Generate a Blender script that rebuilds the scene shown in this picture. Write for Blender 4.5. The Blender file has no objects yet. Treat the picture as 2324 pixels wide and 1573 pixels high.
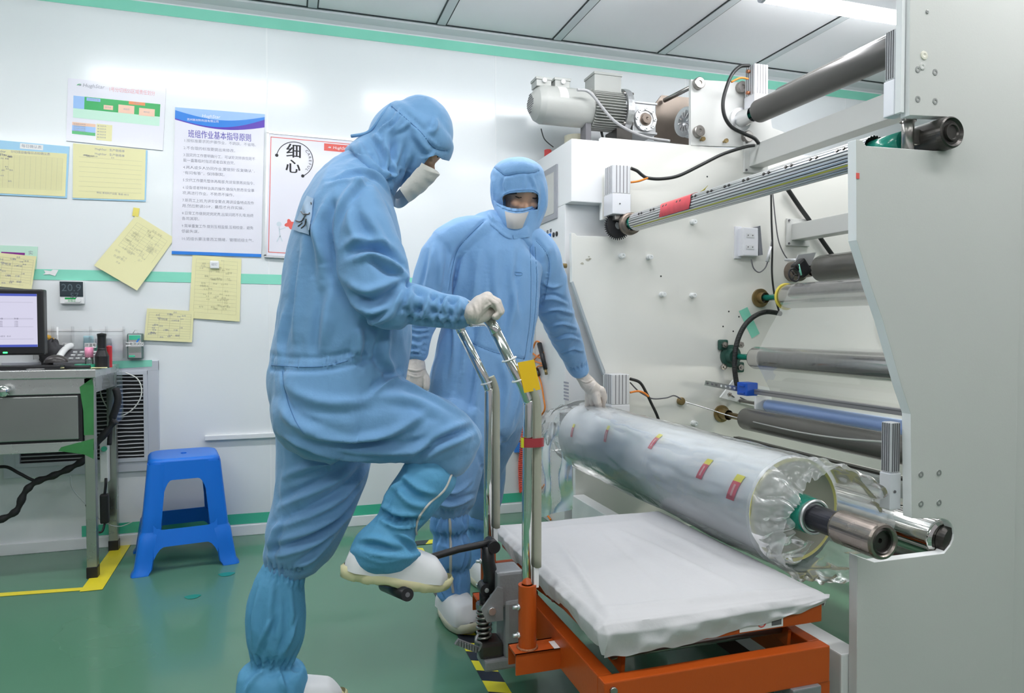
import bpy, bmesh, math, random
import numpy as np
from mathutils import Vector, Matrix, noise
from mathutils.bvhtree import BVHTree
random.seed(7)
R = math.radians
S = bpy.context.scene
C = S.collection
PI = math.pi

# ---------------------------------------------------------------- camera, world, exposure
IW, IH, FPX = 2324.0, 1573.0, 1600.0
CAMZ = 1.05
YAW, PITCH = R(17.7), math.atan(46/1600.0)
fwd = Vector((math.sin(YAW)*math.cos(PITCH), math.cos(YAW)*math.cos(PITCH), -math.sin(PITCH)))
rgt = Vector((math.cos(YAW), -math.sin(YAW), 0))
upv = rgt.cross(fwd)
cam_d = bpy.data.cameras.new('camera')
cam = bpy.data.objects.new('camera', cam_d); C.objects.link(cam)
cam.location = (0, 0, CAMZ)
cam.rotation_euler = Matrix((rgt, upv, -fwd)).transposed().to_euler()
cam_d.sensor_width = 36.0
cam_d.lens = FPX/IW*36.0
cam_d.clip_start = 0.02
S.camera = cam

world = bpy.data.worlds.new('world'); S.world = world
world.use_nodes = True
world.node_tree.nodes['Background'].inputs[0].default_value = (0.97, 0.95, 1.0, 1)
world.node_tree.nodes['Background'].inputs[1].default_value = 0.40
S.view_settings.view_transform = 'Standard'
S.view_settings.look = 'None'
S.view_settings.exposure = -0.07
S.view_settings.gamma = 1.0
S.view_settings.use_curve_mapping = False
TUBE_EMIT = 21.0                       # the ceiling tubes light the room
ROOM_AREA = 9.5                       # diffuser light of each ceiling lamp


def ray(px, py):
    return fwd + rgt*((px-IW/2)/FPX) + upv*((IH/2-py)/FPX)

def P(px, py, X=None, Y=None, Z=None):
    """the point of the room seen at this place of the photograph, on a plane of the room"""
    r = ray(px, py)
    if X is not None: t = X/r.x
    elif Y is not None: t = Y/r.y
    else: t = (Z-CAMZ)/r.z
    return Vector((0, 0, CAMZ)) + r*t

def PXM(px, py, Y):
    """metres per pixel at this point"""
    r = ray(px, py)
    return (Y/r.y)/FPX

# ---------------------------------------------------------------- materials
MATS = {}
def nodes_of(m):
    return m.node_tree.nodes, m.node_tree.links

def mat(name, col, rough=0.5, metal=0.0, var=0.0, vscale=8.0, bump=0.0, bscale=60.0, spec=0.5, coat=0.0,
        trans=0.0, alpha=1.0, emit=None, estr=0.0, stretch=None, sheen=0.0, ior=1.45, var2=None, rvar=0.0):
    if name in MATS: return MATS[name]
    m = bpy.data.materials.new(name); m.use_nodes = True
    N, L = nodes_of(m)
    b = N['Principled BSDF']
    b.inputs['Base Color'].default_value = (*col, 1)
    b.inputs['Roughness'].default_value = rough
    b.inputs['Metallic'].default_value = metal
    b.inputs['Specular IOR Level'].default_value = spec
    b.inputs['Coat Weight'].default_value = coat
    b.inputs['Coat Roughness'].default_value = 0.08
    b.inputs['Transmission Weight'].default_value = trans
    b.inputs['Alpha'].default_value = alpha
    b.inputs['IOR'].default_value = ior
    if sheen: b.inputs['Sheen Weight'].default_value = sheen
    if emit:
        b.inputs['Emission Color'].default_value = (*emit, 1)
        b.inputs['Emission Strength'].default_value = estr
    tc = N.new('ShaderNodeTexCoord'); mp = N.new('ShaderNodeMapping')
    L.new(tc.outputs['Object'], mp.inputs['Vector'])
    if stretch: mp.inputs['Scale'].default_value = stretch
    if var > 0 or rvar > 0:
        nz = N.new('ShaderNodeTexNoise'); nz.inputs['Scale'].default_value = vscale
        nz.inputs['Detail'].default_value = 4
        L.new(mp.outputs['Vector'], nz.inputs['Vector'])
    if var > 0:
        mx = N.new('ShaderNodeMix'); mx.data_type = 'RGBA'
        mx.inputs[6].default_value = (*[max(0, c*(1-var)) for c in col], 1)
        c2 = var2 if var2 else [min(1, c*(1+var)) for c in col]
        mx.inputs[7].default_value = (*c2, 1)
        L.new(nz.outputs['Fac'], mx.inputs[0]); L.new(mx.outputs[2], b.inputs['Base Color'])
    if rvar > 0:
        mr = N.new('ShaderNodeMapRange')
        mr.inputs[1].default_value = 0.3; mr.inputs[2].default_value = 0.7
        mr.inputs[3].default_value = max(0.02, rough-rvar); mr.inputs[4].default_value = rough+rvar
        L.new(nz.outputs['Fac'], mr.inputs[0]); L.new(mr.outputs[0], b.inputs['Roughness'])
    if bump > 0:
        nb = N.new('ShaderNodeTexNoise'); nb.inputs['Scale'].default_value = bscale
        nb.inputs['Detail'].default_value = 5
        L.new(mp.outputs['Vector'], nb.inputs['Vector'])
        bp = N.new('ShaderNodeBump'); bp.inputs['Strength'].default_value = bump
        bp.inputs['Distance'].default_value = 0.01
        L.new(nb.outputs['Fac'], bp.inputs['Height']); L.new(bp.outputs[0], b.inputs['Normal'])
    MATS[name] = m
    return m

def film_mat(name, col=(0.93, 0.95, 0.96), cover=0.22, gloss=0.25, rough=0.15, bump=0.0, bscale=12.0, bd=0.02):
    """thin clear plastic: see-through sheet with a milky part and a glossy skin"""
    m = bpy.data.materials.new(name); m.use_nodes = True
    N, L = nodes_of(m); N.clear()
    out = N.new('ShaderNodeOutputMaterial')
    tr = N.new('ShaderNodeBsdfTransparent')
    df = N.new('ShaderNodeBsdfDiffuse'); df.inputs[0].default_value = (*col, 1)
    tl = N.new('ShaderNodeBsdfTranslucent'); tl.inputs[0].default_value = (*col, 1)
    gl = N.new('ShaderNodeBsdfGlossy'); gl.inputs[0].default_value = (1, 1, 1, 1); gl.inputs['Roughness'].default_value = rough
    m0 = N.new('ShaderNodeMixShader'); m0.inputs[0].default_value = 0.5
    L.new(df.outputs[0], m0.inputs[1]); L.new(tl.outputs[0], m0.inputs[2])
    m1 = N.new('ShaderNodeMixShader'); m1.inputs[0].default_value = cover
    L.new(tr.outputs[0], m1.inputs[1]); L.new(m0.outputs[0], m1.inputs[2])
    fr = N.new('ShaderNodeFresnel'); fr.inputs[0].default_value = 1.45
    ma = N.new('ShaderNodeMath'); ma.operation = 'MULTIPLY_ADD'; ma.use_clamp = True
    ma.inputs[1].default_value = 1.0; ma.inputs[2].default_value = gloss*0.3
    L.new(fr.outputs[0], ma.inputs[0])
    m2 = N.new('ShaderNodeMixShader'); L.new(ma.outputs[0], m2.inputs[0])
    L.new(m1.outputs[0], m2.inputs[1]); L.new(gl.outputs[0], m2.inputs[2])
    L.new(m2.outputs[0], out.inputs[0])
    if bump > 0:
        tc = N.new('ShaderNodeTexCoord')
        nb = N.new('ShaderNodeTexNoise'); nb.inputs['Scale'].default_value = bscale; nb.inputs['Detail'].default_value = 4
        nb.inputs['Distortion'].default_value = 1.2
        L.new(tc.outputs['Object'], nb.inputs['Vector'])
        bp = N.new('ShaderNodeBump'); bp.inputs['Strength'].default_value = bump; bp.inputs['Distance'].default_value = bd
        L.new(nb.outputs['Fac'], bp.inputs['Height'])
        for n in (df, gl, tl, fr):
            L.new(bp.outputs[0], n.inputs['Normal'])
    MATS[name] = m
    return m

# ---------------------------------------------------------------- mesh helpers
class MB:
    def __init__(s):
        s.bm = bmesh.new(); s.mi = 0
    def _f(s, vs, smooth=False):
        try:
            f = s.bm.faces.new(vs); f.material_index = s.mi; f.smooth = smooth; return f
        except ValueError:
            return None
    def box(s, a, b, bev=0.0, rot=None, about=None):
        x0, y0, z0 = [min(a[i], b[i]) for i in range(3)]; x1, y1, z1 = [max(a[i], b[i]) for i in range(3)]
        t = bmesh.new(); bmesh.ops.create_cube(t, size=1.0)
        bmesh.ops.scale(t, vec=(x1-x0, y1-y0, z1-z0), verts=t.verts)
        if bev > 0:
            bmesh.ops.bevel(t, geom=t.edges[:], offset=min(bev, 0.45*min(x1-x0, y1-y0, z1-z0)), segments=2, affect='EDGES', profile=0.6)
        c = Vector(((x0+x1)/2, (y0+y1)/2, (z0+z1)/2))
        bmesh.ops.translate(t, vec=c, verts=t.verts)
        if rot is not None:
            bmesh.ops.rotate(t, cent=about if about is not None else c, matrix=rot, verts=t.verts)
        s.merge(t); return s
    def merge(s, t, smooth=None):
        vm = [s.bm.verts.new(v.co) for v in t.verts]
        t.verts.index_update()
        for f in t.faces:
            g = s._f([vm[v.index] for v in f.verts], f.smooth if smooth is None else smooth)
        t.free()
    def obox(s, p0, p1, w, h, up=(0, 0, 1), bev=0.0):
        """a bar from p0 to p1, w wide and h high"""
        p0, p1 = Vector(p0), Vector(p1)
        d = p1-p0; n = d.length; d.normalize()
        a = d.cross(Vector(up)); a.normalize(); u = a.cross(d)
        t = bmesh.new(); bmesh.ops.create_cube(t, size=1.0)
        bmesh.ops.scale(t, vec=(n, w, h), verts=t.verts)
        if bev > 0:
            bmesh.ops.bevel(t, geom=t.edges[:], offset=min(bev, 0.4*min(n, w, h)), segments=2, affect='EDGES', profile=0.6)
        M = Matrix((d, a, u)).transposed().to_4x4(); M.translation = (p0+p1)/2
        bmesh.ops.transform(t, matrix=M, verts=t.verts)
        s.merge(t); return s
    def cyl(s, p0, p1, r, r2=None, n=24, cap=True, smooth=True):
        s.tube([p0, p1], [r, r if r2 is None else r2], n, cap, smooth=smooth); return s
    def tube(s, pts, r, n=10, cap=True, closed=False, smooth=True):
        pts = [Vector(p) for p in pts]; m = len(pts)
        rr = r if isinstance(r, (list, tuple)) else [r]*m
        rings = []; ref = None
        for i, p in enumerate(pts):
            if closed: t = pts[(i+1) % m]-pts[i-1]
            else: t = pts[min(i+1, m-1)]-pts[max(i-1, 0)]
            if t.length < 1e-9: t = Vector((0, 0, 1))
            t.normalize()
            if ref is None:
                ref = Vector((0, 0, 1)) if abs(t.z) < 0.9 else Vector((1, 0, 0))
            a = t.cross(ref)
            if a.length < 1e-6: a = t.orthogonal()
            a.normalize(); b = t.cross(a); ref = -b if False else ref
            ref = a.cross(t)
            rings.append([s.bm.verts.new(p + (a*math.cos(2*PI*k/n) + b*math.sin(2*PI*k/n))*rr[i]) for k in range(n)])
        for i in range(m if closed else m-1):
            q = rings[(i+1) % m]
            for k in range(n):
                s._f([rings[i][k], rings[i][(k+1) % n], q[(k+1) % n], q[k]], smooth)
        if cap and not closed:
            s._f(rings[0][::-1]); s._f(rings[-1])
        return s
    def lathe(s, prof, o, axis, n=32, smooth=False):
        """prof: list of (distance along axis, radius)"""
        o = Vector(o); ax = Vector(axis).normalized(); a = ax.orthogonal().normalized(); b = ax.cross(a)
        rings = []
        for d, r in prof:
            if r < 1e-6: rings.append([s.bm.verts.new(o+ax*d)])
            else: rings.append([s.bm.verts.new(o+ax*d+(a*math.cos(2*PI*k/n)+b*math.sin(2*PI*k/n))*r) for k in range(n)])
        for i in range(len(rings)-1):
            A, B = rings[i], rings[i+1]
            for k in range(n):
                k2 = (k+1) % n
                if len(A) == 1 and len(B) == 1: continue
                if len(A) == 1: s._f([A[0], B[k2], B[k]], smooth)
                elif len(B) == 1: s._f([A[k], A[k2], B[0]], smooth)
                else: s._f([A[k], A[k2], B[k2], B[k]], smooth)
        return s
    def prism(s, pts, vec):
        """pts: closed outline, swept by vec"""
        vec = Vector(vec)
        A = [s.bm.verts.new(p) for p in pts]; B = [s.bm.verts.new(Vector(p)+vec) for p in pts]
        s._f(A[::-1]); s._f(B)
        for k in range(len(A)):
            k2 = (k+1) % len(A); s._f([A[k], A[k2], B[k2], B[k]])
        return s
    def quad(s, *ps):
        s._f([s.bm.verts.new(p) for p in ps]); return s
    def grid(s, fn, nu, nv, smooth=True, closeu=False):
        V = [[s.bm.verts.new(fn(i/(nu if closeu else nu-1), j/(nv-1))) for j in range(nv)] for i in range(nu)]
        for i in range(nu if closeu else nu-1):
            for j in range(nv-1):
                s._f([V[i][j], V[(i+1) % nu][j], V[(i+1) % nu][j+1], V[i][j+1]], smooth)
        return s
    def add_mesh(s, me, M=None):
        t = bmesh.new(); t.from_mesh(me)
        if M is not None: bmesh.ops.transform(t, matrix=M, verts=t.verts)
        mi = s.mi; s.merge(t)
        return s
    def build(s, name, mats, parent=None, origin=None, label=None, recalc=True, solid=0.0, sub=0, weld=True):
        if weld: bmesh.ops.remove_doubles(s.bm, verts=s.bm.verts, dist=1e-6)
        if recalc: bmesh.ops.recalc_face_normals(s.bm, faces=s.bm.faces)
        me = bpy.data.meshes.new(name); s.bm.to_mesh(me); s.bm.free()
        return link_mesh(name, me, mats, parent, origin, label, solid, sub)

def link_mesh(name, me, mats, parent=None, origin=None, label=None, solid=0.0, sub=0):
    for m in (mats if isinstance(mats, (list, tuple)) else [mats]): me.materials.append(m)
    n = len(me.vertices); co = np.empty(n*3, dtype=np.float64); me.vertices.foreach_get('co', co); co = co.reshape(-1, 3)
    if origin is None:
        lo, hi = co.min(0), co.max(0); origin = Vector(((lo[0]+hi[0])/2, (lo[1]+hi[1])/2, lo[2]))
    origin = Vector(origin)
    me.transform(Matrix.Translation(-origin))
    o = bpy.data.objects.new(name, me); C.objects.link(o)
    if parent is not None:
        o.parent = parent
        o.location = origin - world_loc(parent)
    else:
        o.location = origin
    if label: o['label'] = label
    if solid:
        md = o.modifiers.new('thickness', 'SOLIDIFY'); md.thickness = solid; md.offset = 0
        me2 = o.modifiers.new('crisp', 'EDGE_SPLIT'); me2.split_angle = R(55)
    if sub:
        md = o.modifiers.new('smooth', 'SUBSURF'); md.levels = sub; md.render_levels = sub
    return o

def world_loc(o):
    v = Vector(o.location)
    while o.parent is not None:
        o = o.parent; v = v+Vector(o.location)
    return v

def tag(o, label, cat, group=None):
    o['label'] = label; o['category'] = cat
    if group: o['group'] = group
    return o

def thing(name, label, cat, loc, group=None):
    o = bpy.data.objects.new(name, None); C.objects.link(o); o.location = loc
    o.empty_display_size = 0.05
    return tag(o, label, cat, group)

def struct(o):
    o['kind'] = 'structure'; return o

def copy_tree(o, parent=None):
    c = o.copy(); C.objects.link(c); c.parent = parent
    for ch in list(o.children): copy_tree(ch, c)
    return c

def spline(pts, n=12):
    """smooth curve through the points"""
    pts = [Vector(p) for p in pts]; out = []
    for i in range(len(pts)-1):
        p0 = pts[max(i-1, 0)]; p1 = pts[i]; p2 = pts[i+1]; p3 = pts[min(i+2, len(pts)-1)]
        for k in range(n):
            t = k/n
            out.append(0.5*((2*p1)+(p2-p0)*t+(2*p0-5*p1+4*p2-p3)*t*t+(3*p1-p0-3*p2+p3)*t**3))
    out.append(pts[-1]); return out

def text_me(s, size, align='CENTER', extrude=0.0, shear=0.0, res=2, bold=0.0):
    cu = bpy.data.curves.new('text', 'FONT'); cu.body = s; cu.size = size; cu.align_x = align; cu.align_y = 'CENTER'
    cu.extrude = extrude; cu.shear = shear; cu.resolution_u = res; cu.offset = bold
    o = bpy.data.objects.new('text', cu); C.objects.link(o)
    me = bpy.data.meshes.new_from_object(o, depsgraph=bpy.context.evaluated_depsgraph_get())
    bpy.data.objects.remove(o); bpy.data.curves.remove(cu)
    return me

def add_text(mb, s, size, loc, M=None, width=None, **kw):
    """text lying in the sheet, drawn at loc; M turns the x-y plane into the sheet's plane"""
    me = text_me(s, size, **kw)
    if width:
        xs = [v.co.x for v in me.vertices]
        if xs and max(xs)-min(xs) > 1e-6:
            me.transform(Matrix.Diagonal((width/(max(xs)-min(xs)), 1, 1, 1)))
    T = Matrix.Translation(loc) @ (M if M is not None else Matrix.Rotation(PI/2, 4, 'X'))
    mb.add_mesh(me, T); bpy.data.meshes.remove(me)
# ================================================================ THE ROOM
WALLY = 3.76; CEIL = 2.64
m_wall = mat('wall_panel', (0.80, 0.83, 0.845), rough=0.2, var=0.015, vscale=2.0, bump=0.012, bscale=3.0, coat=0.18)
m_side = mat('side_wall', (0.80, 0.82, 0.83), rough=0.3, var=0.02)
m_ceil = mat('ceiling_panel', (0.90, 0.89, 0.91), rough=0.45, var=0.02, vscale=3)
m_trim = mat('white_trim', (0.82, 0.84, 0.85), rough=0.3)
m_gask = mat('black_gasket', (0.012, 0.016, 0.02), rough=0.5)
m_tbar = mat('ceiling_bar', (0.62, 0.65, 0.67), rough=0.4)
m_gtape = mat('green_tape', (0.26, 0.72, 0.55), rough=0.22, var=0.07, vscale=6, coat=0.4)
m_gtape2 = mat('green_tape_low', (0.07, 0.52, 0.33), rough=0.2, var=0.1, vscale=6, coat=0.4)

# floor: green epoxy, slightly worn
m_floor = mat('epoxy_floor', (0.078, 0.205, 0.126), rough=0.24, var=0.10, vscale=0.9, rvar=0.05, coat=0.35,
              var2=(0.100, 0.245, 0.158))
struct(MB().box((-6, -4, -0.1), (7.5, WALLY, 0)).build('floor', m_floor))
mb = MB(); mb.box((-6, WALLY, -0.1), (7.5, WALLY+0.1, CEIL+0.1))
struct(mb.build('wall_back', m_wall))
struct(MB().box((-6.1, -4, -0.1), (-6, WALLY+.1, CEIL+.1)).build('wall_left', m_side))
struct(MB().box((7.5, -4, -0.1), (7.6, WALLY+.1, CEIL+.1)).build('wall_right', m_side))
struct(MB().box((-6.1, -4, CEIL), (7.6, WALLY+.1, CEIL+0.1)).build('ceiling', m_ceil))

k = 1
# vertical panel joints of the wall
for x in (-1.27, -0.084, 1.105, 2.295, 3.48):
    struct(MB().box((x-0.0035, WALLY-0.0012, 0.05), (x+0.0035, WALLY+0.01, 2.55)).build('trim_%d' % k, m_trim)); k += 1
# baseboard and cove under the ceiling
struct(MB().box((-6, WALLY-0.012, 0), (7.5, WALLY+0.01, 0.052), 0.003).build('baseboard_back', m_trim))
struct(MB().prism([(-6, WALLY, CEIL), (-6, WALLY-0.055, CEIL), (-6, WALLY-0.05, CEIL-0.012), (-6, WALLY-0.012, CEIL-0.03), (-6, WALLY, CEIL-0.045)], (13.5, 0, 0)).build('trim_%d' % k, m_tbar)); k += 1
# ceiling bars with their dark gasket on both sides
def bar(a, b, axis):
    global k
    (x0, y0), (x1, y1) = a, b
    struct(MB().box((x0, y0, CEIL-0.008), (x1, y1, CEIL+0.01), 0.002).build('trim_%d' % k, m_tbar)); k += 1
    g = 0.007
    if axis == 'Y': rs = [((x0-g, y0), (x0, y1)), ((x1, y0), (x1+g, y1))]
    else: rs = [((x0, y0-g), (x1, y0)), ((x0, y1), (x1, y1+g))]
    for (p, q) in rs:
        struct(MB().box((p[0], p[1], CEIL-0.004), (q[0], q[1], CEIL+0.01)).build('trim_%d' % k, m_gask)); k += 1
for i in range(-5, 8):
    x = 0.135+0.652*i
    if -1.9 < x < 4.9: bar((x-0.022, -0.4), (x+0.022, WALLY-0.075), 'Y')
struct(MB().box((-6, WALLY-0.068, CEIL-0.004), (7.5, WALLY-0.061, CEIL+0.01)).build('trim_%d' % k, m_gask)); k += 1
for y in (2.62, 1.3):
    bar((-6, y-0.022), (7.5, y+0.022), 'X')

# green sealing tapes on the wall: their own strips
def wall_tape(x0, x1, z0, z1, m, label, dz=0.0):
    o = MB().grid(lambda u, v: Vector((x0+(x1-x0)*u, WALLY-0.0016, z0+(z1-z0)*v+dz*math.sin(u*9))), 60, 2).build('tape_strip', m, solid=0.0006)
    return tag(o, label, 'tape')
wall_tape(-6, 7.4, 2.535, 2.588, m_gtape, 'long pale green tape strip sealing the top of the back wall just under the ceiling')
wall_tape(-1.52, 2.2, 1.262, 1.311, m_gtape, 'pale green tape strip running across the wall at desk-poster height', 0.002)
wall_tape(-0.93, 1.6, 0.056, 0.108, m_gtape2, 'green tape strip along the wall just above the baseboard', 0.002)
wall_tape(-0.55, 0.64, 2.600, 2.614, m_trim, 'narrow white tape strip above the green tape under the ceiling')

m_rail = mat('rail_white', (0.80, 0.82, 0.83), rough=0.3)
tag(MB().box((P(465, 990, Y=WALLY).x, WALLY-0.02, 0.488), (0.42, WALLY+0.002, 0.512), 0.003).build('wall_rail', m_rail),
    'slim white horizontal rail on the lower wall behind the blue stool', 'rail')

# ceiling lamps: tubes in rows
m_tube = mat('lamp_tube', (1, 1, 1), emit=(0.95, 0.98, 1.0), estr=TUBE_EMIT)
m_cap = mat('lamp_cap', (0.55, 0.57, 0.62), rough=0.4)
m_batt = mat('lamp_housing', (0.80, 0.81, 0.83), rough=0.4)
def lamp(x0, y, label, L=1.22, area=True):
    t = thing('ceiling_lamp', label, 'lamp', (x0+L/2, y, CEIL), 'tube lamps under the ceiling')
    MB().cyl((x0, y, 2.552), (x0+L, y, 2.552), 0.026, n=20).build('lamp_tube', m_tube, t)
    for xe in (x0-0.016, x0+L): MB().cyl((xe, y, 2.552), (xe+.016, y, 2.552), 0.0275, n=20).build('end_cap', m_cap, t)
    MB().box((x0+0.04, y-0.03, 2.578), (x0+L-0.04, y+0.03, CEIL+0.001), 0.004).build('housing', m_batt, t)
    if area:
        ld = bpy.data.lights.new('lamp_light', 'AREA'); ld.shape = 'RECTANGLE'; ld.size = L; ld.size_y = 0.12
        ld.energy = ROOM_AREA; ld.color = (1.0, 0.965, 0.985); ld.spread = R(170)
        lo = bpy.data.objects.new('lamp_light', ld); C.objects.link(lo); lo.parent = t
        lo.location = (0, 0, 2.50-CEIL)
    return t
lamp(2.085, 2.755, 'bright tube lamp under the ceiling at top right, half hidden by the grey side plate')
for (lx, ly) in ((-2.9, 2.755), (-1.1, 2.755), (0.5, 2.755), (-2.2, 0.9), (-0.4, 0.9), (1.5, 0.9), (3.1, 0.9), (-1.4, -1.0), (0.5, -1.0), (2.4, -1.0)):
    lamp(lx, ly, 'bright tube lamp in the rows under the ceiling over the work area')

# floor tapes
m_ytape = mat('yellow_tape', (0.78, 0.66, 0.03), rough=0.3, var=0.08, vscale=10)
mb = MB()
a0, a1 = P(-160, 1362, Z=0), P(213, 1337, Z=0); w = 0.045
z = 0.0016
cx, cy = a1.x, a1.y
b1 = P(280, 1232, Z=0)
a = [Vector((a0.x, a0.y-w/2, z)), Vector((cx+0.03, cy-w/2+0.01, z)), Vector((cx+0.005, cy+w/2, z)), Vector((a0.x, a0.y+w/2, z))]
mb.quad(*a)
mb.quad(Vector((cx-0.045, cy-0.02, z+0.0004)), Vector((cx+0.035, cy-0.02, z+0.0004)), Vector((b1.x+0.04, b1.y, z+0.0004)), Vector((b1.x-0.035, b1.y, z+0.0004)))
tag(mb.build('floor_tape', m_ytape, solid=0.0008), 'yellow tape on the green floor marking the corner around the metal desk', 'tape')

m_btape = mat('black_tape', (0.02, 0.024, 0.035), rough=0.3)
m_ytape2 = mat('hazard_yellow', (0.80, 0.74, 0.03), rough=0.3)
def hazard(p, d, nrm, L, w=0.062, pitch=0.066, name='hazard_tape', label=''):
    mb = MB(); d = Vector(d); nrm = Vector(nrm); p = Vector(p)
    n = int(L/pitch)
    for i in range(n):
        mb.mi = i % 2; s0 = i*pitch; sk = 0.03
        q = [p+d*s0-nrm*w/2+d*sk, p+d*(s0+pitch)-nrm*w/2+d*sk, p+d*(s0+pitch)+nrm*w/2, p+d*s0+nrm*w/2]
        mb.quad(*[v+Vector((0, 0, 0.0018)) for v in q])
    return tag(mb.build(name, [m_btape, m_ytape2], solid=0.0008), label, 'tape')
hazard((0.572, 0.9, 0), (0, 1, 0), (1, 0, 0), 2.42, label='black and yellow striped floor tape running beside the orange trolley')
hazard((0.56, 3.36, 0.0006), (1, 0, 0), (0, -1, 0), 0.72, label='short black and yellow striped floor tape crossing behind the workers by the back wall')
# green patches worn on the floor
m_patch = mat('paint_patch', (0.02, 0.24, 0.17), rough=0.25)
for (px, py, w, a) in ((437, 1355, 0.018, 0.3), (514, 1304, 0.02, 0.2)):
    c = P(px, py, Z=0)
    mb = MB(); ps = [c+Vector((math.cos(t)*w*1.6*(1+.2*math.sin(3*t)), math.sin(t)*w*1.3, 0.0012)) for t in [2*PI*i/14 for i in range(14)]]
    mb._f([mb.bm.verts.new(p) for p in ps])
    tag(mb.build('paint_patch', m_patch), 'dark green paint patch on the floor in front of the stool, ' + ('nearer of two' if px < 450 else 'farther of two'), 'paint patch')
# ================================================================ THINGS ON THE BACK WALL
m_paper = mat('poster_paper', (0.78, 0.77, 0.85), rough=0.22, coat=0.15)
m_yel = mat('yellow_paper', (0.80, 0.76, 0.43), rough=0.55, var=0.03, vscale=5)
m_ink = mat('grey_ink', (0.34, 0.34, 0.40), rough=0.6)
m_inkl = mat('faint_ink', (0.55, 0.53, 0.34), rough=0.6)
m_blueink = mat('title_blue', (0.10, 0.08, 0.42), rough=0.4)
m_redink = mat('print_red', (0.75, 0.12, 0.10), rough=0.4)
m_pinkink = mat('print_pink', (0.78, 0.36, 0.38), rough=0.4)
m_green = mat('print_green', (0.04, 0.42, 0.12), rough=0.2, coat=0.4)
m_pgreen = mat('pale_green', (0.55, 0.80, 0.66), rough=0.2)
m_lblue = mat('print_pale_blue', (0.33, 0.52, 0.85), rough=0.2)
m_peach = mat('print_peach', (0.85, 0.56, 0.42), rough=0.3)
m_orng = mat('print_orange', (0.75, 0.25, 0.08), rough=0.3)
m_blue = mat('print_blue', (0.03, 0.22, 0.72), rough=0.2, coat=0.4)
m_purp = mat('print_purple', (0.10, 0.04, 0.45), rough=0.2, coat=0.4)
m_black = mat('black_plastic', (0.015, 0.015, 0.017), rough=0.35)
m_blackm = mat('black_matte', (0.02, 0.02, 0.022), rough=0.6)
m_white = mat('white_plastic', (0.82, 0.83, 0.84), rough=0.35)
m_folder = mat('blue_folder', (0.36, 0.62, 0.82), rough=0.3)
m_label = mat('white_label', (0.85, 0.85, 0.85), rough=0.4)
m_alu = mat('aluminium', (0.72, 0.73, 0.74), rough=0.3, metal=0.9, bump=0.02, bscale=200)
m_logo = mat('logo_green', (0.10, 0.45, 0.20), rough=0.4)
RX = Matrix.Rotation(PI/2, 4, 'X')

class Sheet:
    """a flat printed sheet at the wall; prints are placed by (u, v) from its top left corner, 0..1"""
    def __init__(s, corners, y, th=0.002):
        s.c = [P(*p, Y=y) for p in corners]; s.y = y; s.th = th     # tl, tr, br, bl
        s.w = (s.c[1]-s.c[0]).length; s.h = (s.c[3]-s.c[0]).length
    def at(s, u, v, d=0.0):
        a = s.c[0].lerp(s.c[1], u); b = s.c[3].lerp(s.c[2], u); p = a.lerp(b, v); return Vector((p.x, s.y-s.th-d, p.z))
    def base(s, mb):
        mb.prism([Vector((p.x, s.y-s.th, p.z)) for p in s.c], (0, s.th, 0))
    def rect(s, mb, u0, v0, u1, v1, mi, d=0.0004):
        mb.mi = mi; mb.quad(s.at(u0, v0, d), s.at(u0, v1, d), s.at(u1, v1, d), s.at(u1, v0, d))
    def M(s):
        ex = (s.c[1]-s.c[0]).normalized(); ey = (s.c[0]-s.c[3]).normalized(); ey = (ey-ex*ey.dot(ex)).normalized(); ez = ex.cross(ey)
        m = Matrix((ex, ey, ez)).transposed().to_4x4(); return m
    def text(s, mb, t, u, v, size, mi, align='LEFT', d=0.0006, width=None, bold=0, **kw):
        mb.mi = mi
        for k_ in ([0] if not bold else [-1, 0, 1]): add_text(mb, t, size, s.at(u, v, d+.0001*k_)+Vector((k_*bold, 0, 0)), s.M(), align=align, width=width, **kw)
    def line(s, mb, u0, v0, u1, v1, w, mi, d=0.0005):
        a, b = s.at(u0, v0, d), s.at(u1, v1, d); t = (b-a).normalized(); n = Vector((-t.z, 0, t.x))*w/2
        mb.mi = mi; mb.quad(a-n, a+n, b+n, b-n)
    def leaf(s, mb, u, v, size, mi1, mi2):
        c = s.at(u, v, 0.0007); m = s.M().to_3x3()
        ps = lambda L: [c+m@Vector((x*size, y*size, 0)) for x, y in L]
        mb.mi = mi1; mb._f([mb.bm.verts.new(p) for p in ps([(-1, -.35), (-.3, .35), (.5, .5), (1, .35), (.1, .1), (-.4, -.3)])])
        mb.mi = mi2; mb._f([mb.bm.verts.new(p) for p in ps([(-.3, -.35), (.2, .05), (1.0, .3), (.9, -.35), (.5, -.4)])])

Wy = WALLY-0.001
# ---- poster of duties (top left)
s = Sheet([(155, 178), (377, 200), (370, 342), (151, 320)], Wy, 0.005)
mb = MB(); s.base(mb)
mats = [m_paper, m_green, m_pgreen, m_lblue, m_peach, m_orng, m_pinkink, m_ink, m_logo, m_yel]
s.rect(mb, .06, .27, .95, .47, 1); s.rect(mb, .06, .47, .95, .62, 2); s.rect(mb, .06, .27, .17, .47, 3, .0007); s.rect(mb, .19, .28, .33, .33, 3, .0007)
s.rect(mb, .62, .27, .79, .32, 5, .0007); s.rect(mb, .365, .37, .46, .44, 4, .0007); s.rect(mb, .515, .34, .68, .47, 4, .0007); s.rect(mb, .73, .36, .895, .48, 4, .0007)
s.rect(mb, .055, .69, .29, .75, 4); s.rect(mb, .055, .74, .29, .83, 3, .0005); s.rect(mb, .055, .83, .29, .88, 1); s.rect(mb, .3, .68, .46, .94, 9, .0003)
s.leaf(mb, .11, .09, .010, 8, 7)
s.text(mb, 'HughStar', .145, .09, .024, 7, shear=.2)
s.text(mb, '1号分切线5S区域责任划分', .65, .115, .024, 6, align='CENTER', width=s.w*.47)
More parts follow.
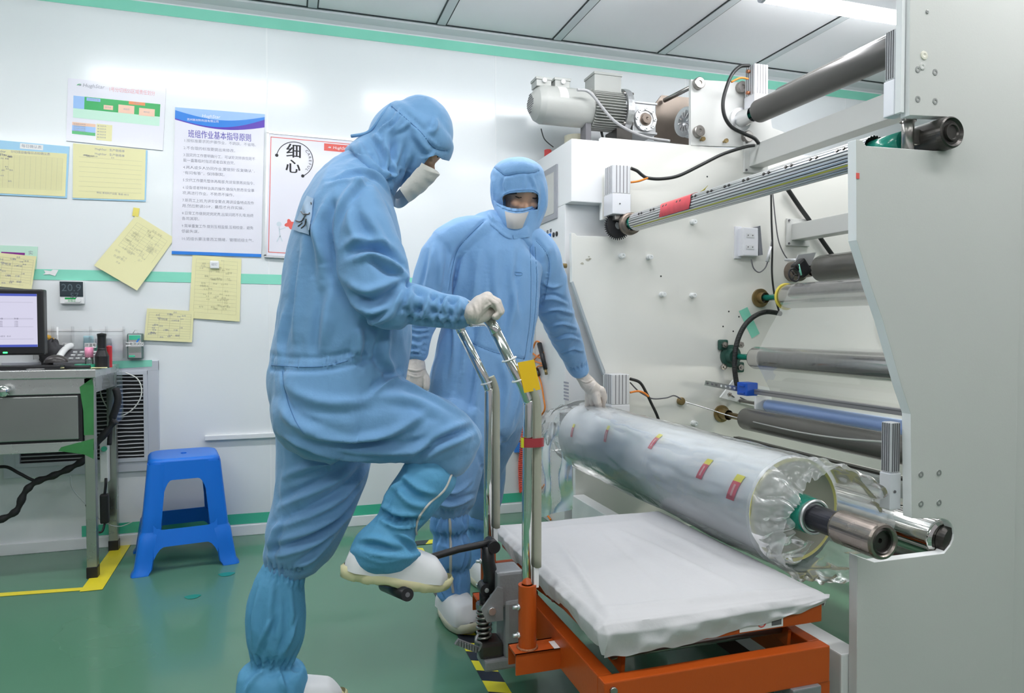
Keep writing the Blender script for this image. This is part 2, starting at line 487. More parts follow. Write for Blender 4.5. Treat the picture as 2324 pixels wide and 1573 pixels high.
for (u, v, t) in ((.41, .405, '操作台'), (.6, .405, '成品区'), (.81, .42, '原料区'), (.26, .305, '分切线设备'), (.7, .295, '工具柜')):
    s.text(mb, t, u, v, .009, 7, align='CENTER', d=.001)
for i in range(5): s.text(mb, '● 班组负责', .31, .715+.045*i, .007, 7)
for i in range(4): s.text(mb, '区域清扫点检表', .07, .72+.035*i, .007, 7, d=.001)
tag(mb.build('wall_poster', mats), 'landscape white poster with a green and peach area plan, topmost on the left wall', 'poster', 'posters on the back wall')

# ---- tall blue-headed poster
s = Sheet([(398, 244), (601, 260), (593, 584), (390, 577)], Wy, 0.005)
mb = MB(); s.base(mb); mats = [m_paper, m_blue, m_purp, m_blueink, m_ink, m_logo, m_white, m_lblue]
def arc_band(f0, f1, mi, d):
    n = 24; mb.mi = mi
    for i in range(n):
        u0, u1 = i/n, (i+1)/n
        mb.quad(s.at(u0, f0(u0), d), s.at(u0, f1(u0), d), s.at(u1, f1(u1), d), s.at(u1, f0(u1), d))
arc_band(lambda u: 0, lambda u: .080+.048*math.sin(PI*(u*.9+.02)), 2, .0004)
arc_band(lambda u: 0, lambda u: .075+.05*math.sin(PI*(u*.95))-.045*u*u, 1, .0006)
arc_band(lambda u: 0.0, lambda u: .02+.045*math.sin(PI*u), 7, .0008)
s.rect(mb, 0, .978, 1, 1, 1)
s.leaf(mb, .245, .045, .010, 5, 6); s.text(mb, 'HughStar', .29, .045, .022, 6, shear=.2, d=.0012)
s.text(mb, '苏州新材料科技有限公司', .13, .078, .013, 6, d=.0012)
s.text(mb, '班组作业基本指导原则', .5, .176, .041, 3, align='CENTER', width=s.w*.70, bold=.00035)
lines = ['1.按标准要求的步骤作业，不跳跃，不省略。', '2.不合理的标准要提出来修改。', '3.固定的工作要明确分工，可以轮流转换但是不', '能一直靠临时指派或者自发自觉。',
         '4.两人或多人协同作业,要做到“反复确认”，', '“有问有答”，保持默契。', '5.交代工作要先整体再局部,先说背景再说指令。', '6.设备或者特种治具的操作,确保先熟悉安全事',
         '项,再进行作业。不熟悉不操作。', '7.新员工上班,先讲安全要点,再讲设备特点及作', '用,然后熟读SOP，最后才允许实操。', '8.日常工作做到定岗定责,出现问题不扎堆,始终',
         '各司其职。', '9.简单重复工作,做到互相监督,互相检查，避免', '低级失误。', '10.班组长要注意员工情绪，管理班组士气。']
vs = [.222, .272, .32, .357, .405, .442, .492, .542, .58, .63, .668, .718, .755, .805, .842, .893]
for t, v in zip(lines, vs): s.text(mb, t, .10, v, .0175, 4, width=s.w*.80*min(1, len(t)/21.0), res=1)
tag(mb.build('wall_poster', mats), 'tall white poster with a blue wave header and ten numbered lines of text', 'poster', 'posters on the back wall')

# ---- framed whiteboard poster behind the first worker
s = Sheet([(609, 302), (872, 326), (866, 596), (603, 581)], Wy-0.004, 0.008)
t = thing('framed_board', 'white framed board with red inner border and a red puzzle piece, partly behind the worker', 'board', s.at(.5, 1))
mb = MB(); s.base(mb); mats = [m_paper, m_redink, m_blackm, m_white, mat('figure_pale', (.58, .66, .72), rough=.4), m_pinkink, m_blueink]
for (a_, b_, c_, d_) in ((.02, .03, .98, .036), (.02, .03, .026, .97), (.02, .965, .98, .971), (.974, .03, .98, .97)): s.rect(mb, a_, b_, c_, d_, 1)
s.text(mb, '细', .215, .14, .075, 2, align='CENTER', bold=.0016)
s.text(mb, '心', .21, .265, .075, 2, align='CENTER', bold=.0016)
c0 = s.at(.225, .20, .0008); rr = .088
cur = [c0+Vector((math.cos(a)*rr, 0, math.sin(a)*rr)) for a in [R(170-5*i) for i in range(48)]]
mb.mi = 3; mb2 = None
mb.mi = 2
arc = [(a, b) for a, b in zip(cur, cur[1:])]
for a, b in arc:
    tdir = (b-a).normalized(); n_ = Vector((-tdir.z, 0, tdir.x))*.0018; mb.quad(a-n_, a+n_, b+n_, b-n_)
for p in (cur[0], cur[-1]):
    mb._f([mb.bm.verts.new(p+Vector((math.cos(q)*.008, -.0006, math.sin(q)*.008))) for q in [2*PI*i/14 for i in range(14)]])
for i, ch in enumerate('CAREFUL'):
    a = R(38-13*i); p = c0+Vector((math.cos(a)*.074, 0, math.sin(a)*.074))
    add_text(mb, ch, .020, p+Vector((0, -.0006, 0)), Matrix.Rotation(-(a-PI/2), 4, 'Y').inverted() @ RX if False else Matrix.Rotation(PI/2-a, 4, 'Y') @ RX, align='CENTER')
s.rect(mb, .47, .045, .72, .105, 1, .0006); s.leaf(mb, .515, .075, .008, 4, 3); s.text(mb, 'HughStar', .545, .075, .021, 3, shear=.2, d=.0012)
s.text(mb, '不', .60, .20, .065, 6, bold=.001); s.text(mb, '人', .47, .32, .055, 1, bold=.001)
# puzzle piece and the little pale figure pushing it
c1 = s.at(.195, .73, .0008)
pz = []
for q in range(40):
    a = 2*PI*q/40; r_ = .021*(1+.28*math.cos(4*a+.5)) ; pz.append(c1+Vector((math.cos(a+.4)*r_, 0, math.sin(a+.4)*r_)))
mb.mi = 1; mb._f([mb.bm.verts.new(p) for p in pz])
c2 = s.at(.105, .735, .0008); mb.mi = 4
mb._f([mb.bm.verts.new(c2+Vector((math.cos(q)*.012, 0, math.sin(q)*.012))) for q in [2*PI*i/14 for i in range(14)]])
for (a_, b_) in (((.105, .76), (.115, .83)), ((.115, .83), (.09, .88)), ((.115, .83), (.135, .875)), ((.11, .78), (.16, .76))): s.line(mb, *a_, *b_, .005, 4)
mb.build('board_face', mats, t)
mb = MB()
for (u0, v0, u1, v1) in ((-.012, -.012, 1.012, .006), (-.012, .992, 1.012, 1.012), (-.012, 0, .006, 1), (.994, 0, 1.012, 1)):
    q = [s.at(u0, v0, .004), s.at(u1, v0, .004), s.at(u1, v1, .004), s.at(u0, v1, .004)]
    mb.prism(q, (0, .014, 0))
mb.build('board_frame', m_alu, t)

# ---- yellow sheets
def form(s, mb, rows, cols, m_i, u0=.06, v0=.1, u1=.94, v1=.92, lw=.0009):
    for i in range(rows+1):
        v = v0+(v1-v0)*i/rows; s.line(mb, u0, v, u1, v, lw, m_i)
    for j in range(cols+1):
        u = u0+(u1-u0)*j/cols; s.line(mb, u, v0, u, v1, lw, m_i)
def scribble(s, mb, n, mi, u0=.1, v0=.15, u1=.85, v1=.88, sz=.011, words=('记录', '检查', '签名', '品名', '数量', '日期', '规格', '批号')):
    rnd = random.Random(n*7+int(u1*100))
    for i in range(n):
        s.text(mb, rnd.choice(words), rnd.uniform(u0, u1), rnd.uniform(v0, v1), sz*rnd.uniform(.7, 1.1), mi, res=1)
# form in a pale blue folder, cut by the left edge
s = Sheet([(-30, 316), (158, 333), (152, 450), (-36, 441)], Wy, 0.004)
t = thing('notice_folder', 'pale blue folder with a tightly ruled yellow form, cut by the left picture edge', 'folder', s.at(.5, 1), 'blue folders on the wall')
mb = MB(); s.base(mb); s.rect(mb, .4, .02, .68, .12, 1, .0008); s.text(mb, '每日确认表', .54, .07, .016, 2, align='CENTER', d=.0012); mb.build('folder', [m_folder, m_label, m_ink], t)
s2 = Sheet([(-34, 336), (152, 349), (148, 446), (-36, 437)], Wy-.0045, 0.0008)
mb = MB(); s2.base(mb); form(s2, mb, 24, 14, 1, .02, .12, .95, .86, .0007); s2.text(mb, '分切线设备每日点检确认表', .55, .045, .013, 2, align='CENTER'); s2.text(mb, 'HughStar', .1, .05, .013, 2); scribble(s2, mb, 26, 2, .05, .1, .3, .8, .008)
mb.build('form_sheet', [m_yel, m_inkl, m_ink], t)
s = Sheet([(168, 326), (335, 342), (331, 458), (165, 452)], Wy, 0.004)
t = thing('notice_folder', 'pale blue folder with a yellow sheet of widely spaced lines, under the landscape poster', 'folder', s.at(.5, 1), 'blue folders on the wall')
mb = MB(); s.base(mb); mb.build('folder', m_folder, t)
s2 = Sheet([(166, 325), (331, 340), (328, 454), (165, 449)], Wy-.0045, 0.0008)
mb = MB(); s2.base(mb)
for i in range(8): s2.line(mb, .08, .24+.09*i, .95, .24+.09*i, .001, 1)
s2.text(mb, 'HughStar   生产联络单', .5, .07, .013, 2, align='CENTER'); s2.text(mb, 'HughStar   生产联络单', .5, .16, .013, 2, align='CENTER'); scribble(s2, mb, 9, 2, .1, .2, .6, .22, .008); s2.text(mb, '地址: 新材料产业园  电话: 0512', .55, .9, .010, 2, align='CENTER')
mb.build('form_sheet', [m_yel, m_inkl, m_ink], t)

def sheet_curl(corners, y, curl, name, label, prints, group='loose yellow sheets on the wall', extra=None):
    """paper sheet whose lower edge stands off the wall"""
    s = Sheet(corners, y, 0.0); n = 12
    mb = MB()
    def off(u, v): return -0.002-curl*(v**2)*(0.6+0.4*u)
    V = [[mb.bm.verts.new(s.at(i/n, j/n)+Vector((0, off(i/n, j/n), 0))) for j in range(n+1)] for i in range(n+1)]
    for i in range(n):
        for j in range(n): mb._f([V[i][j], V[i][j+1], V[i+1][j+1], V[i+1][j]], True)
    before = set(mb.bm.verts)
    prints(s, mb)
    ex = (s.c[1]-s.c[0]); ey = (s.c[3]-s.c[0])
    for v in mb.bm.verts:
        if v in before: continue
        d = v.co-s.c[0]; u_ = d.dot(ex)/ex.length_squared; v_ = d.dot(ey)/ey.length_squared
        v.co.y += off(u_, v_)
    o = mb.build(name, [m_yel, m_inkl, m_ink], recalc=False)
    return tag(o, label, 'paper', group)
def pr1(s, mb): form(s, mb, 9, 5, 1, .12, .1, .9, .55); scribble(s, mb, 46, 1, .12, .08, .75, .8, .012)
sheet_curl([(310, 487), (397, 541), (313, 660), (215, 603)], Wy-.001, .02, 'yellow_sheet', 'yellow printed sheet hanging tilted from one piece of tape', pr1)
def pr2(s, mb): form(s, mb, 14, 3, 1, .08, .06, .92, .9, .0007); scribble(s, mb, 60, 1, .15, .06, .75, .85, .010); s.text(mb, '检验标准', .5, .36, .014, 1, align='CENTER')
sheet_curl([(437, 578), (548, 587), (544, 730), (429, 722)], Wy-.001, .006, 'yellow_sheet', 'upright yellow sheet held by a white magnet under the tall poster', pr2)
def pr3(s, mb): form(s, mb, 10, 4, 1, .05, .12, .95, .9, .0009); scribble(s, mb, 30, 2, .06, .06, .8, .9, .010)
sheet_curl([(334, 700), (440, 706), (436, 777), (327, 772)], Wy-.008, .004, 'yellow_sheet', 'small landscape yellow form on the wall, lowest of the yellow sheets', pr3)
sheet_curl([(-20, 572), (83, 582), (73, 657), (-30, 648)], Wy-.012, .006, 'yellow_sheet', 'landscape yellow form on the wall directly above the monitor', pr3)
s = Sheet([(-20, 556), (86, 560), (83, 612), (-20, 604)], Wy, 0.003)
mb = MB(); s.base(mb); s.rect(mb, .22, .3, .73, .55, 1); s.text(mb, '实', .8, .3, .02, 2)
tag(mb.build('notice_card', [m_pgreen, mat('purple_print', (.25, .03, .28), rough=.4), m_ink]), 'pale green card with a purple bar peeking out above the yellow form over the monitor', 'card')
s = Sheet([(303, 471), (317, 473), (314, 492), (300, 490)], Wy-.0035, 0.0006)
mb = MB(); s.base(mb); tag(mb.build('yellow_sticker', mat('sticker_yellow', (.80, .68, .15), rough=.4)), 'small bright yellow sticker tape holding the tilted yellow sheet', 'tape')
c = P(487, 601, Y=Wy-.006)
mb = MB(); mb.box((c.x-.021, c.y-.009, c.z-.019), (c.x+.021, c.y+.002, c.z+.019), .005)
mb.mi = 1; add_text(mb, '磁钉', .014, (c.x, c.y-.0095, c.z), align='CENTER')
tag(mb.build('magnet', [m_white, m_ink]), 'square white magnet holding the upright yellow sheet', 'magnet')
s = Sheet([(100, 612), (133, 612), (128, 627), (97, 624)], Wy-.003, 0.0006)
mb = MB(); mb.mi = 0
mb._f([mb.bm.verts.new(s.at(u, v)) for u, v in ((0, .1), (.5, .25), (.6, 0), (1, .05), (.9, 1), (.5, .8), (0, .95), (.15, .6))])
tag(mb.build('paper_scrap', m_label), 'torn white paper scrap stuck on the green wall tape', 'paper')

# ---- thermometer
t = thing('thermometer', 'black and white digital thermometer on the wall beside the monitor', 'thermometer', P(164, 690, Y=WALLY-.01))
A, B = P(136, 638, Y=WALLY-.012), P(192, 690, Y=WALLY-.012)
MB().box((A.x, WALLY-.024, B.z), (B.x, WALLY-.001, A.z), .004).build('case', m_white, t)
mb = MB(); mb.box((A.x+.002, WALLY-.027, B.z+.033), (B.x-.002, WALLY-.02, A.z-.002), .002)
m_lcd = mat('lcd_dark', (0.03, 0.045, 0.055), rough=.15, coat=.5); m_lcdt = mat('lcd_digit', (.10, .14, .16), rough=.3)
mb.mi = 1
add_text(mb, '20.9', .048, ((A.x+B.x)/2, WALLY-.0276, A.z-.032), align='CENTER'); add_text(mb, '57', .036, ((A.x+B.x)/2+.012, WALLY-.0276, A.z-.068), align='CENTER')
mb.build('display', [m_lcd, m_lcdt], t)
mb = MB(); mb.box((A.x+.022, WALLY-.026, B.z+.006), (A.x+.078, WALLY-.023, B.z+.027), .001); mb.mi = 1; mb.box((A.x+.022, WALLY-.0265, B.z+.02), (A.x+.07, WALLY-.0235, B.z+.029), .001)
mb.mi = 2; add_text(mb, '合格证', .011, (A.x+.05, WALLY-.0266, B.z+.013), align='CENTER')
mb.build('sticker', [m_label, m_green, m_green], t)
mb = MB(); mb.cyl((B.x-.022, WALLY-.024, B.z+.018), (B.x-.022, WALLY-.028, B.z+.018), .011); mb.build('button', m_white, t)

# ---- louvre grille
t = thing('louvre_grille', 'grey louvred ventilation grille low in the wall behind the metal desk', 'grille', P(190, 1078, Y=WALLY))
m_gf = mat('grille_frame', (0.60, 0.62, 0.68), rough=.4, metal=.3)
m_slat = mat('grille_slat', (0.66, 0.68, 0.70), rough=.4, metal=.2)
gx0, gx1 = P(8, 950, Y=WALLY).x, P(362, 950, Y=WALLY).x; gz0, gz1 = .355, P(362, 818, Y=WALLY).z
fw = .048
mb = MB()
mb.box((gx0, WALLY-.014, gz1-fw), (gx1, WALLY, gz1), .002); mb.box((gx0, WALLY-.014, gz0), (gx1, WALLY, gz0+fw), .002)
mb.box((gx0, WALLY-.0135, gz0), (gx0+fw, WALLY, gz1), .002); mb.box((gx1-fw, WALLY-.0135, gz0), (gx1, WALLY, gz1), .002)
mb.build('grille_outer', m_gf, t)
mb = MB()
for q in (0, 1):
    mb.box((gx0+fw, WALLY-.02, gz0+fw if not q else gz1-fw-.018), (gx1-fw, WALLY-.002, gz0+fw+.018 if not q else gz1-fw), .001)
    mb.box((gx0+fw if not q else gx1-fw-.018, WALLY-.0195, gz0+fw), (gx0+fw+.018 if not q else gx1-fw, WALLY-.002, gz1-fw), .001)
mb.build('grille_inner', m_gf, t)
MB().box((gx0+fw, WALLY-.003, gz0+fw), (gx1-fw, WALLY-.001, gz1-fw)).build('dark_opening', m_blackm, t)
nz_ = 21; zz0, zz1 = gz0+fw+.02, gz1-fw-.02
for i in range(nz_):
    z = zz0+(zz1-zz0)*(i+.5)/nz_
    mb = MB()
    mb.grid(lambda u, v: Vector((gx0+fw+.015+(gx1-gx0-2*fw-.03)*u, WALLY-.018+.012*v, z-.001+.0035*v+.0016*math.sin(u*25+i)*math.exp(-((u-.72)/.2)**2))), 30, 2)
    mb.build('slat', m_slat, t, solid=.001)
# green tape over the grille head
s = Sheet([(240, 820), (345, 817), (345, 832), (240, 838)], WALLY-.0145, .0006)
mb = MB(); s.base(mb); tag(mb.build('tape_piece', m_gtape), 'pale green tape piece along the top of the louvred grille', 'tape')

# ---- clear wall rack with small tools
m_acr = film_mat('clear_acrylic', (.9, .93, .95), cover=.05, gloss=.02, rough=.08)
t = thing('acrylic_rack', 'clear acrylic pocket rack on the wall above the desk end', 'rack', P(230, 835, Y=WALLY-.02))
ax0, ax1 = P(83, 790, Y=WALLY).x, P(284, 790, Y=WALLY).x; az0, az1 = P(230, 813, Y=WALLY).z, P(230, 752, Y=WALLY).z
MB().box((ax0, WALLY-.002, az1), (ax1, WALLY-.001, az1+.012)).build('back_strip', m_white, t)
MB().box((ax0, WALLY-.046, az0), (ax1, WALLY-.043, az0+.11)).build('front_plate', m_acr, t)
for x in [ax0+(ax1-ax0)*q for q in (0, .2, .42, .62, .8, 1)]:
    MB().box((x-.0015, WALLY-.043, az0), (x+.0015, WALLY-.004, az0+.15)).build('divider', m_acr, t)
for (px, s_) in ((104, '笔架'), (154, '手电筒'), (205, '测温笔')):
    p = P(px, 784, Y=WALLY-.05)
    mb = MB(); mb.box((p.x-.024, WALLY-.048, p.z-.011), (p.x+.024, WALLY-.0465, p.z+.011)); mb.mi = 1; add_text(mb, s_, .016, (p.x, WALLY-.0486, p.z), align='CENTER')
    mb.build('name_label', [m_label, m_blackm], t)
# white rod standing in it
p = P(131, 775, Y=WALLY-.02)
tag(MB().cyl((p.x, WALLY-.024, az0+.01), (p.x, WALLY-.024, P(131, 742, Y=WALLY-.02).z), .0045).build('white_stick', m_white), 'thin white stick standing in the clear rack right of the monitor', 'stick')
p = P(105, 778, Y=WALLY-.02)
mb = MB(); mb.tube([Vector((p.x+.027*math.cos(a), WALLY-.024, p.z+.027*math.sin(a))) for a in [2*PI*i/24 for i in range(24)]], .011, closed=True, n=8)
tag(mb.build('tape_roll', mat('orange_yellow', (.78, .42, .02), rough=.35)), 'orange tape roll in the clear rack beside the monitor', 'tape roll')
# light blue case
A, B = P(190, 762, Y=WALLY-.024), P(212, 806, Y=WALLY-.024)
tag(MB().box((A.x, WALLY-.036, B.z), (B.x, WALLY-.008, A.z), .005).build('pen_case', mat('pale_cyan', (.42, .70, .78), rough=.3)), 'pale cyan upright case in the clear rack', 'case')
for (x0, x1, nm, col, lb) in ((215, 227, 'marker_cap', (.05, .55, .35), 'small green marker in the clear rack'), (240, 255, 'marker_cap', (.22, .07, .62), 'purple marker in the clear rack right of the black torch')):
    A, B = P(x0, 768, Y=WALLY-.024), P(x1, 800, Y=WALLY-.024); c_ = (A.x+B.x)/2; r_ = (B.x-A.x)/2
    t2 = thing('marker_pen', lb, 'marker', (c_, WALLY-.024, B.z), 'markers in the clear rack')
    MB().cyl((c_, WALLY-.024, B.z), (c_, WALLY-.024, B.z+(A.z-B.z)*.5), r_, n=16).build('barrel', mat('cap_%s' % nm+str(x0), col, rough=.35), t2)
    MB().cyl((c_, WALLY-.024, B.z+(A.z-B.z)*.5), (c_, WALLY-.024, A.z), r_*.9, n=16).build('cap', m_cap, t2)
# static tester
t = thing('static_tester', 'green and silver handheld meter with a grey window hung on the wall', 'meter', P(307, 816, Y=WALLY-.03))
A, B = P(289, 757, Y=WALLY-.03), P(326, 815, Y=WALLY-.03)
x0, x1, z0, z1 = A.x, B.x, B.z, A.z
MB().box((x0, WALLY-.045, z0), (x1, WALLY-.012, z1), .006).build('case', mat('tester_case', (.10, .16, .15), rough=.35), t)
mb = MB(); mb.box((x0+.006, WALLY-.047, z0+.006), (x1-.006, WALLY-.044, z1-.006), .001)
mb.mi = 1; mb.box((x0+.01, WALLY-.048, z1-.03), (x1-.01, WALLY-.046, z1-.008), .001)
mb.mi = 2; mb.box((x0+.008, WALLY-.0482, z0+.032), (x1-.008, WALLY-.046, z0+.058), .001)
mb.mi = 3; mb.prism([(x0+.034, WALLY-.0484, z0+.075), (x0+.05, WALLY-.0484, z0+.098), (x0+.056, WALLY-.0484, z0+.098), (x0+.044, WALLY-.0484, z0+.075)], (0, .002, 0))
mb.mi = 1; mb.box((x0+.008, WALLY-.0482, z0+.01), (x0+.034, WALLY-.046, z0+.02), .001)
mb.build('front_panel', [m_alu, m_gtape2, mat('lcd_grey', (.22, .25, .23), rough=.2), m_blue], t)
mb = MB(); mb.box((x0-.004, WALLY-.0505, z0+.062), (x1+.004, WALLY-.047, z0+.081)); mb.mi = 1; add_text(mb, '静电测试仪', .0155, ((x0+x1)/2, WALLY-.051, z0+.0715), align='CENTER')
mb.build('name_label', [m_label, m_blackm], t)
MB().tube([((x0+x1)/2-.012, WALLY-.028, z1-.002), ((x0+x1)/2-.004, WALLY-.02, z1+.016), ((x0+x1)/2+.006, WALLY-.02, z1+.016), ((x0+x1)/2+.012, WALLY-.028, z1-.002)], .0016, n=6).build('hook_wire', m_alu, t)

# ================================================================ DESK
m_ss = mat('stainless', (0.60, 0.61, 0.60), rough=.28, metal=.85, rvar=.05)
m_ssp = mat('stainless_post', (0.42, 0.44, 0.40), rough=.3, metal=.9, rvar=.1)
m_gsmear = mat('green_smear', (0.05, 0.22, 0.07), rough=.35, var=.3, vscale=14)
dx1 = -.765; dz = .872; dy0, dy1 = 3.30, 3.715
t = thing('metal_desk', 'stainless steel work desk with a drawer in front of the louvred grille', 'desk', (-1.6, 3.5, 0))
tp = MB().box((-2.45, dy0-.012, dz-.035), (dx1+.012, dy1, dz), .003).build('desk_top', m_ss, t)
mb = MB()
for y in (dy0, dy1-.035): mb.box((-2.42, y, dz-.10), (dx1, y+.03, dz-.035), .002)
mb.box((dx1-.03, dy0, dz-.10), (dx1, dy1, dz-.035), .002)
mb.build('apron', m_ss, t)
MB().box((-2.42, dy0, .535), (dx1, dy0+.03, .575), .002).build('lower_rail', m_ss, t)
for (x, y) in ((dx1-.036, dy0), (dx1-.036, dy1-.036), (-2.42, dy0), (-2.42, dy1-.036)):
    lg = MB().box((x, y, .045), (x+.038, y+.038, dz-.035), .003).build('leg', m_ssp, t)
    MB().box((x-.002, y-.002, 0), (x+.04, y+.04, .048), .003).build('foot_cap', m_black, lg)
# worn green protective film on the front corner post
mb = MB(); mb.prism([(dx1-.037, dy0-.001, .60), (dx1-.002, dy0-.001, .60), (dx1+.0012, dy0-.001, .80), (dx1-.004, dy0-.001, .835), (dx1-.05, dy0-.001, .80), (dx1-.038, dy0-.001, .70)], (0, -.0006, 0))
mb.prism([(dx1-.037, dy0-.001, .52), (dx1-.004, dy0-.001, .50), (dx1-.002, dy0-.001, .585), (dx1-.12, dy0-.001, .555), (dx1-.13, dy0-.001, .54)], (0, -.0006, 0))
mb.build('film_remnant', m_gsmear, t)
dr = MB().box((-1.42, dy0-.006, .585), (dx1-.055, dy0+.02, .765), .004).build('drawer', mat('drawer_steel', (.36, .37, .36), rough=.32, metal=.9, var=.12, vscale=3, rvar=.1), t)
MB().box((-1.45, dy0+.004, .565), (dx1-.043, dy0+.03, .785)).build('drawer_recess', m_blackm, t)
kp = P(6, 888, Y=dy0-.03)
MB().lathe([(0, .009), (.012, .009), (.014, .02), (.022, .024), (.03, .02), (.034, 0)], (kp.x, dy0-.006, kp.z), (0, -1, 0), smooth=True).build('knob', mat('chrome', (.8, .8, .8), rough=.08, metal=1), dr)

# monitor
m_bez = mat('monitor_bezel', (.02, .02, .022), rough=.3)
my = 3.42
t = thing('monitor', 'black computer monitor showing a pale spreadsheet on the metal desk', 'monitor', (P(-60, 860, Y=my).x, my, dz))
mR, mT, mBm = P(99, 700, Y=my).x, P(60, 656, Y=my).z, P(60, 806, Y=my).z
mL = mR-.50
MB().box((mL, my, mBm), (mR, my+.05, mT), .008).build('case', m_bez, t)
s = Sheet([(0, 0), (1, 0), (1, 1), (0, 1)], my)
s.c = [Vector((mL+.018, my, mT-.020)), Vector((mR-.024, my, mT-.020)), Vector((mR-.024, my, mBm+.034)), Vector((mL+.018, my, mBm+.034))]; s.th = .001; s.w = .46; s.h = mT-mBm-.05
m_scr = mat('screen_white', (.02, .02, .02), emit=(.80, .78, .98), estr=.85); m_scb = mat('screen_blue', (.02, .02, .02), emit=(.08, .12, .62), estr=.8); m_sct = mat('screen_text', (.02, .02, .02), emit=(.30, .28, .42), estr=.6)
m_scr2 = mat('screen_red', (.02, .02, .02), emit=(.8, .15, .2), estr=.7); m_led = mat('led_green', (0, .2, 0), emit=(.05, 1, .2), estr=4)
mb = MB(); s.base(mb); s.rect(mb, 0, 0, 1, .045, 1); s.rect(mb, 0, .955, 1, 1, 1)
rnd = random.Random(3)
for v in (.16, .46, .48, .62, .85): s.line(mb, .1, v, .97, v, .0006, 2)
for i in range(6): s.text(mb, '订单明细', .38, .2+.028*i, .008, 2, d=.0012)
for u in (.42, .58, .70, .82):
    s.text(mb, '数量', u, .47, .008, 2, d=.0012)
    for i in range(4): s.text(mb, '1200', u, .52+.03*i, .007, 2, d=.0012)
s.text(mb, '■', .62, .80, .014, 3, d=.0012); s.text(mb, '确认提交  合计', .68, .80, .008, 2, d=.0012)
mb.build('screen', [m_scr, m_scb, m_sct, m_scr2], t)
mb = MB(); mb.box((P(7, 799, Y=my).x, my-.003, mBm+.008), (P(17, 799, Y=my).x, my+.001, mBm+.014), .001); mb.build('power_light', m_led, t)
mb = MB(); mb.box((mL+.22, my+.02, dz+.005), (mL+.28, my+.045, mBm+.06), .004); mb.build('stand', m_bez, t)
MB().lathe([(0, .075), (.008, .075), (.014, .06), (.016, 0)], (mL+.25, my+.065, dz), (0, 0, 1)).build('base', m_bez, t)

# keyboard, mouse, phone and clutter
A = P(-10, 848, Z=dz+.01)
mb = MB(); mb.box((-1.72, 3.325, dz), (P(62, 848, Z=dz+.01).x-.01, 3.39, dz+.018), .004)
mb.mi = 1
for i in range(16):
    for j in range(3): mb.box((-1.71+i*.026, 3.33+j*.019, dz+.017), (-1.71+i*.026+.022, 3.345+j*.019, dz+.023), .001)
tag(mb.build('keyboard', [m_black, m_blackm]), 'black keyboard lying in front of the monitor', 'keyboard')
p = P(35, 845, Z=dz+.015)
mb = MB(); mb.grid(lambda u, v: Vector((p.x+.045*math.cos(2*PI*u)*math.sin(PI*v/2+1e-3), 3.372+.028*math.sin(2*PI*u)*math.sin(PI*v/2+1e-3), dz+.0275+.032*math.cos(PI*v/2))), 20, 8, closeu=True)
tag(mb.build('mouse', mat('mouse_dark', (.05, .045, .045), rough=.25)), 'dark glossy mouse resting on the desk below the monitor', 'mouse')
t = thing('desk_phone', 'dark grey desk phone with silver keys by the clear rack', 'phone', (P(170, 830, Z=dz).x, 3.56, dz))
px0, px1 = P(134, 830, Y=3.56).x, P(205, 830, Y=3.56).x
MB().prism([(px0, 3.48, dz), (px0, 3.62, dz), (px0, 3.62, dz+.075), (px0, 3.48, dz+.02)], (px1-px0, 0, 0)).build('body', mat('phone_grey', (.09, .09, .10), rough=.4), t)
for i in range(4):
    for j in range(3):
        x = px0+.05+i*.026; v = (j+.5)/3; y = 3.49+.10*v; z = dz+.024+.039*v
        MB().box((x, y, z), (x+.018, y+.018, z+.010), .002).build('key', m_alu, t)
mb = MB(); mb.tube(spline([(px0+.015, 3.48, dz+.03), (px0+.018, 3.52, dz+.055), (px0+.022, 3.58, dz+.08), (px0+.03, 3.63, dz+.09)], 5), .014, n=10); mb.build('handset', m_white, t)
# crumpled dark gloves/cap behind
p = P(116, 815, Y=3.56)
mb = MB()
def blob(u, v):
    a, b = 2*PI*u, PI*v; n_ = 1+.35*noise.noise(Vector((math.cos(a)*2, math.sin(a)*2, b*2)))
    return Vector((p.x-.012+.046*math.cos(a)*math.sin(b)*n_+.02*(1-v), 3.56+.040*math.sin(a)*math.sin(b)*n_, dz+.060+.055*math.cos(b)*n_))
mb.grid(blob, 28, 16, closeu=True)
tag(mb.build('dark_cloth', mat('dark_cloth', (.05, .05, .055), rough=.8, var=.4, vscale=20)), 'crumpled dark grey cloth bundle between monitor and phone', 'cloth')
# marker standing in front
p = P(203, 845, Y=3.42)
t = thing('marker_pen', 'clear marker with a pink cap standing on the desk in front of the phone', 'marker', (p.x, 3.42, dz))
MB().cyl((p.x, 3.42, dz), (p.x, 3.42, dz+.045), .016, n=18).build('barrel', m_acr, t)
MB().cyl((p.x, 3.42, dz+.045), (p.x, 3.42, dz+.088), .0165, n=18).build('cap', mat('cap_pink', (.85, .30, .48), rough=.35), t)
# torch
p = P(232, 835, Y=3.40)
t = thing('torch', 'black torch standing upright on its head at the desk end', 'torch', (p.x, 3.40, dz))
zt = P(232, 755, Y=3.40).z
MB().lathe([(0, .027), (.05, .027), (.075, .018), (.08, .018)], (p.x, 3.40, dz), (0, 0, 1), smooth=False).build('head', m_black, t)
MB().lathe([(0, .018), (.005, .0165), (zt-dz-.1, .0165), (zt-dz-.09, .018), (zt-dz-.085, .018), (zt-dz-.08, 0)], (p.x, 3.40, dz+.08), (0, 0, 1)).build('handle', m_black, t)
p = P(248, 830, Y=3.44)
tag(MB().lathe([(0, .012), (.09, .012), (.092, .011), (.096, 0)], (p.x, 3.44, dz), (0, 0, 1)).build('red_bottle', mat('bottle_red', (.55, .03, .04), rough=.3)), 'small red capped stick standing behind the black torch', 'bottle')
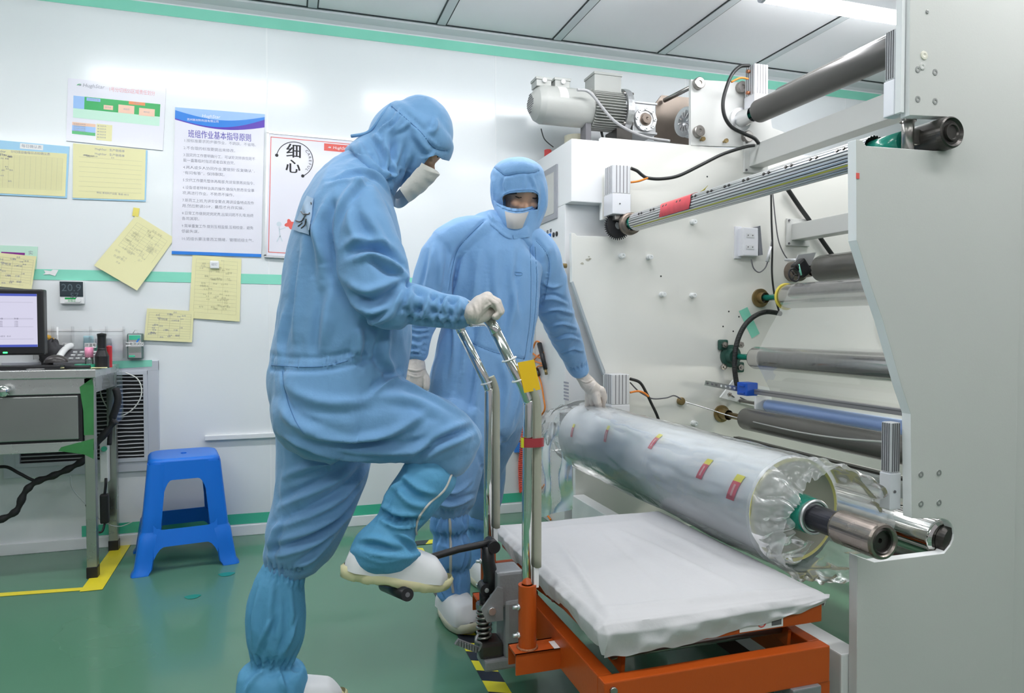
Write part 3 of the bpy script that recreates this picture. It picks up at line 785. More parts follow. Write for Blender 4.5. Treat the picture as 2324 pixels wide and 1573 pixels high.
# tape disc
p = P(152, 833, Z=dz+.02)
mb = MB(); mb.lathe([(0, .05), (.016, .05), (.016, .025), (0, .025)], (p.x, 3.43, dz), (0, 0, 1))
tag(mb.build('tape_roll', [mat('tape_roll_green', (.03, .33, .20), rough=.3)]), 'green tape roll lying flat on the desk before the phone', 'tape roll')
# papers on desk
def flat(name, pts, m, label, z=.002, cat='paper'):
    mb = MB(); mb.prism([Vector((x, y, dz+z)) for x, y in pts], (0, 0, .0012)); return tag(mb.build(name, m), label, cat)
X = lambda px, y: P(px, 850, Y=y).x
flat('note_paper', [(X(62, 3.32), 3.31), (X(95, 3.32), 3.305), (X(120, 3.36), 3.37), (X(90, 3.36), 3.375)], m_label, 'white paper slip on the front desk edge left of the yellow notes', .003)
flat('note_paper', [(X(75, 3.33), 3.33), (X(150, 3.33), 3.325), (X(160, 3.38), 3.40), (X(90, 3.38), 3.41)], m_yel, 'larger yellow note on the front desk edge', .0055)
flat('note_paper', [(X(206, 3.33), 3.325), (X(245, 3.33), 3.325), (X(243, 3.38), 3.385), (X(208, 3.38), 3.385)], m_yel, 'small yellow note at the right end of the desk top', .003)
mb = MB(); mb.tube([(X(148, 3.32), 3.318, dz+.009), (X(206, 3.32), 3.316, dz+.009)], .0075, n=10)
tag(mb.build('black_pen', m_black), 'black pen lying along the desk edge between the yellow notes', 'pen')
# curled clear film hanging off the desk end over the grille
m_clear = film_mat('clear_sheet', (.7, .74, .77), cover=.10, gloss=.08, rough=.2)
mb = MB()
def cf(u, v):
    a = P(247+u*30, 852-(u*10)+0*v, Y=3.66); b = P(249+u*30, 975-u*25, Y=3.70); q = a.lerp(b, v); q.y -= .012*math.sin(u*3+v*2); q.z += .02*math.sin(PI*u)*(1-v); return q
mb.grid(cf, 14, 14)
tag(mb.build('clear_film', m_clear, solid=.0006), 'curled grey clear film sheet hanging off the right end of the desk', 'film')
# white cable loop on grille
pts = [P(x, y, Y=WALLY-.035) for x, y in ((285, 846), (310, 858), (321, 880), (318, 905), (300, 930), (275, 944), (258, 940), (240, 920), (228, 890), (232, 862), (245, 850))]
tag(MB().tube(spline(pts, 6), .003, n=6).build('white_cable', mat('cable_white', (.72, .72, .68), rough=.4)), 'white cable looped in front of the louvred grille', 'cable')
# power strip, adapter and black cable bundle
A, B = P(229, 992, Y=3.66), P(247, 1092, Y=3.66)
t = thing('power_strip', 'white power strip strapped upright to the rear desk leg', 'power strip', (A.x, 3.66, B.z))
MB().box((A.x, 3.63, B.z), (B.x+.004, 3.672, A.z), .005).build('strip_body', mat('strip_white', (.66, .68, .66), rough=.4), t)
MB().cyl((A.x+.02, 3.63, A.z-.05), (A.x+.02, 3.622, A.z-.05), .012).build('switch', m_gtape2, t)
mb = MB(); p = P(238, 1150, Y=3.62); mb.box((p.x-.018, 3.60, p.z-.075), (p.x+.018, 3.635, p.z+.06), .008)
mb.tube(spline([(p.x, 3.618, p.z+.055), (p.x+.005, 3.62, p.z+.10), (p.x+.004, 3.63, B.z+.02)], 5), .006, n=8); mb.tube(spline([(p.x, 3.618, p.z-.07), (p.x-.01, 3.6, p.z-.11), (p.x-.04, 3.6, p.z-.09), (p.x-.07, 3.6, p.z+.02)], 5), .005, n=8)
tag(mb.build('power_adapter', m_black), 'black power adapter dangling under the white power strip', 'adapter')
pts = [P(x, y, Y=3.5) for x, y in ((-40, 1190), (5, 1178), (38, 1158), (55, 1120), (80, 1095), (120, 1080), (160, 1062), (195, 1040), (225, 1000), (262, 955))]
tag(MB().tube(spline(pts, 6), [.014+.003*math.sin(i*1.3) for i in range(55)], n=10).build('cable_bundle', m_blackm), 'thick black cable bundle sagging below the desk', 'cable')
pts = [P(x, y, Y=3.55) for x, y in ((-20, 1062), (15, 1060), (45, 1075), (85, 1092), (130, 1078))]
tag(MB().tube(spline(pts, 6), .007, n=8).build('black_cable', m_blackm), 'thinner black cable joining the bundle from the left under the desk', 'cable')
pts = [P(x, y, Y=3.60) for x, y in ((248, 1010), (252, 960), (262, 930), (268, 905), (262, 880))]
tag(MB().tube(spline(pts, 6), [.010]*8+[.016]*16+[.01]*1, n=8).build('cable_bundle', m_blackm), 'black cable coil tied to the rear desk leg', 'cable')
pts = [P(x, y, Y=3.64) for x, y in ((160, 1080), (165, 1110), (200, 1150), (235, 1185), (270, 1195), (300, 1185))]
tag(MB().tube(spline(pts, 6), .0022, n=6).build('thin_cable', mat('cable_pale', (.45, .5, .5), rough=.4)), 'thin pale cable drooping behind the desk leg', 'cable')

# ================================================================ STOOL
m_stool = mat('blue_plastic', (0.008, 0.16, 0.66), rough=.36, var=.04, vscale=3, spec=.4)
def stool(cx, cy, rz):
    hh = .475
    M = Matrix.Translation((cx, cy, 0)) @ Matrix.Rotation(rz, 4, 'Z')
    t = thing('plastic_stool', 'blue plastic stool standing by the wall right of the metal desk', 'stool', (cx, cy, 0))
    T = lambda q: M @ Vector(q)
    def half(z):       # half width of the side wall plane at height z (flaring down)
        f = 1-z/hh; w = .142+.046*f
        if z < .17: w += .010*(1-z/.17) + (.006 if z < .165 else 0)
        return w
    # seat
    mb = MB()
    n = 48
    def rr(a, w, r=.035):
        c, s_ = math.cos(a), math.sin(a); k_ = (abs(c)**6+abs(s_)**6)**(-1/6.0); return c*k_*w, s_*k_*w
    rings = [(hh-.03, .1455), (hh-.012, .144), (hh-.004, .139), (hh, .128), (hh-.001, .11), (hh-.001, .03)]
    def sf(u, v):
        i = min(int(round(v*(len(rings)-1))), len(rings)-1); z, w = rings[i]; x, y = rr(2*PI*u, w); return T((x, y, z))
    mb.grid(sf, n, len(rings), closeu=True)
    mb.lathe([(0, .012), (-.004, .012), (-.004, 0)], T((0, 0, hh+.001)), (0, 0, 1), n=12)
    x_, y_ = .03, .03
    mb.quad(*[T((a*.0301, b*.0301, hh-.0012)) for a, b in ((-1, -1), (1, -1), (1, 1), (-1, 1))])
    mb.build('seat', m_stool, t, recalc=True)
    # legs: L profile corners; sides between with an arched opening
    th = .006
    for sx in (1, -1):
        for sy in (1, -1):
            mb = MB()
            zs = [0, .004, .02, .06, .11, .158, .17, .175, .25, .33, .40, hh-.02]
            def lf(u, v):
                z = zs[int(round(v*(len(zs)-1)))]; w = half(z)
                if z < .01: w += .008
                lw = .072 if z > .17 else .064
                # profile: from one wing, round the corner to the other; a raised rib near the edge
                prof = [(w-lw-.004*(z < .2), w-.014), (w-lw, w-.002), (w-lw+.012, w), (w-.022, w), (w-.008, w-.003), (w-.003, w-.008), (w, w-.022), (w, w-lw+.012), (w-.002, w-lw), (w-.014, w-lw-.004*(z < .2))]
                x, y = prof[int(round(u*9))]; return T((sx*x, sy*y, z))
            mb.grid(lf, 10, len(zs))
            mb.build('leg', m_stool, t, solid=.004)
    # side aprons (top) and stretchers
    for q in range(4):
        Q = Matrix.Rotation(q*PI/2, 4, 'Z')
        mb = MB()
        def pt(x, z): return T(Q @ Vector((x, -(half(z)-.001), z)))
        # top apron with rounded-corner opening below
        n = 20
        for i in range(n):
            u0, u1 = -1+2*i/n, -1+2*(i+1)/n
            def zl(u): return .385-.055*max(0, (abs(u)-.62)/.38)**2
            wx = half(.39)-.066
            mb._f([mb.bm.verts.new(p) for p in (pt(u0*wx, zl(u0)), pt(u1*wx, zl(u1)), pt(u1*(half(.45)-.05), hh-.012), pt(u0*(half(.45)-.05), hh-.012))], True)
        mb.build('apron', m_stool, t, solid=.004)
        mb = MB()
        for i in range(n):
            u0, u1 = -1+2*i/n, -1+2*(i+1)/n
            def zb(u): return .108-.05*max(0, (abs(u)-.66)/.34)**2
            def zt_(u): return .178+.030*max(0, (abs(u)-.72)/.28)**2
            wx = half(.14)-.056
            mb._f([mb.bm.verts.new(p) for p in (pt(u0*wx, zb(u0)), pt(u1*wx, zb(u1)), pt(u1*wx, zt_(u1)), pt(u0*wx, zt_(u0)))], True)
        mb.build('stretcher', m_stool, t, solid=.005)
    return t
sc_ = (P(335, 1288, Z=0)+P(541, 1262, Z=0)+P(318, 1248, Z=0)+P(520, 1212, Z=0))/4
stool(-.452, 3.49, R(9))
# ================================================================ THE SLITTING MACHINE
NY, FY = 1.40, 3.215           # front faces of the near and far side plates
m_grey = mat('grey_enamel', (0.55, 0.56, 0.535), rough=.38, var=.03, vscale=2.5, bump=.03, bscale=250, spec=.4)
m_edge = mat('white_enamel', (0.80, 0.82, 0.82), rough=.4, var=.03, vscale=18)
m_cream = mat('cream_enamel', (0.78, 0.78, 0.735), rough=.22, var=.025, vscale=2.2, coat=.3, bump=.01, bscale=40)
m_cab = mat('cabinet_enamel', (0.78, 0.79, 0.80), rough=.32, var=.02, vscale=3, bump=.03, bscale=90)
m_beam = mat('beam_enamel', (0.60, 0.61, 0.59), rough=.35, var=.02, vscale=5)
m_rub = mat('grey_rubber', (0.085, 0.083, 0.078), rough=.42, var=.06, vscale=5)
m_rub2 = mat('dark_roller', (0.10, 0.098, 0.09), rough=.22, var=.08, vscale=5, spec=.6)
m_roll = mat('ground_steel', (0.55, 0.54, 0.52), rough=.22, metal=.9, rvar=.05, stretch=(1, 30, 1), vscale=2)
m_chr = mat('chrome_roll', (0.70, 0.69, 0.66), rough=.06, metal=1)
m_steel = mat('steel_part', (0.36, 0.34, 0.32), rough=.3, metal=.9, var=.15, vscale=20)
m_dark = mat('dark_steel', (0.07, 0.065, 0.06), rough=.32, metal=.7, var=.2, vscale=18)
m_iron = mat('brown_iron', (0.22, 0.18, 0.15), rough=.35, metal=.6, var=.2, vscale=14)
m_motor = mat('motor_grey', (0.40, 0.41, 0.39), rough=.4, var=.03)
m_cyl = mat('cylinder_alu', (0.66, 0.67, 0.69), rough=.36, metal=.25)
m_cylw = mat('cylinder_block', (0.74, 0.75, 0.79), rough=.4, metal=.3)
m_slot = mat('dark_slot', (0.13, 0.13, 0.14), rough=.6)
m_teal = mat('green_wrap', (0.02, 0.30, 0.22), rough=.2, coat=.5, var=.2, vscale=30)
m_hosek = mat('hose_black', (0.018, 0.02, 0.02), rough=.4)
m_hoseo = mat('hose_orange', (0.80, 0.24, 0.03), rough=.35)
m_brass = mat('brass', (0.30, 0.22, 0.10), rough=.35, metal=.8)
m_copper = mat('fitting', (0.40, 0.16, 0.08), rough=.4, metal=.5)

M = thing('slitting_machine', 'large film slitting machine with grey near side plate, cream far plate and rollers between', 'machine', (1.9, 2.3, 0))

def plate_outline():
    pts = [P(2064, -30, Y=NY)]
    pts[0].z = 1.985
    pl = [pts[0], P(2064, 262, Y=NY), P(2138, 265, Y=NY)]
    c = P(2143, 303, Y=NY); r_ = .0435
    for a in range(80, -100, -20): pl.append(Vector((c.x+r_*math.cos(R(a)), NY, c.z+r_*math.sin(R(a)))))
    pl += [P(2120, 342, Y=NY), P(1966, 331, Y=NY), P(1957, 318, Y=NY), P(1943, 316, Y=NY), P(1944, 545, Y=NY), P(1977, 651, Y=NY), P(2003, 726, Y=NY), P(2046, 877, Y=NY), P(2067, 940, Y=NY),
           P(2069, 1177, Y=NY), P(2135, 1177, Y=NY)]
    c = P(2136, 1216, Y=NY); r_ = .044
    for a in range(80, -70, -20): pl.append(Vector((c.x+r_*math.cos(R(a)), NY, c.z+r_*math.sin(R(a)))))
    pl += [P(2143, 1256, Y=NY), P(1985, 1276, Y=NY), P(1962, 1268, Y=NY), P(1946, 1262, Y=NY)]
    b = P(1946, 1573, Y=NY).x
    pl += [Vector((b, NY, 0.0)), Vector((1.886, NY, 0)), Vector((1.886, NY, 1.985))]
    return pl
OUT = plate_outline()
def side_plate(y, th, mface, medge, xmax=None):
    mb = MB(); pts = [Vector((min(p.x, 99), y, p.z)) for p in OUT]
    if xmax: pts = [Vector((xmax if p.x > 1.88 else p.x, y, p.z)) for p in pts]
    mb.prism(pts, (0, th, 0))
    for f in mb.bm.faces:
        if abs(f.normal.y) < .5: f.material_index = 1
    mb.bm.normal_update()
    for f in mb.bm.faces: f.material_index = 0 if abs(f.normal.y) > .5 else 1
    o = mb.build('side_plate', [mface, medge], M)
    md = o.modifiers.new('edge', 'BEVEL'); md.width = .0016; md.segments = 2; md.limit_method = 'ANGLE'
    return o
npl = side_plate(NY, .028, m_grey, m_edge)
npl['label'] = 'grey near side plate'
fpl = side_plate(FY, .03, m_cream, m_edge, 3.6)
fpl['label'] = 'cream far side plate'
# bracing edge of the near plate at its top
MB().box((OUT[0].x-.012, NY+.010, OUT[2].z+.003), (OUT[0].x, NY+.028, 1.985), .001).build('edge_strip', m_edge, npl)
# screws in the near plate
def screw(px, py, Y=NY, r_=.0085, par=None, m=None):
    c = P(px, py, Y=Y)
    mb = MB(); mb.lathe([(0, r_), (.0012, r_*.92), (.0012, r_*.45), (-.003, r_*.4), (-.003, 0)], (c.x, Y, c.z), (0, -1, 0), n=20)
    o = mb.build('screw', m or m_steel, par or npl)
    return o
m_scr_h = mat('screw_dark', (.30, .31, .30), rough=.4, metal=.4)
for q in ((2083, 158), (2122, 164), (2083, 225), (2122, 230), (2090, 1077), (2131, 1073), (2090, 1144), (2131, 1141)): screw(*q, m=m_scr_h)
for (px, py, rr, m) in ((2097, 126, .0115, mat('plug_cream', (.70, .68, .58), rough=.5)), (2093, 151, .0095, m_grey), (2104, 27, .005, m_scr_h)):
    c = P(px, py, Y=NY); MB().lathe([(0, rr), (.002, rr*.9), (.0025, rr*.5), (.001, 0)], (c.x, NY, c.z), (0, -1, 0), n=24).build('plug', m, npl)
# red tag and white tape on the near plate's edge
s = Sheet([(1921, 400), (1950, 388), (1950, 410), (1921, 416)], NY-.0012, .0008)
c = P(1944, 400, Y=NY)
mb = MB(); mb.box((c.x-.002, NY-.001, c.z-.006), (c.x+.008, NY-.0002, c.z+.008)); tag(mb.build('red_sticker', m_redink), 'tiny red tape tab on the left edge of the grey side plate', 'tape')

# far edge of the plate: folded blue-grey strip showing on the far plate's slope
a, b = P(1297, 640, Y=FY-.002), P(1370, 850, Y=FY-.002)
MB().obox(a, b, .02, .012).build('edge_strip', mat('edge_bluegrey', (.42, .47, .50), rough=.4), fpl)

# ---- rollers
def roller(X, Z, r_, y0, y1, m, name='roller', ends=True, label=None, cap=None, shaft=.016, mshaft=None):
    mb = MB(); mb.lathe([(0, 0), (0, r_*.80), (.003, r_*.97), (.010, r_), (y1-y0-.010, r_), (y1-y0-.003, r_*.97), (y1-y0, r_*.8), (y1-y0, 0)], (X, y0, Z), (0, 1, 0), n=48)
    for f in mb.bm.faces:
        if abs(f.normal.y) < .3: pass
    mb.bm.normal_update()
    for f in mb.bm.faces: f.smooth = abs(f.normal.y) < .5
    o = mb.build(name, m, M, label=label)
    if shaft: MB().cyl((X, NY+.02, Z), (X, FY+.01, Z), shaft, n=20).build('shaft', mshaft or m_steel, o)
    return o
c = P(1722, 253, Y=3.05); RT = roller(c.x, c.z, .058, 1.62, 3.05, m_rub, label='grey rubber roller at the top', mshaft=m_teal)
MB().lathe([(0, .062), (.02, .062), (.025, .045), (.10, .038), (.12, .038)], (c.x, FY-.001, c.z), (0, -1, 0), smooth=False).build('bearing_flange', m_alu, RT)
roller(c.x+.135, c.z+.088, .048, 1.62, 3.05, m_rub2, label='darker roller behind the top roller')
c = P(1862, 610, Y=3.0); r_dark = roller(c.x, c.z, .068, 1.6, 3.0, m_rub2, label='dark polished roller', mshaft=m_iron)
MB().lathe([(0, .055), (.06, .055), (.065, .04), (.16, .035)], (c.x, FY-.001, c.z), (0, -1, 0)).build('bearing_housing', m_iron, r_dark)
c = P(1785, 673, Y=3.0); RH = roller(c.x, c.z, .061, 1.5, 3.0, m_roll, label='steel roller with a yellow end ring', mshaft=m_teal); HX, HZ = c.x, c.z
MB().tube([(HX+.062*math.cos(a), 3.004, HZ+.062*math.sin(a)) for a in [2*PI*i/36 for i in range(36)]], .007, n=8, closed=True).build('yellow_ring', mat('ring_yellow', (.70, .58, .08), rough=.4), RH)
MB().lathe([(0, .05), (.012, .05), (.014, .03), (.05, .028)], (HX, FY-.001, HZ), (0, -1, 0)).build('bearing_flange', m_brass, RH)
c = P(1714, 812, Y=3.0); RI = roller(c.x, c.z, .056, 1.5, 3.0, m_roll, label='steel roller on a dark green bearing block', mshaft=m_teal); IX, IZ = c.x, c.z
hb = MB().lathe([(0, .06), (.015, .06), (.02, .042), (.05, .036), (.05, .02)], (IX, FY-.001, IZ), (0, -1, 0), n=28)
m_hous = mat('housing_green', (.03, .09, .07), rough=.35)
for (dx, dz_) in ((-.05, .06), (.05, -.06)):
    hb.box((IX+dx-.028, FY-.022, IZ+dz_-.028), (IX+dx+.028, FY-.001, IZ+dz_+.028), .01)
hb.build('bearing_block', m_hous, RI)
for (dx, dz_) in ((-.05, .06), (.05, -.06), (-.055, -.055), (.05, .06)):
    MB().lathe([(0, .017), (.012, .017), (.012, .008), (.02, .008), (.02, 0)], (IX+dx, FY-.022, IZ+dz_), (0, -1, 0), n=6).build('bolt', m_steel, RI)
c = P(1693, 950, Y=3.0); JX, JZ = c.x, c.z; RJ = roller(JX, JZ, .056, 1.5, 3.0, m_rub2, label='dark roller above the film roll', mshaft=m_brass)
MB().lathe([(0, .045), (.012, .045), (.014, .03), (.07, .026)], (JX, FY-.001, JZ), (0, -1, 0)).build('bearing_flange', m_brass, RJ)
c = P(1742, 920, Y=2.95); KX, KZ = c.x, c.z; RK = roller(KX, KZ, .030, 1.5, 2.95, mat('blue_roller', (.33, .48, .84), rough=.3, coat=.4), label='slim light blue roller', shaft=.009)
# web of clear film over rollers H and I
m_web = film_mat('web_film', (.86, .88, .88), cover=.22, gloss=.2, rough=.05)
path = []
for a in range(60, 181, 12): path.append((HX+.0625*math.cos(R(a)), HZ+.0625*math.sin(R(a))))
path += [(IX-.058*math.cos(R(20))+.0, IZ+.058*math.sin(R(20)))]
for a in range(180, 231, 12): path.append((IX+.0575*math.cos(R(a)), IZ+.0575*math.sin(R(a))))
path += [(IX+.03, IZ-.16), (IX+.05, .66)]
def wf(u, v):
    f = v*(len(path)-1); i = min(int(f), len(path)-2); t = f-i
    x = path[i][0]*(1-t)+path[i+1][0]*t; z = path[i][1]*(1-t)+path[i+1][1]*t
    return Vector((x, 1.52+(2.92-1.52)*u, z))
wb = MB().grid(wf, 2, 80).build('film_web', m_web, None)
tag(wb, 'clear film web running down over the steel rollers of the machine', 'film')

# ---- crossbeams
def beam(pf, X, zlo, zhi, w, label):
    o = MB().box((X, NY+.03, zlo), (X+w, FY-.012, zhi), .004).build('crossbeam', m_beam, M, label=label)
    MB().box((X-.03, FY-.014, zlo-.03), (X+w+.03, FY-.0005, zhi+.03), .003).build('beam_flange', m_beam, o)
    for (dx, dz_) in ((-.02, -.02), (-.02, .02)):
        zz = zlo-.018 if dz_ < 0 else zhi+.018
        MB().cyl((X-.018, FY-.014, zz), (X-.018, FY-.018, zz), .006, n=12).build('bolt', m_slot, o)
    return o
c1_, c2_ = P(1697, 333, Y=FY), P(1697, 380, Y=FY)
beam(None, c1_.x, c2_.z, c1_.z, .09, 'upper crossbeam')
c1_, c2_ = P(1793, 509, Y=FY), P(1793, 546, Y=FY)
beam(None, c1_.x, c2_.z, c1_.z, .09, 'middle crossbeam')
# grooved aluminium square bar and flat bars
def bar_y(px0, py0, X2=None, w=.03, h=.022, y0=NY+.03, y1=3.0, m=None, name='guide_bar', label=None):
    c = P(px0, py0, Y=y1); o = MB()
    o.box((c.x, y0, c.z-h/2), (c.x+w, y1, c.z+h/2), .002)
    o.box((c.x-.001, y0, c.z-h*.1), (c.x+w*.5, y1, c.z+h*.1)) if False else None
    return o.build(name, m or m_alu, M, label=label), c
GB, gc = bar_y(1703, 888, w=.03, h=.026, m=mat('alu_profile', (.33, .33, .34), rough=.4, metal=.6), label='grooved aluminium bar')
MB().box((gc.x-.0012, NY+.03, gc.z+.002), (gc.x+.004, 3.0, gc.z+.006)).build('groove', m_slot, GB)
GB2, g2 = bar_y(1665, 997, w=.055, h=.02, m=mat('alu_profile2', (.62, .63, .62), rough=.35, metal=.5), label='flat silver bar below the dark roller')
MB().box((g2.x-.001, NY+.03, g2.z+.004), (g2.x+.03, 3.0, g2.z+.013)).build('groove', m_dark, GB2)
bar_y(1700, 1022, w=.075, h=.055, m=m_cyl, label='broad silver bar low in the machine')
bar_y(1735, 1062, w=.04, h=.03, m=m_steel, label='dark bar low in the machine')
c = P(2128, 1215, Y=1.47); QX, QZ = c.x, c.z
RQ = roller(QX-.022, QZ, .056, NY+.03, 3.05, m_chr, label='mirror bright contact roller at the lower slot', shaft=0)
MB().lathe([(0, 0), (0, .044), (.024, .044), (.024, 0)], (QX-.012, NY+.005, QZ), (0, 1, 0), n=32).build('end_bearing', m_dark, RQ)
roller(QX+.10, QZ-.12, .05, 1.44, 3.05, m_roll, label='lower steel roller behind the film roll')

# ---- pneumatic cylinders
def cylinder(cx, cy, z0, z1, w, hoses, m_up=None, near=False, label=None):
    o = MB(); zm = z0+(z1-z0)*.42
    o.box((cx-w/2, cy-w/2, z0), (cx+w/2, cy+w/2, zm), .003)
    o = o.build('cylinder_block', m_cylw, M, label=label)
    b = MB(); b.box((cx-w/2+.002, cy-w/2+.002, zm), (cx+w/2-.002, cy+w/2-.002, z1), .004)
    for i in range(4):
        x = cx-w/2+w*(.22+.19*i); b.mi = 1; b.box((x-.0013, cy-w/2+.0005, zm+.004), (x+.0013, cy-w/2+.004, z1-.002))
        y = cy-w/2+w*(.22+.19*i); b.box((cx-w/2+.0005, y-.0013, zm+.004), (cx-w/2+.004, y+.0013, z1-.002)); b.mi = 0
    b.build('ribbed_barrel', [m_cyl, m_slot], o)
    MB().cyl((cx-w*.1, cy-w/2-.0005, z0+(zm-z0)*.5), (cx-w*.1, cy-w/2-.002, z0+(zm-z0)*.5), .004, n=12).build('hole', m_slot, o)
    if hoses:
        for (zz, L) in ((z1-.03, 0), (zm+.015, 1)):
            MB().cyl((cx+w/2*hoses, cy, zz), (cx+(w/2+.016)*hoses, cy, zz), .009, n=12).build('fitting', m_copper, o)
    return o
ccx = P(1402, 430, Y=3.14).x
z_ = lambda py, Y, px=1402: P(px, py, Y=Y).z
cylinder(ccx, 3.145, z_(486, 3.1), z_(374, 3.1), .098, 1, label='far cylinder over the grooved shaft')
ncx = P(2028, 180, Y=1.455).x
cylinder(ncx, 1.452, P(2024, 268, Y=1.46).z, P(2024, 74, Y=1.46).z, .036, 0, label='near cylinder at the upper slot')
cylinder(ccx+.0, 3.145, .56, z_(850, 3.1), .098, 1, label='far cylinder beside the film roll')
cylinder(ncx+.006, 1.452, P(2030, 1150, Y=1.46).z, P(2030, 956, Y=1.46).z, .036, 0, label='near cylinder at the lower slot')
cx = P(1718, 200, Y=3.14).x
cylinder(cx, 3.145, P(1718, 262, Y=3.1).z, P(1718, 143, Y=3.1).z, .086, -1, label='uppermost cylinder on the small top plate')

# spreader shaft with grooves
SX = P(1440, 505, Y=3.05).x; SZ = P(1440, 505, Y=3.05).z
m_air = mat('groove_alu', (.60, .60, .60), rough=.3, metal=.8)
mb = MB(); n = 96; r_ = .0425
def sp(u, v):
    a = 2*PI*u; k_ = int(round(u*n)) % n; rr = r_*(.93 if (k_ % 4 == 0) else 1.0)
    return Vector((SX+rr*math.cos(a), 1.60+(3.03-1.60)*v, SZ+rr*math.sin(a)))
mb.grid(sp, n, 2, smooth=False, closeu=True)
for f in mb.bm.faces:
    pass
mb.mi = 0
mb.lathe([(0, .0425), (0.0, 0)], (SX, 3.03, SZ), (0, 1, 0), n=32)
AS = mb.build('grooved_shaft', [m_air], M, label='grooved aluminium winding shaft')
mb = MB()
for k_ in range(0, 96, 4):
    a = 2*PI*k_/96; t_ = Vector((-math.sin(a), 0, math.cos(a))); c = Vector((SX+.0412*math.cos(a), 0, SZ+.0412*math.sin(a)))
    mb.quad(c-t_*.0008+Vector((0, 1.6, 0)), c+t_*.0008+Vector((0, 1.6, 0)), c+t_*.0008+Vector((0, 3.03, 0)), c-t_*.0008+Vector((0, 3.03, 0)))
mb.build('groove_lines', m_blackm, AS)
for i in range(12):
    y = 1.68+i*.112
    for d in (0, .026):
        a = R(150); c = Vector((SX+.0422*math.cos(a), y+d, SZ+.0422*math.sin(a)))
        MB().cyl(c, c+Vector((math.cos(a), 0, math.sin(a)))*.0035, .0055, n=12).build('pin', m_dark, AS)
a = R(222)
MB().grid(lambda u, v: Vector((SX+.0433*math.cos(a+(u-.5)*.10), 1.6+1.4*v, SZ+.0433*math.sin(a+(u-.5)*.10))), 3, 2).build('yellow_strip', mat('strip_yellow', (.62, .60, .06), rough=.4), AS)
mb = MB()
mb.grid(lambda u, v: Vector((SX+.0446*math.cos(R(95)+u*R(115)), 2.50+.24*v+.012*math.sin(u*7), SZ+.0446*math.sin(R(95)+u*R(115)))), 14, 2)
tag(mb.build('red_tape', mat('tape_red', (.62, .05, .07), rough=.3, var=.25, vscale=40, stretch=(1, 1.2, .2)), solid=.001), 'red tape wrapped on the grooved winding shaft', 'tape')
mb = MB(); mb.grid(lambda u, v: Vector((SX+.0446*math.cos(R(88)+u*R(22)), 2.46+.035*v-.05*u, SZ+.0446*math.sin(R(88)+u*R(22))+.012*u*(1-v))), 6, 4)
tag(mb.build('yellow_tape_tab', m_ytape, solid=.001), 'yellow tape tab beside the red tape on the winding shaft', 'tape')
MB().cyl((SX, 3.03, SZ), (SX, 3.08, SZ), .034, .03, n=20).build('green_collar', m_teal, AS)
MB().lathe([(0, .035), (.0, .052), (.03, .055), (.05, .048), (.06, .03)], (SX, 3.075, SZ), (0, 1, 0), n=32, smooth=True).build('far_bearing', m_iron, AS)
mb = MB()
for i in range(40):
    a = 2*PI*i/40; mb.cyl((SX-.03+.058*math.cos(a), 3.17, SZ+.058*math.sin(a)), (SX-.03+.072*math.cos(a), 3.17, SZ+.072*math.sin(a)), .004, .002, n=5)
mb.lathe([(0, .02), (0, .06), (.03, .06), (.03, .02)], (SX-.03, 3.155, SZ), (0, 1, 0))
mb.build('brush_ring', m_blackm, AS)
MB().box((ccx-.022, 3.12, SZ+.02), (ccx+.022, 3.16, z_(486, 3.1)+.002), .004).build('clamp_rod', m_steel, AS)
nb = P(2150, 303, Y=1.385)
MB().cyl((SX, 1.50, SZ), (SX, 1.62, SZ), .030, n=24).build('green_neck', m_teal, AS)
mb = MB(); mb.lathe([(0, 0), (0, .016), (-.004, .018), (-.004, .022), (.003, .024), (.003, .030), (-.003, .036), (0, .0395), (.012, .041), (.10, .041), (.115, .036), (.115, .02)], (nb.x, 1.372, nb.z), (0, 1, 0), n=40)
mb.build('near_bearing', m_dark, AS)
mb = MB(); c = P(2062, 300, Y=1.44)
mb.cyl((c.x+.003, 1.445, P(2060, 262, Y=1.44).z+.01), (c.x+.003, 1.445, nb.z-.035), .015, n=20); mb.lathe([(0, .02), (.006, .02)], (c.x+.003, 1.445, P(2060, 275, Y=1.44).z), (0, 0, 1))
mb.box((c.x, 1.432, nb.z-.02), (c.x+.07, 1.458, nb.z+.02), .004)
mb.build('clamp_pin', m_steel, AS)
c0, c1_ = P(2008, 330, Y=1.52), P(2050, 318, Y=1.46)

# ---- cabinet behind the far plate
CX = P(1297, 400, Y=FY).x
zt = P(1297, 314, Y=FY).z
Q = MB()
zlow = P(1297, 457, Y=FY).z
Q.box((CX, 3.30, 0), (CX+.5, 3.735, zlow), .004)
Q.box((CX, FY+.001, zlow), (P(1369, 400, Y=FY).x+.10, 3.735, zt), .004)
cab = Q.build('control_cabinet', m_cab, M, label='white control cabinet at the far end')
Q = MB(); Q.box((CX+.05, 3.302, 0), (CX+2.1, 3.733, zt-.004), .003); Q.build('rear_housing', m_cab, M)
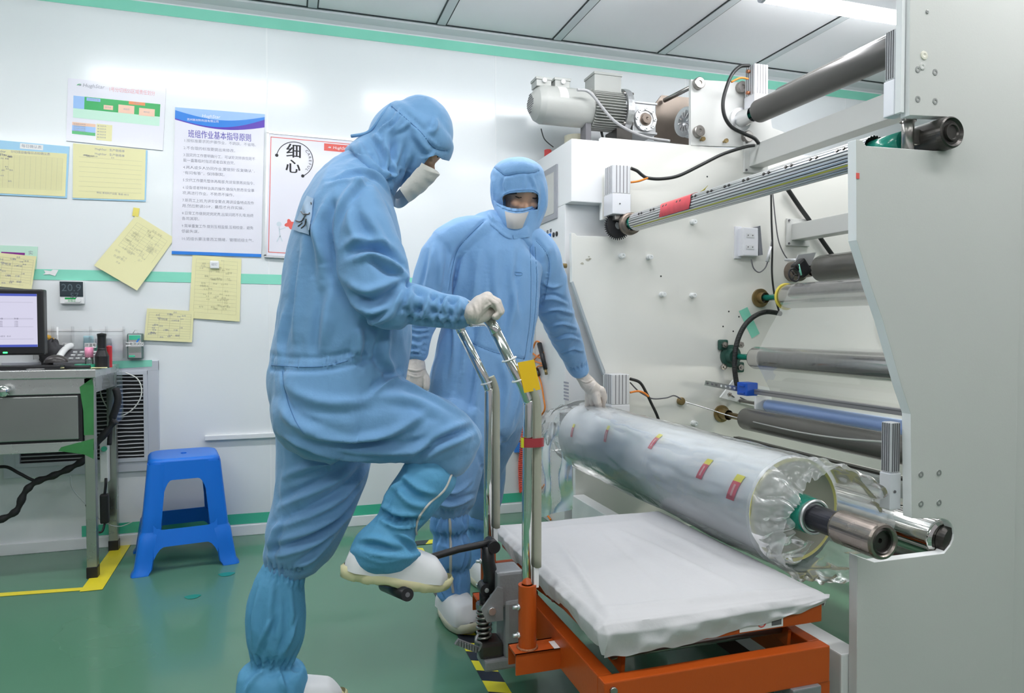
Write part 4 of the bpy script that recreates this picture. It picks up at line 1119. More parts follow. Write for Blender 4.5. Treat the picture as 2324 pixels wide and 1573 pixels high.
# operator screen on the cabinet's side
def side_rect(p0, p1, x):       # rectangle on the X-constant face from two pixels
    a, b = P(*p0, X=x), P(*p1, X=x); return a, b
a, b = P(1266, 371, X=CX), P(1222, 496, X=CX)
y0, y1, z0, z1 = a.y, a.y+.36, P(1264, 496, X=CX).z, P(1264, 373, X=CX).z
MB().box((CX-.008, y0, z0), (CX+.001, y1, z1), .003).build('screen_frame', mat('hmi_frame', (.32, .33, .36), rough=.4), cab)
MB().box((CX-.0095, y0+.035, z0+.03), (CX-.002, y1-.035, z1-.035)).build('screen', mat('hmi_screen', (.50, .50, .47), rough=.2), cab)
for i, (px, py, m) in enumerate(((1249, 535, m_blue), (1241, 538, m_gtape2), (1257, 533, m_black), (1264, 531, m_black))):
    c = P(px, py, X=CX)
    b_ = MB(); b_.lathe([(0, .013), (.004, .013), (.004, .010), (.014 if i < 2 else .006, .009), (.014 if i < 2 else .006, 0)], (CX, c.y, c.z), (-1, 0, 0), n=20); b_.build('push_button', m, cab)
for (px, py) in ((1250, 524), (1243, 527), (1236, 530)):
    c = P(px, py, X=CX); MB().box((CX-.002, c.y-.012, c.z-.008), (CX, c.y+.012, c.z+.01)).build('button_label', mat('label_dark', (.12, .13, .15), rough=.5), cab)
c = P(1262, 565, X=CX); MB().box((CX-.002, c.y-.02, c.z-.008), (CX, c.y+.02, c.z+.008)).build('name_plate', mat('plate_grey', (.30, .33, .36), rough=.5), cab)
c = P(1287, 603, Y=3.26); MB().lathe([(0, .012), (.05, .012), (.05, .017), (.09, .017), (.09, .012), (.16, .012)], (c.x, 3.27, c.z), (-1, 0, 0), n=20).build('brass_pipe', m_brass, cab)
for i in range(6):
    c = P(1283, 868+i*7.5, X=CX); MB().box((CX-.0008, c.y-.045, c.z-.005), (CX, c.y+.02, c.z+.004)).build('notice_line', m_ink, cab)
a, b = P(1279, 985, Y=3.28), P(1300, 936, Y=3.28); MB().box((CX-.03, 3.24, a.z), (CX+.03, 3.29, b.z)).build('dark_gap', m_slot, cab)  # dark box stands in for the shade in the recess by the plate
# ---- things on the cabinet top
c = P(1307, 312, Y=3.53)
z0 = zt
rr = (P(1332, 300, Y=3.53).x-P(1283, 300, Y=3.53).x)/2
tag(MB().lathe([(0, rr*.8), (0, rr), (.10, rr), (.10, rr*.8), (0.01, rr*.8)], (c.x, 3.53, z0+.001), (0, 0, 1), n=36, smooth=False).build('paper_core', mat('core_cream', (.78, .74, .58), rough=.5)), 'short cream cardboard core standing on top of the cabinet under the motor', 'core')
c = P(1243, 345, Y=3.55)
tag(MB().lathe([(0, .02), (.035, .02), (.037, .017), (.037, 0)], (c.x+.02, 3.60, z0), (0, 0, 1), n=24).build('warning_lamp', mat('cap_red', (.60, .05, .05), rough=.4)), 'small red round lamp on the cabinet top edge under the thin black wire', 'lamp')

# ---- motor
my, mz = 3.42, P(1320, 247, Y=3.42).z
mx0, mx1 = P(1203, 247, Y=my).x, P(1335, 247, Y=my).x
mo = MB()
mo.lathe([(0, 0), (0, .045), (.006, .052), (.03, .083), (.055, .094), (.06, .096), (mx1-mx0-.01, .096), (mx1-mx0, .093), (mx1-mx0, 0)], (mx0, my, mz), (1, 0, 0), n=72, smooth=False)
mo = mo.build('motor', m_motor, M, label='grey geared electric motor on top')
mb = MB()
for i in range(-4, 5):
    for j in range(-4, 5):
        if i*i+j*j < 18: mb.cyl((mx0-.0012, my+i*.011, mz+j*.011), (mx0+.002, my+i*.011, mz+j*.011), .0038, n=6)
mb.build('fan_grille', m_slot, mo)
x2 = P(1404, 247, Y=my).x
mb = MB(); mb.cyl((mx1, my, mz), (x2, my, mz), .088, n=40)
for i in range(44):
    a = 2*PI*i/44
    if 1: mb.obox((mx1+.004, my+.096*math.cos(a), mz+.096*math.sin(a)), (x2-.004, my+.096*math.cos(a), mz+.096*math.sin(a)), .003, .018, up=(0, math.cos(a), math.sin(a)))
mb.build('cooling_fins', m_motor, mo)
x3 = P(1430, 247, Y=my).x
MB().lathe([(0, .10), (0, .118), (.02, .120), (.035, .118), (.035, .08), (.05, .07)], (x2, my, mz), (1, 0, 0), n=40).build('flange', m_alu, mo)
for i in range(4):
    a = R(45+90*i); MB().cyl((x2-.012, my+.108*math.cos(a), mz+.108*math.sin(a)), (x2+.045, my+.108*math.cos(a), mz+.108*math.sin(a)), .009, n=8).build('bolt', m_steel, mo)
def tbox(px0, px1, py0, py1, dd, lid=0):
    a, b = P(px0, py1, Y=my-.02), P(px1, py0, Y=my-.02)
    mb = MB(); mb.box((a.x+.004, my-dd, mz+.08), (b.x-.004, my+dd, b.z-.012), .004); mb.box((a.x, my-dd-.004, b.z-.014), (b.x, my+dd+.004, b.z), .003)
    o = mb.build('terminal_box', m_motor, mo); return a, b, o
for q in ((1213, 1250, 180, 205), (1255, 1292, 182, 206)):
    a, b, o = tbox(*q, .04)
    MB().cyl(((a.x+b.x)/2, my-.04, (mz+.09+b.z)/2), ((a.x+b.x)/2, my-.054, (mz+.09+b.z)/2), .011, n=18).build('plug', m_white, o)
a, b, o = tbox(1340, 1404, 175, 207, .062)
s0 = P(1248, 215, Y=my-.09)
mb = MB(); mb.grid(lambda u, v: Vector((mx0+.13+.045*u, my-.0965*math.cos(R(10+50*v)), mz+.0965*math.sin(R(10+50*v)))), 2, 8); mb.build('rating_plate', m_label, mo, solid=.0006)
# motor feet
MB().box((mx1-.035, my-.05, zt), (mx1-.005, my+.02, mz-.085), .002).build('foot', m_slot, mo)
MB().box((x2-.04, my-.06, zt), (x2+.05, my+.08, mz-.10), .002).build('foot', m_dark, mo)
# worm gearbox
g0, g1 = P(1434, 247, Y=my-.05), P(1487, 247, Y=my-.05)
gz0, gz1 = P(1460, 306, Y=my-.05).z, P(1460, 232, Y=my-.05).z
gb = MB(); gb.box((g0.x, my-.06, gz0), (g1.x, my+.09, gz1), .006)
for z in (gz0+.004, gz1-.012):
    gb.box((g0.x-.004, my-.066, z), (g1.x+.004, my-.05, z+.01), .001)
gb = gb.build('gearbox', mat('gearbox_alu', (.46, .47, .48), rough=.4, metal=.5), M, label='square worm gearbox beside the motor')
gc_ = Vector(((g0.x+g1.x)/2, my-.066, (gz0+gz1)/2-.01))
MB().lathe([(0, .062), (.012, .062), (.012, .045), (.006, .043), (.006, .034)], gc_, (0, -1, 0), n=36).build('output_flange', m_alu, gb)
for i in range(8):
    a = 2*PI*i/8; MB().lathe([(0, .0085), (.006, .0085), (.006, .004), (0, .004)], gc_+Vector((.053*math.cos(a), -.012, .053*math.sin(a))), (0, -1, 0), n=12).build('lug', m_alu, gb)
MB().lathe([(0, .036), (.004, .03), (.004, .026), (.022, .025), (.022, .008), (.016, 0)], gc_+Vector((0, -.004, 0)), (0, -1, 0), n=28).build('shaft_bore', m_iron, gb)
# brown bracket with pulley, and round bar
Yb = 3.50
br = MB().prism([P(*q, Y=Yb) for q in ((1487, 235), (1502, 216), (1572, 222), (1572, 330), (1487, 318))], (0, .015, 0)).build('motor_bracket', m_iron, M, label='brown steel bracket behind the pulley')
c = P(1556, 277, Y=3.36)
pu = MB().lathe([(0, .078), (.012, .08), (.02, .07), (.04, .07), (.05, .08), (.06, .078), (.06, .05), (.03, .045), (.03, 0)], (c.x+.05, 3.37, c.z), (-1, -.25, 0), n=36).build('pulley', m_alu, M)
for i in range(10):
    a = 2*PI*i/10; MB().obox(Vector((c.x-.012, 3.355+.025*math.cos(a), c.z+.025*math.sin(a))), Vector((c.x-.012, 3.355+.06*math.cos(a), c.z+.06*math.sin(a))), .006, .01, up=(1, 0, 0)).build('spoke', m_alu, pu)
MB().cyl(P(1508, 228, Y=3.48), P(1572, 196, Y=3.28), .012, n=16).build('tie_rod', m_steel, br)
# small top plate with round nuts
tp_ = MB().prism([P(*q, Y=FY-.002) for q in ((1568, 180), (1740, 190), (1752, 290), (1780, 300), (1782, 336), (1568, 330))], (0, .02, 0)).build('top_plate', m_beam, M, label='small grey plate standing on the far frame')
for q in ((1583, 191), (1680, 200), (1583, 300), (1693, 312)):
    c = P(*q, Y=FY-.002)
    MB().lathe([(0, .030), (.024, .030), (.027, .026), (.027, .011), (.022, .009), (.022, 0)], (c.x, FY-.002, c.z), (0, -1, 0), n=32).build('round_nut', m_steel, tp_)
for q in ((1590, 318), (1642, 322)):
    c = P(*q, Y=FY-.002); MB().lathe([(0, .006), (.02, .006), (.02, .012), (.03, .011), (.03, 0)], (c.x, FY-.002, c.z), (0, -1, 0), n=14).build('bolt', m_brass, tp_)

# ---- spacers with bolts on the far plate
for q in ((1415, 580), (1478, 583), (1508, 668), (1577, 670), (1578, 503), (1580, 962)):
    c = P(*q, Y=FY-.03)
    MB().lathe([(0, .014), (.012, .014), (.012, .012), (.03, .0125), (.031, .009), (.031, .005), (.028, .004), (.028, 0)], (c.x, FY, c.z), (0, -1, 0), n=24).build('spacer_bolt', m_edge, fpl)
for q in ((1654, 707), (1677, 719), (1641, 741), (1664, 752), (1605, 401), (1500, 627)):
    c = P(*q, Y=FY); MB().lathe([(0, .0045), (.0006, .0045), (.0006, 0)], (c.x, FY, c.z), (0, -1, 0), n=12).build('screw_hole', m_blackm, fpl)
c = P(1334, 590, Y=FY)
mb = MB()
for (dx, dz_, r_) in ((0, 0, .012), (.012, .006, .007), (-.03, -.018, .009), (.006, .016, .005)):
    mb._f([mb.bm.verts.new((c.x+dx+math.cos(q)*r_*(1+.3*math.sin(3*q+dx*90)), FY-.0006, c.z+dz_+math.sin(q)*r_*.6)) for q in [2*PI*i/10 for i in range(10)]])
mb.build('chipped_paint', mat('chip_paint', (.42, .40, .33), rough=.7), fpl, recalc=False)
# ---- green tape piece, sensor box
s = Sheet([(1677, 706), (1696, 697), (1724, 757), (1706, 768)], FY-.001, .0008)
mb = MB(); s.base(mb); tag(mb.build('tape_piece', m_gtape), 'short pale green tape piece under the black conduit on the cream plate', 'tape')
s = Sheet([(1318, 1131), (1329, 1131), (1333, 1157), (1325, 1157)], FY-.001, .0008)
mb = MB(); s.base(mb); tag(mb.build('tape_piece', m_gtape2), 'tiny dark green tape scrap low on the cream plate above the trolley', 'tape')
sb = MB(); a, b = P(1673, 586, Y=FY-.03), P(1722, 515, Y=FY-.03)
sb.box((a.x, FY-.012, a.z), (a.x+.04, FY, b.z), .002); sb.box((a.x+.02, FY-.055, a.z+.012), (b.x-.02, FY-.005, b.z-.01), .004)
sb = sb.build('sensor_box', m_cylw, M, label='white sensor box on the cream plate')
MB().prism([(b.x-.025, FY-.055, b.z-.004), (b.x-.005, FY-.05, b.z+.004), (b.x+.012, FY-.05, a.z+.02), (b.x-.015, FY-.055, a.z+.015)], (0, .05, 0)).build('side_cover', mat('cover_dark', (.16, .17, .19), rough=.4), sb)
for (u, v) in ((.30, .30), (.30, .66)):
    z = a.z+(b.z-a.z)*(1-v); x = a.x+.055
    MB().box((x-.018, FY-.057, z-.012), (x+.032, FY-.055, z+.010), .001).build('name_plate', m_cyl, sb)
    for d in (-.008, .02): MB().cyl((x+d, FY-.057, z), (x+d, FY-.059, z), .003, n=10).build('screw', m_slot, sb)

# ---- hoses and cables of the machine
def hose(pts, r_, m, label=None, name='hose', n=8, Y=None, par=None):
    q = [P(p[0], p[1], Y=(p[2] if len(p) > 2 else Y)) for p in pts]
    return MB().tube(spline(q, 8), r_, n=n).build(name, m, par or M, label=label)
hose([(1432, 382), (1446, 388), (1458, 398), (1470, 404), (1500, 406), (1540, 399), (1590, 375), (1640, 350), (1690, 334), (1712, 330)], .0085, m_hosek, 'black hose bundle above the cream plate', Y=3.12)
hose([(1432, 414), (1450, 411), (1470, 404)], .005, m_hoseo, 'orange air hose', Y=3.115)
hose([(1700, 149), (1680, 151), (1662, 168), (1650, 195), (1641, 230), (1644, 262), (1660, 288), (1690, 304), (1712, 314), (1722, 326)], .0095, m_hosek, 'black hose on the small top plate', Y=3.12)
hose([(1698, 179), (1680, 177), (1660, 186)], .005, m_hoseo, 'orange air hose at the top', Y=3.11)
hose([(1430, 860), (1452, 868), (1466, 890), (1478, 915), (1490, 940), (1497, 960)], .0075, m_hosek, 'black hose beside the film roll', Y=3.12)
hose([(1430, 891), (1448, 888), (1462, 892), (1472, 900)], .005, m_hoseo, 'orange air hose beside the film roll', Y=3.11)
hose([(1430, 868), (1446, 885), (1462, 896), (1482, 905), (1512, 903), (1530, 898), (1546, 906)], .0035, m_slot, 'thin grey hose', Y=3.15)
c = P(1548, 911, Y=FY-.02); MB().lathe([(0, .02), (.018, .02), (.02, .016), (.02, 0)], (c.x, FY, c.z), (0, -1, 0), n=24).build('bronze_knob', m_brass, fpl)
rp = [P(1556, 913, Y=3.18), P(1600, 926, Y=3.14), P(1650, 942, Y=3.08), P(1700, 955, Y=2.92), P(1800, 978, Y=2.4), P(1900, 994, Y=2.0), P(2010, 1003, Y=1.6)]
MB().tube(spline(rp, 8), .0032, n=6).build('wire_rope', m_alu, M)
hose([(1772, 712), (1740, 708), (1712, 718), (1688, 742), (1672, 780), (1667, 825), (1670, 860), (1674, 880)], .013, mat('conduit', (.02, .022, .022), rough=.5, bump=.6, bscale=3, stretch=(20, 20, 60)), 'black corrugated conduit', Y=3.14, n=12)
hose([(1750, 440), (1751, 500), (1753, 560), (1752, 620), (1758, 670), (1770, 712)], .005, m_hosek, 'black cable', Y=3.14)
hose([(1754, 440), (1760, 500), (1768, 550), (1785, 585), (1800, 590)], .003, m_slot, 'grey cable', Y=3.16)
hose([(1788, 430), (1815, 470), (1840, 505), (1865, 545), (1890, 580)], .012, m_hosek, 'thick black cable behind the middle crossbeam', Y=3.19)
hose([(1705, 588), (1710, 608), (1722, 618), (1735, 610), (1742, 595), (1748, 570), (1752, 545)], .0035, m_slot, 'sensor cable', Y=3.14)
mb = MB(); mb.cyl(P(1741, 594, Y=3.13), P(1749, 560, Y=3.13), .010, .007, n=12); mb.build('cable_plug', m_cyl, M)
hose([(1228, 292), (1236, 316), (1256, 334)], .003, m_hosek, 'thin black wire from the motor', Y=3.45)
hose([(1363, 292), (1368, 312)], .007, m_hosek, 'black cable under the motor', Y=3.45)
hose([(1310, 204), (1332, 206), (1350, 222), (1370, 248), (1395, 275), (1430, 297), (1470, 312), (1520, 320)], .0075, mat('cable_grey', (.40, .40, .41), rough=.4), 'grey cable over the motor', Y=3.28)
# perforated strip, slotted plate and blue clamp
pp = MB(); 
s = Sheet([(1662, 862), (1745, 880), (1738, 930), (1632, 902)], FY-.03, .012); s.base(pp)
pp = pp.build('slotted_plate', m_edge, M, label='cream slotted plate')
for (a_, b_) in (((.14, .2), (.28, .3)), ((.12, .72), (.24, .82)), ((.36, .75), (.52, .82))):
    MB().obox(s.at(*a_, .001), s.at(*b_, .001), .004, .012, up=(0, -1, 0)).build('slot', m_slot, pp)
for q in ((.13, .22), (.12, .74)):
    c = s.at(*q); MB().lathe([(0, .011), (.01, .011), (.01, .005), (.018, .005), (.018, 0)], c, (0, -1, 0), n=6).build('bolt', m_steel, pp)
a, b = P(1600, 869, Y=3.10), P(1692, 886, Y=3.06)
ps = MB().obox(a, b, .003, .026, up=(0, -.2, 1)).build('perforated_strip', m_alu, M, label='perforated metal strip')
for i in range(9):
    c = a.lerp(b, .06+.11*i); MB().cyl(c+Vector((0, -.0022, 0)), c+Vector((0, -.0035, 0)), .0055, n=12).build('hole', m_slot if i < 3 else m_edge, ps)
a, b = P(1672, 896, Y=3.05), P(1698, 866, Y=3.05)
mb = MB(); mb.box((a.x, 2.97, a.z), (b.x, 3.05, b.z), .006)
mb.box((a.x-.006, 2.985, a.z+.01), (b.x+.006, 3.03, a.z+.018), .002); mb.box((a.x-.006, 2.985, b.z-.02), (b.x+.006, 3.03, b.z-.012), .002)
mb.build('blue_clamp', mat('clamp_blue', (.01, .09, .50), rough=.4), M)
# end bracket of the blue roller
a = P(1716, 908, Y=2.97)
MB().box((a.x-.01, 2.96, KZ-.03), (KX+.03, 2.972, KZ+.045), .002).build('roller_bracket', m_edge, RK)
# edge sensor on the dark roller
p = P(1822, 604, Y=2.98)
es = MB(); es.obox(P(1808, 618, Y=2.95), P(1828, 600, Y=2.95), .05, .085, bev=.012); es = es.build('edge_sensor', m_black, M, label='black edge sensor with a small wheel')
c = P(1802, 624, Y=2.93)
MB().tube([c+Vector((.030*math.cos(t), .008*math.sin(t), .032*math.sin(t))) for t in [2*PI*i/28 for i in range(28)]], .005, n=8, closed=True).build('wheel', m_black, es)
for i in range(3):
    t = 2*PI*i/3; MB().cyl(c, c+Vector((.030*math.cos(t), .008*math.sin(t), .032*math.sin(t))), .0035, n=6).build('spoke', m_black, es)
MB().prism([P(*q, Y=2.96) for q in ((1803, 600), (1812, 578), (1852, 573), (1840, 603))], (0, .006, 0)).build('mount_plate', m_alu, es)
MB().cyl(P(1812, 600, Y=2.93), P(1818, 625, Y=2.93), .006, n=8).build('green_band', m_gtape, es)
MB().cyl(P(1783, 590, Y=3.1), P(1812, 590, Y=2.99), .008, n=10).build('arm', m_cyl, es)
# base rail between the plates and the machine's inner floor
rx = P(1925, 1500, Y=NY+.03).x
bm_ = MB().box((1.335, NY+.03, 0.06), (1.40, FY-.005, .215), .004).build('base_rail', m_edge, M, label='white rail near the floor')
MB().box((1.345, NY+.03, 0), (1.39, FY-.005, .06)).build('rail_shadow', mat('shadow_brown', (.05, .025, .015), rough=.6), M)  # dark brown box stands in for the shadow under the rail
# panel right of the near plate
MB().box((1.888, NY+.006, 0), (3.3, NY+.03, 1.99), .002).build('end_cover', m_grey, M)

LM = MB().cyl((2.66, 1.50, .86), (2.66, 2.38, .86), .016, n=16).build('work_lamp', mat('work_lamp', (1, 1, .9), emit=(1.0, .97, .86), estr=9), M, label='work lamp inside the machine')
MB().box((2.64, 1.48, .878), (2.70, 2.40, .90), .003).build('lamp_housing', m_batt, LM)
ld = bpy.data.lights.new('work_light', 'AREA'); ld.shape = 'RECTANGLE'; ld.size = .05; ld.size_y = .85; ld.energy = 7; ld.color = (1, .97, .86)
lo = bpy.data.objects.new('work_light', ld); C.objects.link(lo); lo.location = (2.62, 1.94, .83); lo.rotation_euler = (0, R(40), 0)
# ---- air gun with coiled hose at the cabinet, plus its bits
ag = thing('air_gun', 'black and orange air blow gun hooked on the cabinet side behind the worker', 'air gun', P(1238, 850, X=CX-.018))
def agp(px, py, y=None): return P(px, py, X=CX-.018) if y is None else (P(px, py, Y=y) if y > 3.5 else P(px, py, X=CX-.012))
MB().cyl(agp(1224, 780), agp(1238, 838), .014, .011, n=14).build('handle', m_black, ag)
MB().cyl(agp(1238, 838), agp(1240, 850), .008, n=12).build('nozzle', m_brass, ag)
MB().tube(spline([agp(1210, 790), agp(1216, 776), agp(1224, 778), agp(1230, 800)], 6), .0055, n=8).build('trigger', m_hoseo, ag)
MB().cyl(agp(1218, 838), agp(1222, 852), .012, n=10).build('hook', m_dark, ag)
cp = spline([agp(*q, 3.735) for q in ((1186, 870), (1190, 930), (1188, 1000), (1184, 1060), (1186, 1115))], 40)
mb = MB(); L_ = []
for i, p in enumerate(cp[::1]):
    for k_ in range(4):
        a = 2*PI*(i*4+k_)/12.0; L_.append(p+Vector((.017*math.cos(a), .017*math.sin(a), -.0015*k_)))
m_coil = mat('coil_red', (.80, .10, .06), rough=.3)
hz = mb.tube(L_, .0042, n=6).build('coiled_hose', m_coil)
tag(hz, 'red coiled air hose hanging behind the chrome trolley post', 'hose')
tag(MB().tube(spline([agp(*q, 3.3) for q in ((1206, 800), (1225, 812), (1232, 800), (1212, 818), (1236, 828), (1218, 835), (1228, 870), (1234, 905), (1236, 930), (1222, 950))], 8), .005, n=8).build('orange_hose', m_hoseo), 'orange air hose looping above and behind the yellow card', 'hose')
tag(MB().tube(spline([agp(*q, 3.3) for q in ((1236, 1100), (1226, 1115), (1224, 1140), (1234, 1160), (1244, 1172), (1250, 1180))], 8), .005, n=8).build('orange_hose', m_hoseo), 'lower orange air hose curving down the cabinet beside the chrome post', 'hose')
a, b = agp(1166, 1000, 3.74), agp(1200, 965, 3.74)
mb = MB(); mb.prism([agp(1166, 998, 3.74), agp(1184, 1000, 3.74), agp(1196, 964, 3.74), agp(1180, 962, 3.74)], (0, .02, 0))
tag(mb.build('white_tag', m_label), 'white tag hanging by the red coiled hose beside the second worker', 'tag')
mb = MB(); mb.box(agp(1168, 1028, 3.735), agp(1186, 1003, 3.755), .003)
tag(mb.build('blue_block', m_blue), 'small blue block hanging under the white tag beside the second worker', 'block')
# ================================================================ LIFT TROLLEY
m_or = mat('orange_paint', (0.47, 0.080, 0.010), rough=.35, var=.08, vscale=6, bump=.03, bscale=120, spec=.4)
m_chrome = mat('chrome_tube', (.78, .78, .76), rough=.09, metal=1, rvar=.04)
m_foam = mat('foam_sleeve', (.36, .36, .29), rough=.7, var=.06, vscale=30)
m_cast = mat('cast_grey', (.28, .29, .30), rough=.5, metal=.4, var=.15, vscale=25, bump=.1, bscale=150)
m_tyre = mat('tyre_black', (.02, .02, .02), rough=.6)
T = thing('lift_trolley', 'orange scissor lift trolley with chrome handle posts and black foot pump', 'trolley', (.93, 1.76, 0))
tx0, tx1, ty0, ty1, tz = .645, 1.225, 1.37, 2.165, .40
mb = MB()
mb.box((tx0, ty0, tz-.012), (tx1, ty1, tz), .003)
mb.build('deck_plate', m_or, T)
def frame_ring(x0, x1, y0, y1, z0, z1, w, name, label=None):
    o = []
    for (a, b) in (((x0, y0, z0), (x1, y0+w, z1)), ((x0, y1-w, z0), (x1, y1, z1)), ((x0, y0+w, z0), (x0+w, y1-w, z1)), ((x1-w, y0+w, z0), (x1, y1-w, z1))):
        o.append(MB().box(a, b, .003).build(name, m_or, T))
    return o
frame_ring(tx0+.01, tx1-.002, ty0+.004, ty1-.004, tz-.062, tz-.013, .03, 'deck_rail')
fr = frame_ring(.635, 1.222, 1.345, 2.17, .205, .292, .035, 'frame_rail')
MB().box((.600, 1.345, .206), (.640, 1.385, .212), .001).build('rail_lip', m_or, T)
MB().cyl((.655, 1.347, .275), (.655, 1.338, .275), .008, n=12).build('bolt', m_steel, T)
# scissor arms
for x in (.705, 1.155):
    for s_ in (1, -1):
        a = Vector((x+.012*s_, 1.42 if s_ > 0 else 2.10, .285)); b = Vector((x+.012*s_, 2.10 if s_ > 0 else 1.42, tz-.045))
        MB().obox(a, b, .010, .045, bev=.002).build('scissor_arm', m_or, T)
    MB().cyl((x-.03, 1.76, .32), (x+.03, 1.76, .32), .014, n=16).build('pivot_pin', m_steel, T)
MB().cyl((.70, 1.45, .30), (1.16, 1.45, .30), .013, n=16).build('roller_bar', m_steel, T)
# leg plates and wheels
for (x, y) in ((1.17, 1.375), (.70, 1.375), (1.17, 2.12), (.70, 2.12)):
    MB().box((x-.015+.03, y-.028, .085), (x+.035+.02, y+.028, .206), .002).build('leg_plate', m_or, T)
    w_ = MB().lathe([(-.018, 0), (-.018, .042), (-.021, .055), (-.015, .0625), (.015, .0625), (.021, .055), (.018, .042), (.018, 0)], (x-.02, y-.01, .0625), (1, 0, 0), n=36, smooth=False).build('wheel', m_tyre, T)
    MB().lathe([(-.024, 0), (-.024, .022), (-.018, .04), (.018, .04), (.024, .022), (.024, 0)], (x-.02, y-.01, .0625), (1, 0, 0), n=28).build('hub', mat('hub_red', (.30, .02, .015), rough=.35), w_)
    for s_ in (-1, 1):
        MB().box((x-.02+s_*.027-.002, y-.028, .045), (x-.02+s_*.027+.002, y+.010, .15), .001).build('fork', m_cast, T)
    MB().box((x-.06, y-.04, .15), (x+.02, y+.03, .206), .003).build('caster_plate', m_cast, T)
# side channels carrying the posts
for (y, yy) in ((1.63, 0), (1.985, 1)):
    o = MB()
    o.box((.520, y-.032, .250), (.640, y+.032, .256)); o.box((.520, y-.032, .205), (.640, y-.027, .256)); o.box((.520, y+.027, .205), (.640, y+.032, .256))
    o.build('side_channel', m_or, T)
    so = MB().lathe([(0, .0225), (.158, .0225), (.158, .0145), (.02, .0145)], (.560, y, .255), (0, 0, 1), n=28).build('post_socket', m_or, T)
    mb = MB(); mb.tube([(.560+.0235*math.cos(a), y+.0235*math.sin(a), .2575) for a in [2*PI*i/24 for i in range(24)]], .0035, n=6, closed=True); mb.build('weld', mat('weld', (.45, .20, .10), rough=.4, metal=.4, bump=.5, bscale=400), so)
    for z in (.36, .29):
        MB().cyl((.539, y-.002, z), (.522, y-.002, z), .0045, n=10).build('bolt', m_alu, so)
        MB().cyl((.541, y-.002, z), (.533, y-.002, z), .008, n=6).build('nut', m_alu, so)
    lz = .0
    path = [(.560, y, .30), (.560, y, .60), (.563, y, .84), (.561, y, .868), (.551, y, .895), (.48, y, 1.035)]
    path = [Vector(p) for p in path]
    ps = [path[0], path[1]]+spline(path[1:5], 6)[6:]+[path[5]]
    MB().tube(ps, .0135, n=20).build('handle_post', m_chrome, T)
    fo = [Vector((.5845, y-.003, z)) for z in (.455, .60, .75, .83)]+[Vector((.583, y-.003, .86)), Vector((.576, y-.003, .884)), Vector((.568, y-.003, .902))]
    MB().tube(spline(fo, 4), .0105, n=16).build('foam_sleeve', m_foam, T)
    MB().box((.574, y-.01, .405), (.587, y+.004, .456), .002).build('foam_end', m_white, T)
    for z in (.92, .97) if yy == 0 else (.885,):
        x = .551-(z-.895)*.507
        MB().tube([(x+.0165*math.cos(a), y+.0155*math.sin(a), z+.006*math.cos(a)) for a in [2*PI*i/20 for i in range(20)]], .0022, n=6, closed=True).build('cable_tie', m_white, T)
hp = [(.48, 1.63, 1.035), (.474, 1.632, 1.048), (.470, 1.645, 1.058), (.468, 1.67, 1.062), (.468, 1.80, 1.062), (.468, 1.945, 1.062), (.470, 1.97, 1.058), (.474, 1.983, 1.048), (.48, 1.985, 1.035)]
MB().tube(spline(hp, 4), .0137, n=20).build('handle_grip', m_chrome, T)
# tape with yellow end around the near post
mb = MB(); mb.grid(lambda u, v: Vector((.572+.029*math.cos(R(150)+u*R(200)), 1.627+.018*math.sin(R(150)+u*R(200)), .755+.022*v)), 16, 2); mb.build('red_label', mat('label_red', (.35, .04, .05), rough=.3), T, solid=.0006)
mb = MB(); mb.grid(lambda u, v: Vector((.572+.0295*math.cos(R(150)+u*R(60)), 1.627+.0185*math.sin(R(150)+u*R(60)), .754+.024*v)), 8, 2); mb.build('yellow_label', m_ytape2, T, solid=.0006)
# stickers
MB().box((.62, 1.600, .2565), (.655, 1.640, .2575)).build('white_sticker', m_label, T)
mb = MB(); mb.box((.99, ty0+.0035, tz-.058), (1.11, ty0+.0028, tz-.022)); mb.build('warning_label', m_label, T)
MB().box((1.078, ty0+.0029, tz-.053), (1.105, ty0+.0022, tz-.027)).build('label_square', m_slot, T)
MB().tube([(1.05+.011*math.cos(a), ty0+.002, tz-.04+.012*math.sin(a)) for a in [2*PI*i/20 for i in range(20)]], .0015, n=6, closed=True).build('label_ring', m_redink, T)
# foot pump
px_, py_ = .545, 1.815
mb = MB(); mb.box((px_-.02, py_-.04, .30), (px_+.055, py_+.045, .395), .008); mb.box((px_+.0, py_-.045, .16), (px_+.075, py_+.045, .32), .012)
mb.box((px_-.055, py_-.045, .135), (px_+.07, py_+.045, .165), .006)
PU = mb.build('foot_pump', m_cast, T)
MB().prism([(px_-.065, py_-.047, .305), (px_-.02, py_-.047, .36), (px_-.005, py_-.047, .355), (px_-.005, py_-.047, .27), (px_-.05, py_-.047, .27)], (0, .008, 0)).build('lug', m_cast, PU)
MB().cyl((px_-.037, py_-.055, .30), (px_-.037, py_-.045, .30), .010, n=16).build('lug_bolt', m_alu, PU)
MB().box((px_-.065, py_-.035, .165), (px_+.0, py_+.035, .205), .008).build('pump_base', m_dark, PU)
MB().tube(spline([(px_-.045, py_, .20), (px_-.045, py_, .30)], 2), .013, n=16).build('plunger', m_dark, PU)
MB().tube([Vector((px_-.045+.0185*math.cos(a), py_+.0185*math.sin(a), .205+.088*a/(2*PI*6.5))) for a in [i*2*PI/18 for i in range(int(18*6.5))]], .0034, n=8).build('spring', m_steel, PU)
MB().lathe([(0, .012), (0, .022), (.014, .022), (.014, .012)], (px_-.045, py_, .290), (0, 0, 1), n=28).build('spring_cap', m_steel, PU)
MB().tube([(px_-.045, py_, .30), (px_-.043, py_, .335)], [.012, .015], n=14).build('joint_rod', m_black, PU)
MB().lathe([(-.018, .0), (-.018, .017), (.018, .017), (.018, 0)], (px_-.043, py_-.0, .345), (0, 1, 0), n=24).build('joint_eye', m_black, PU)
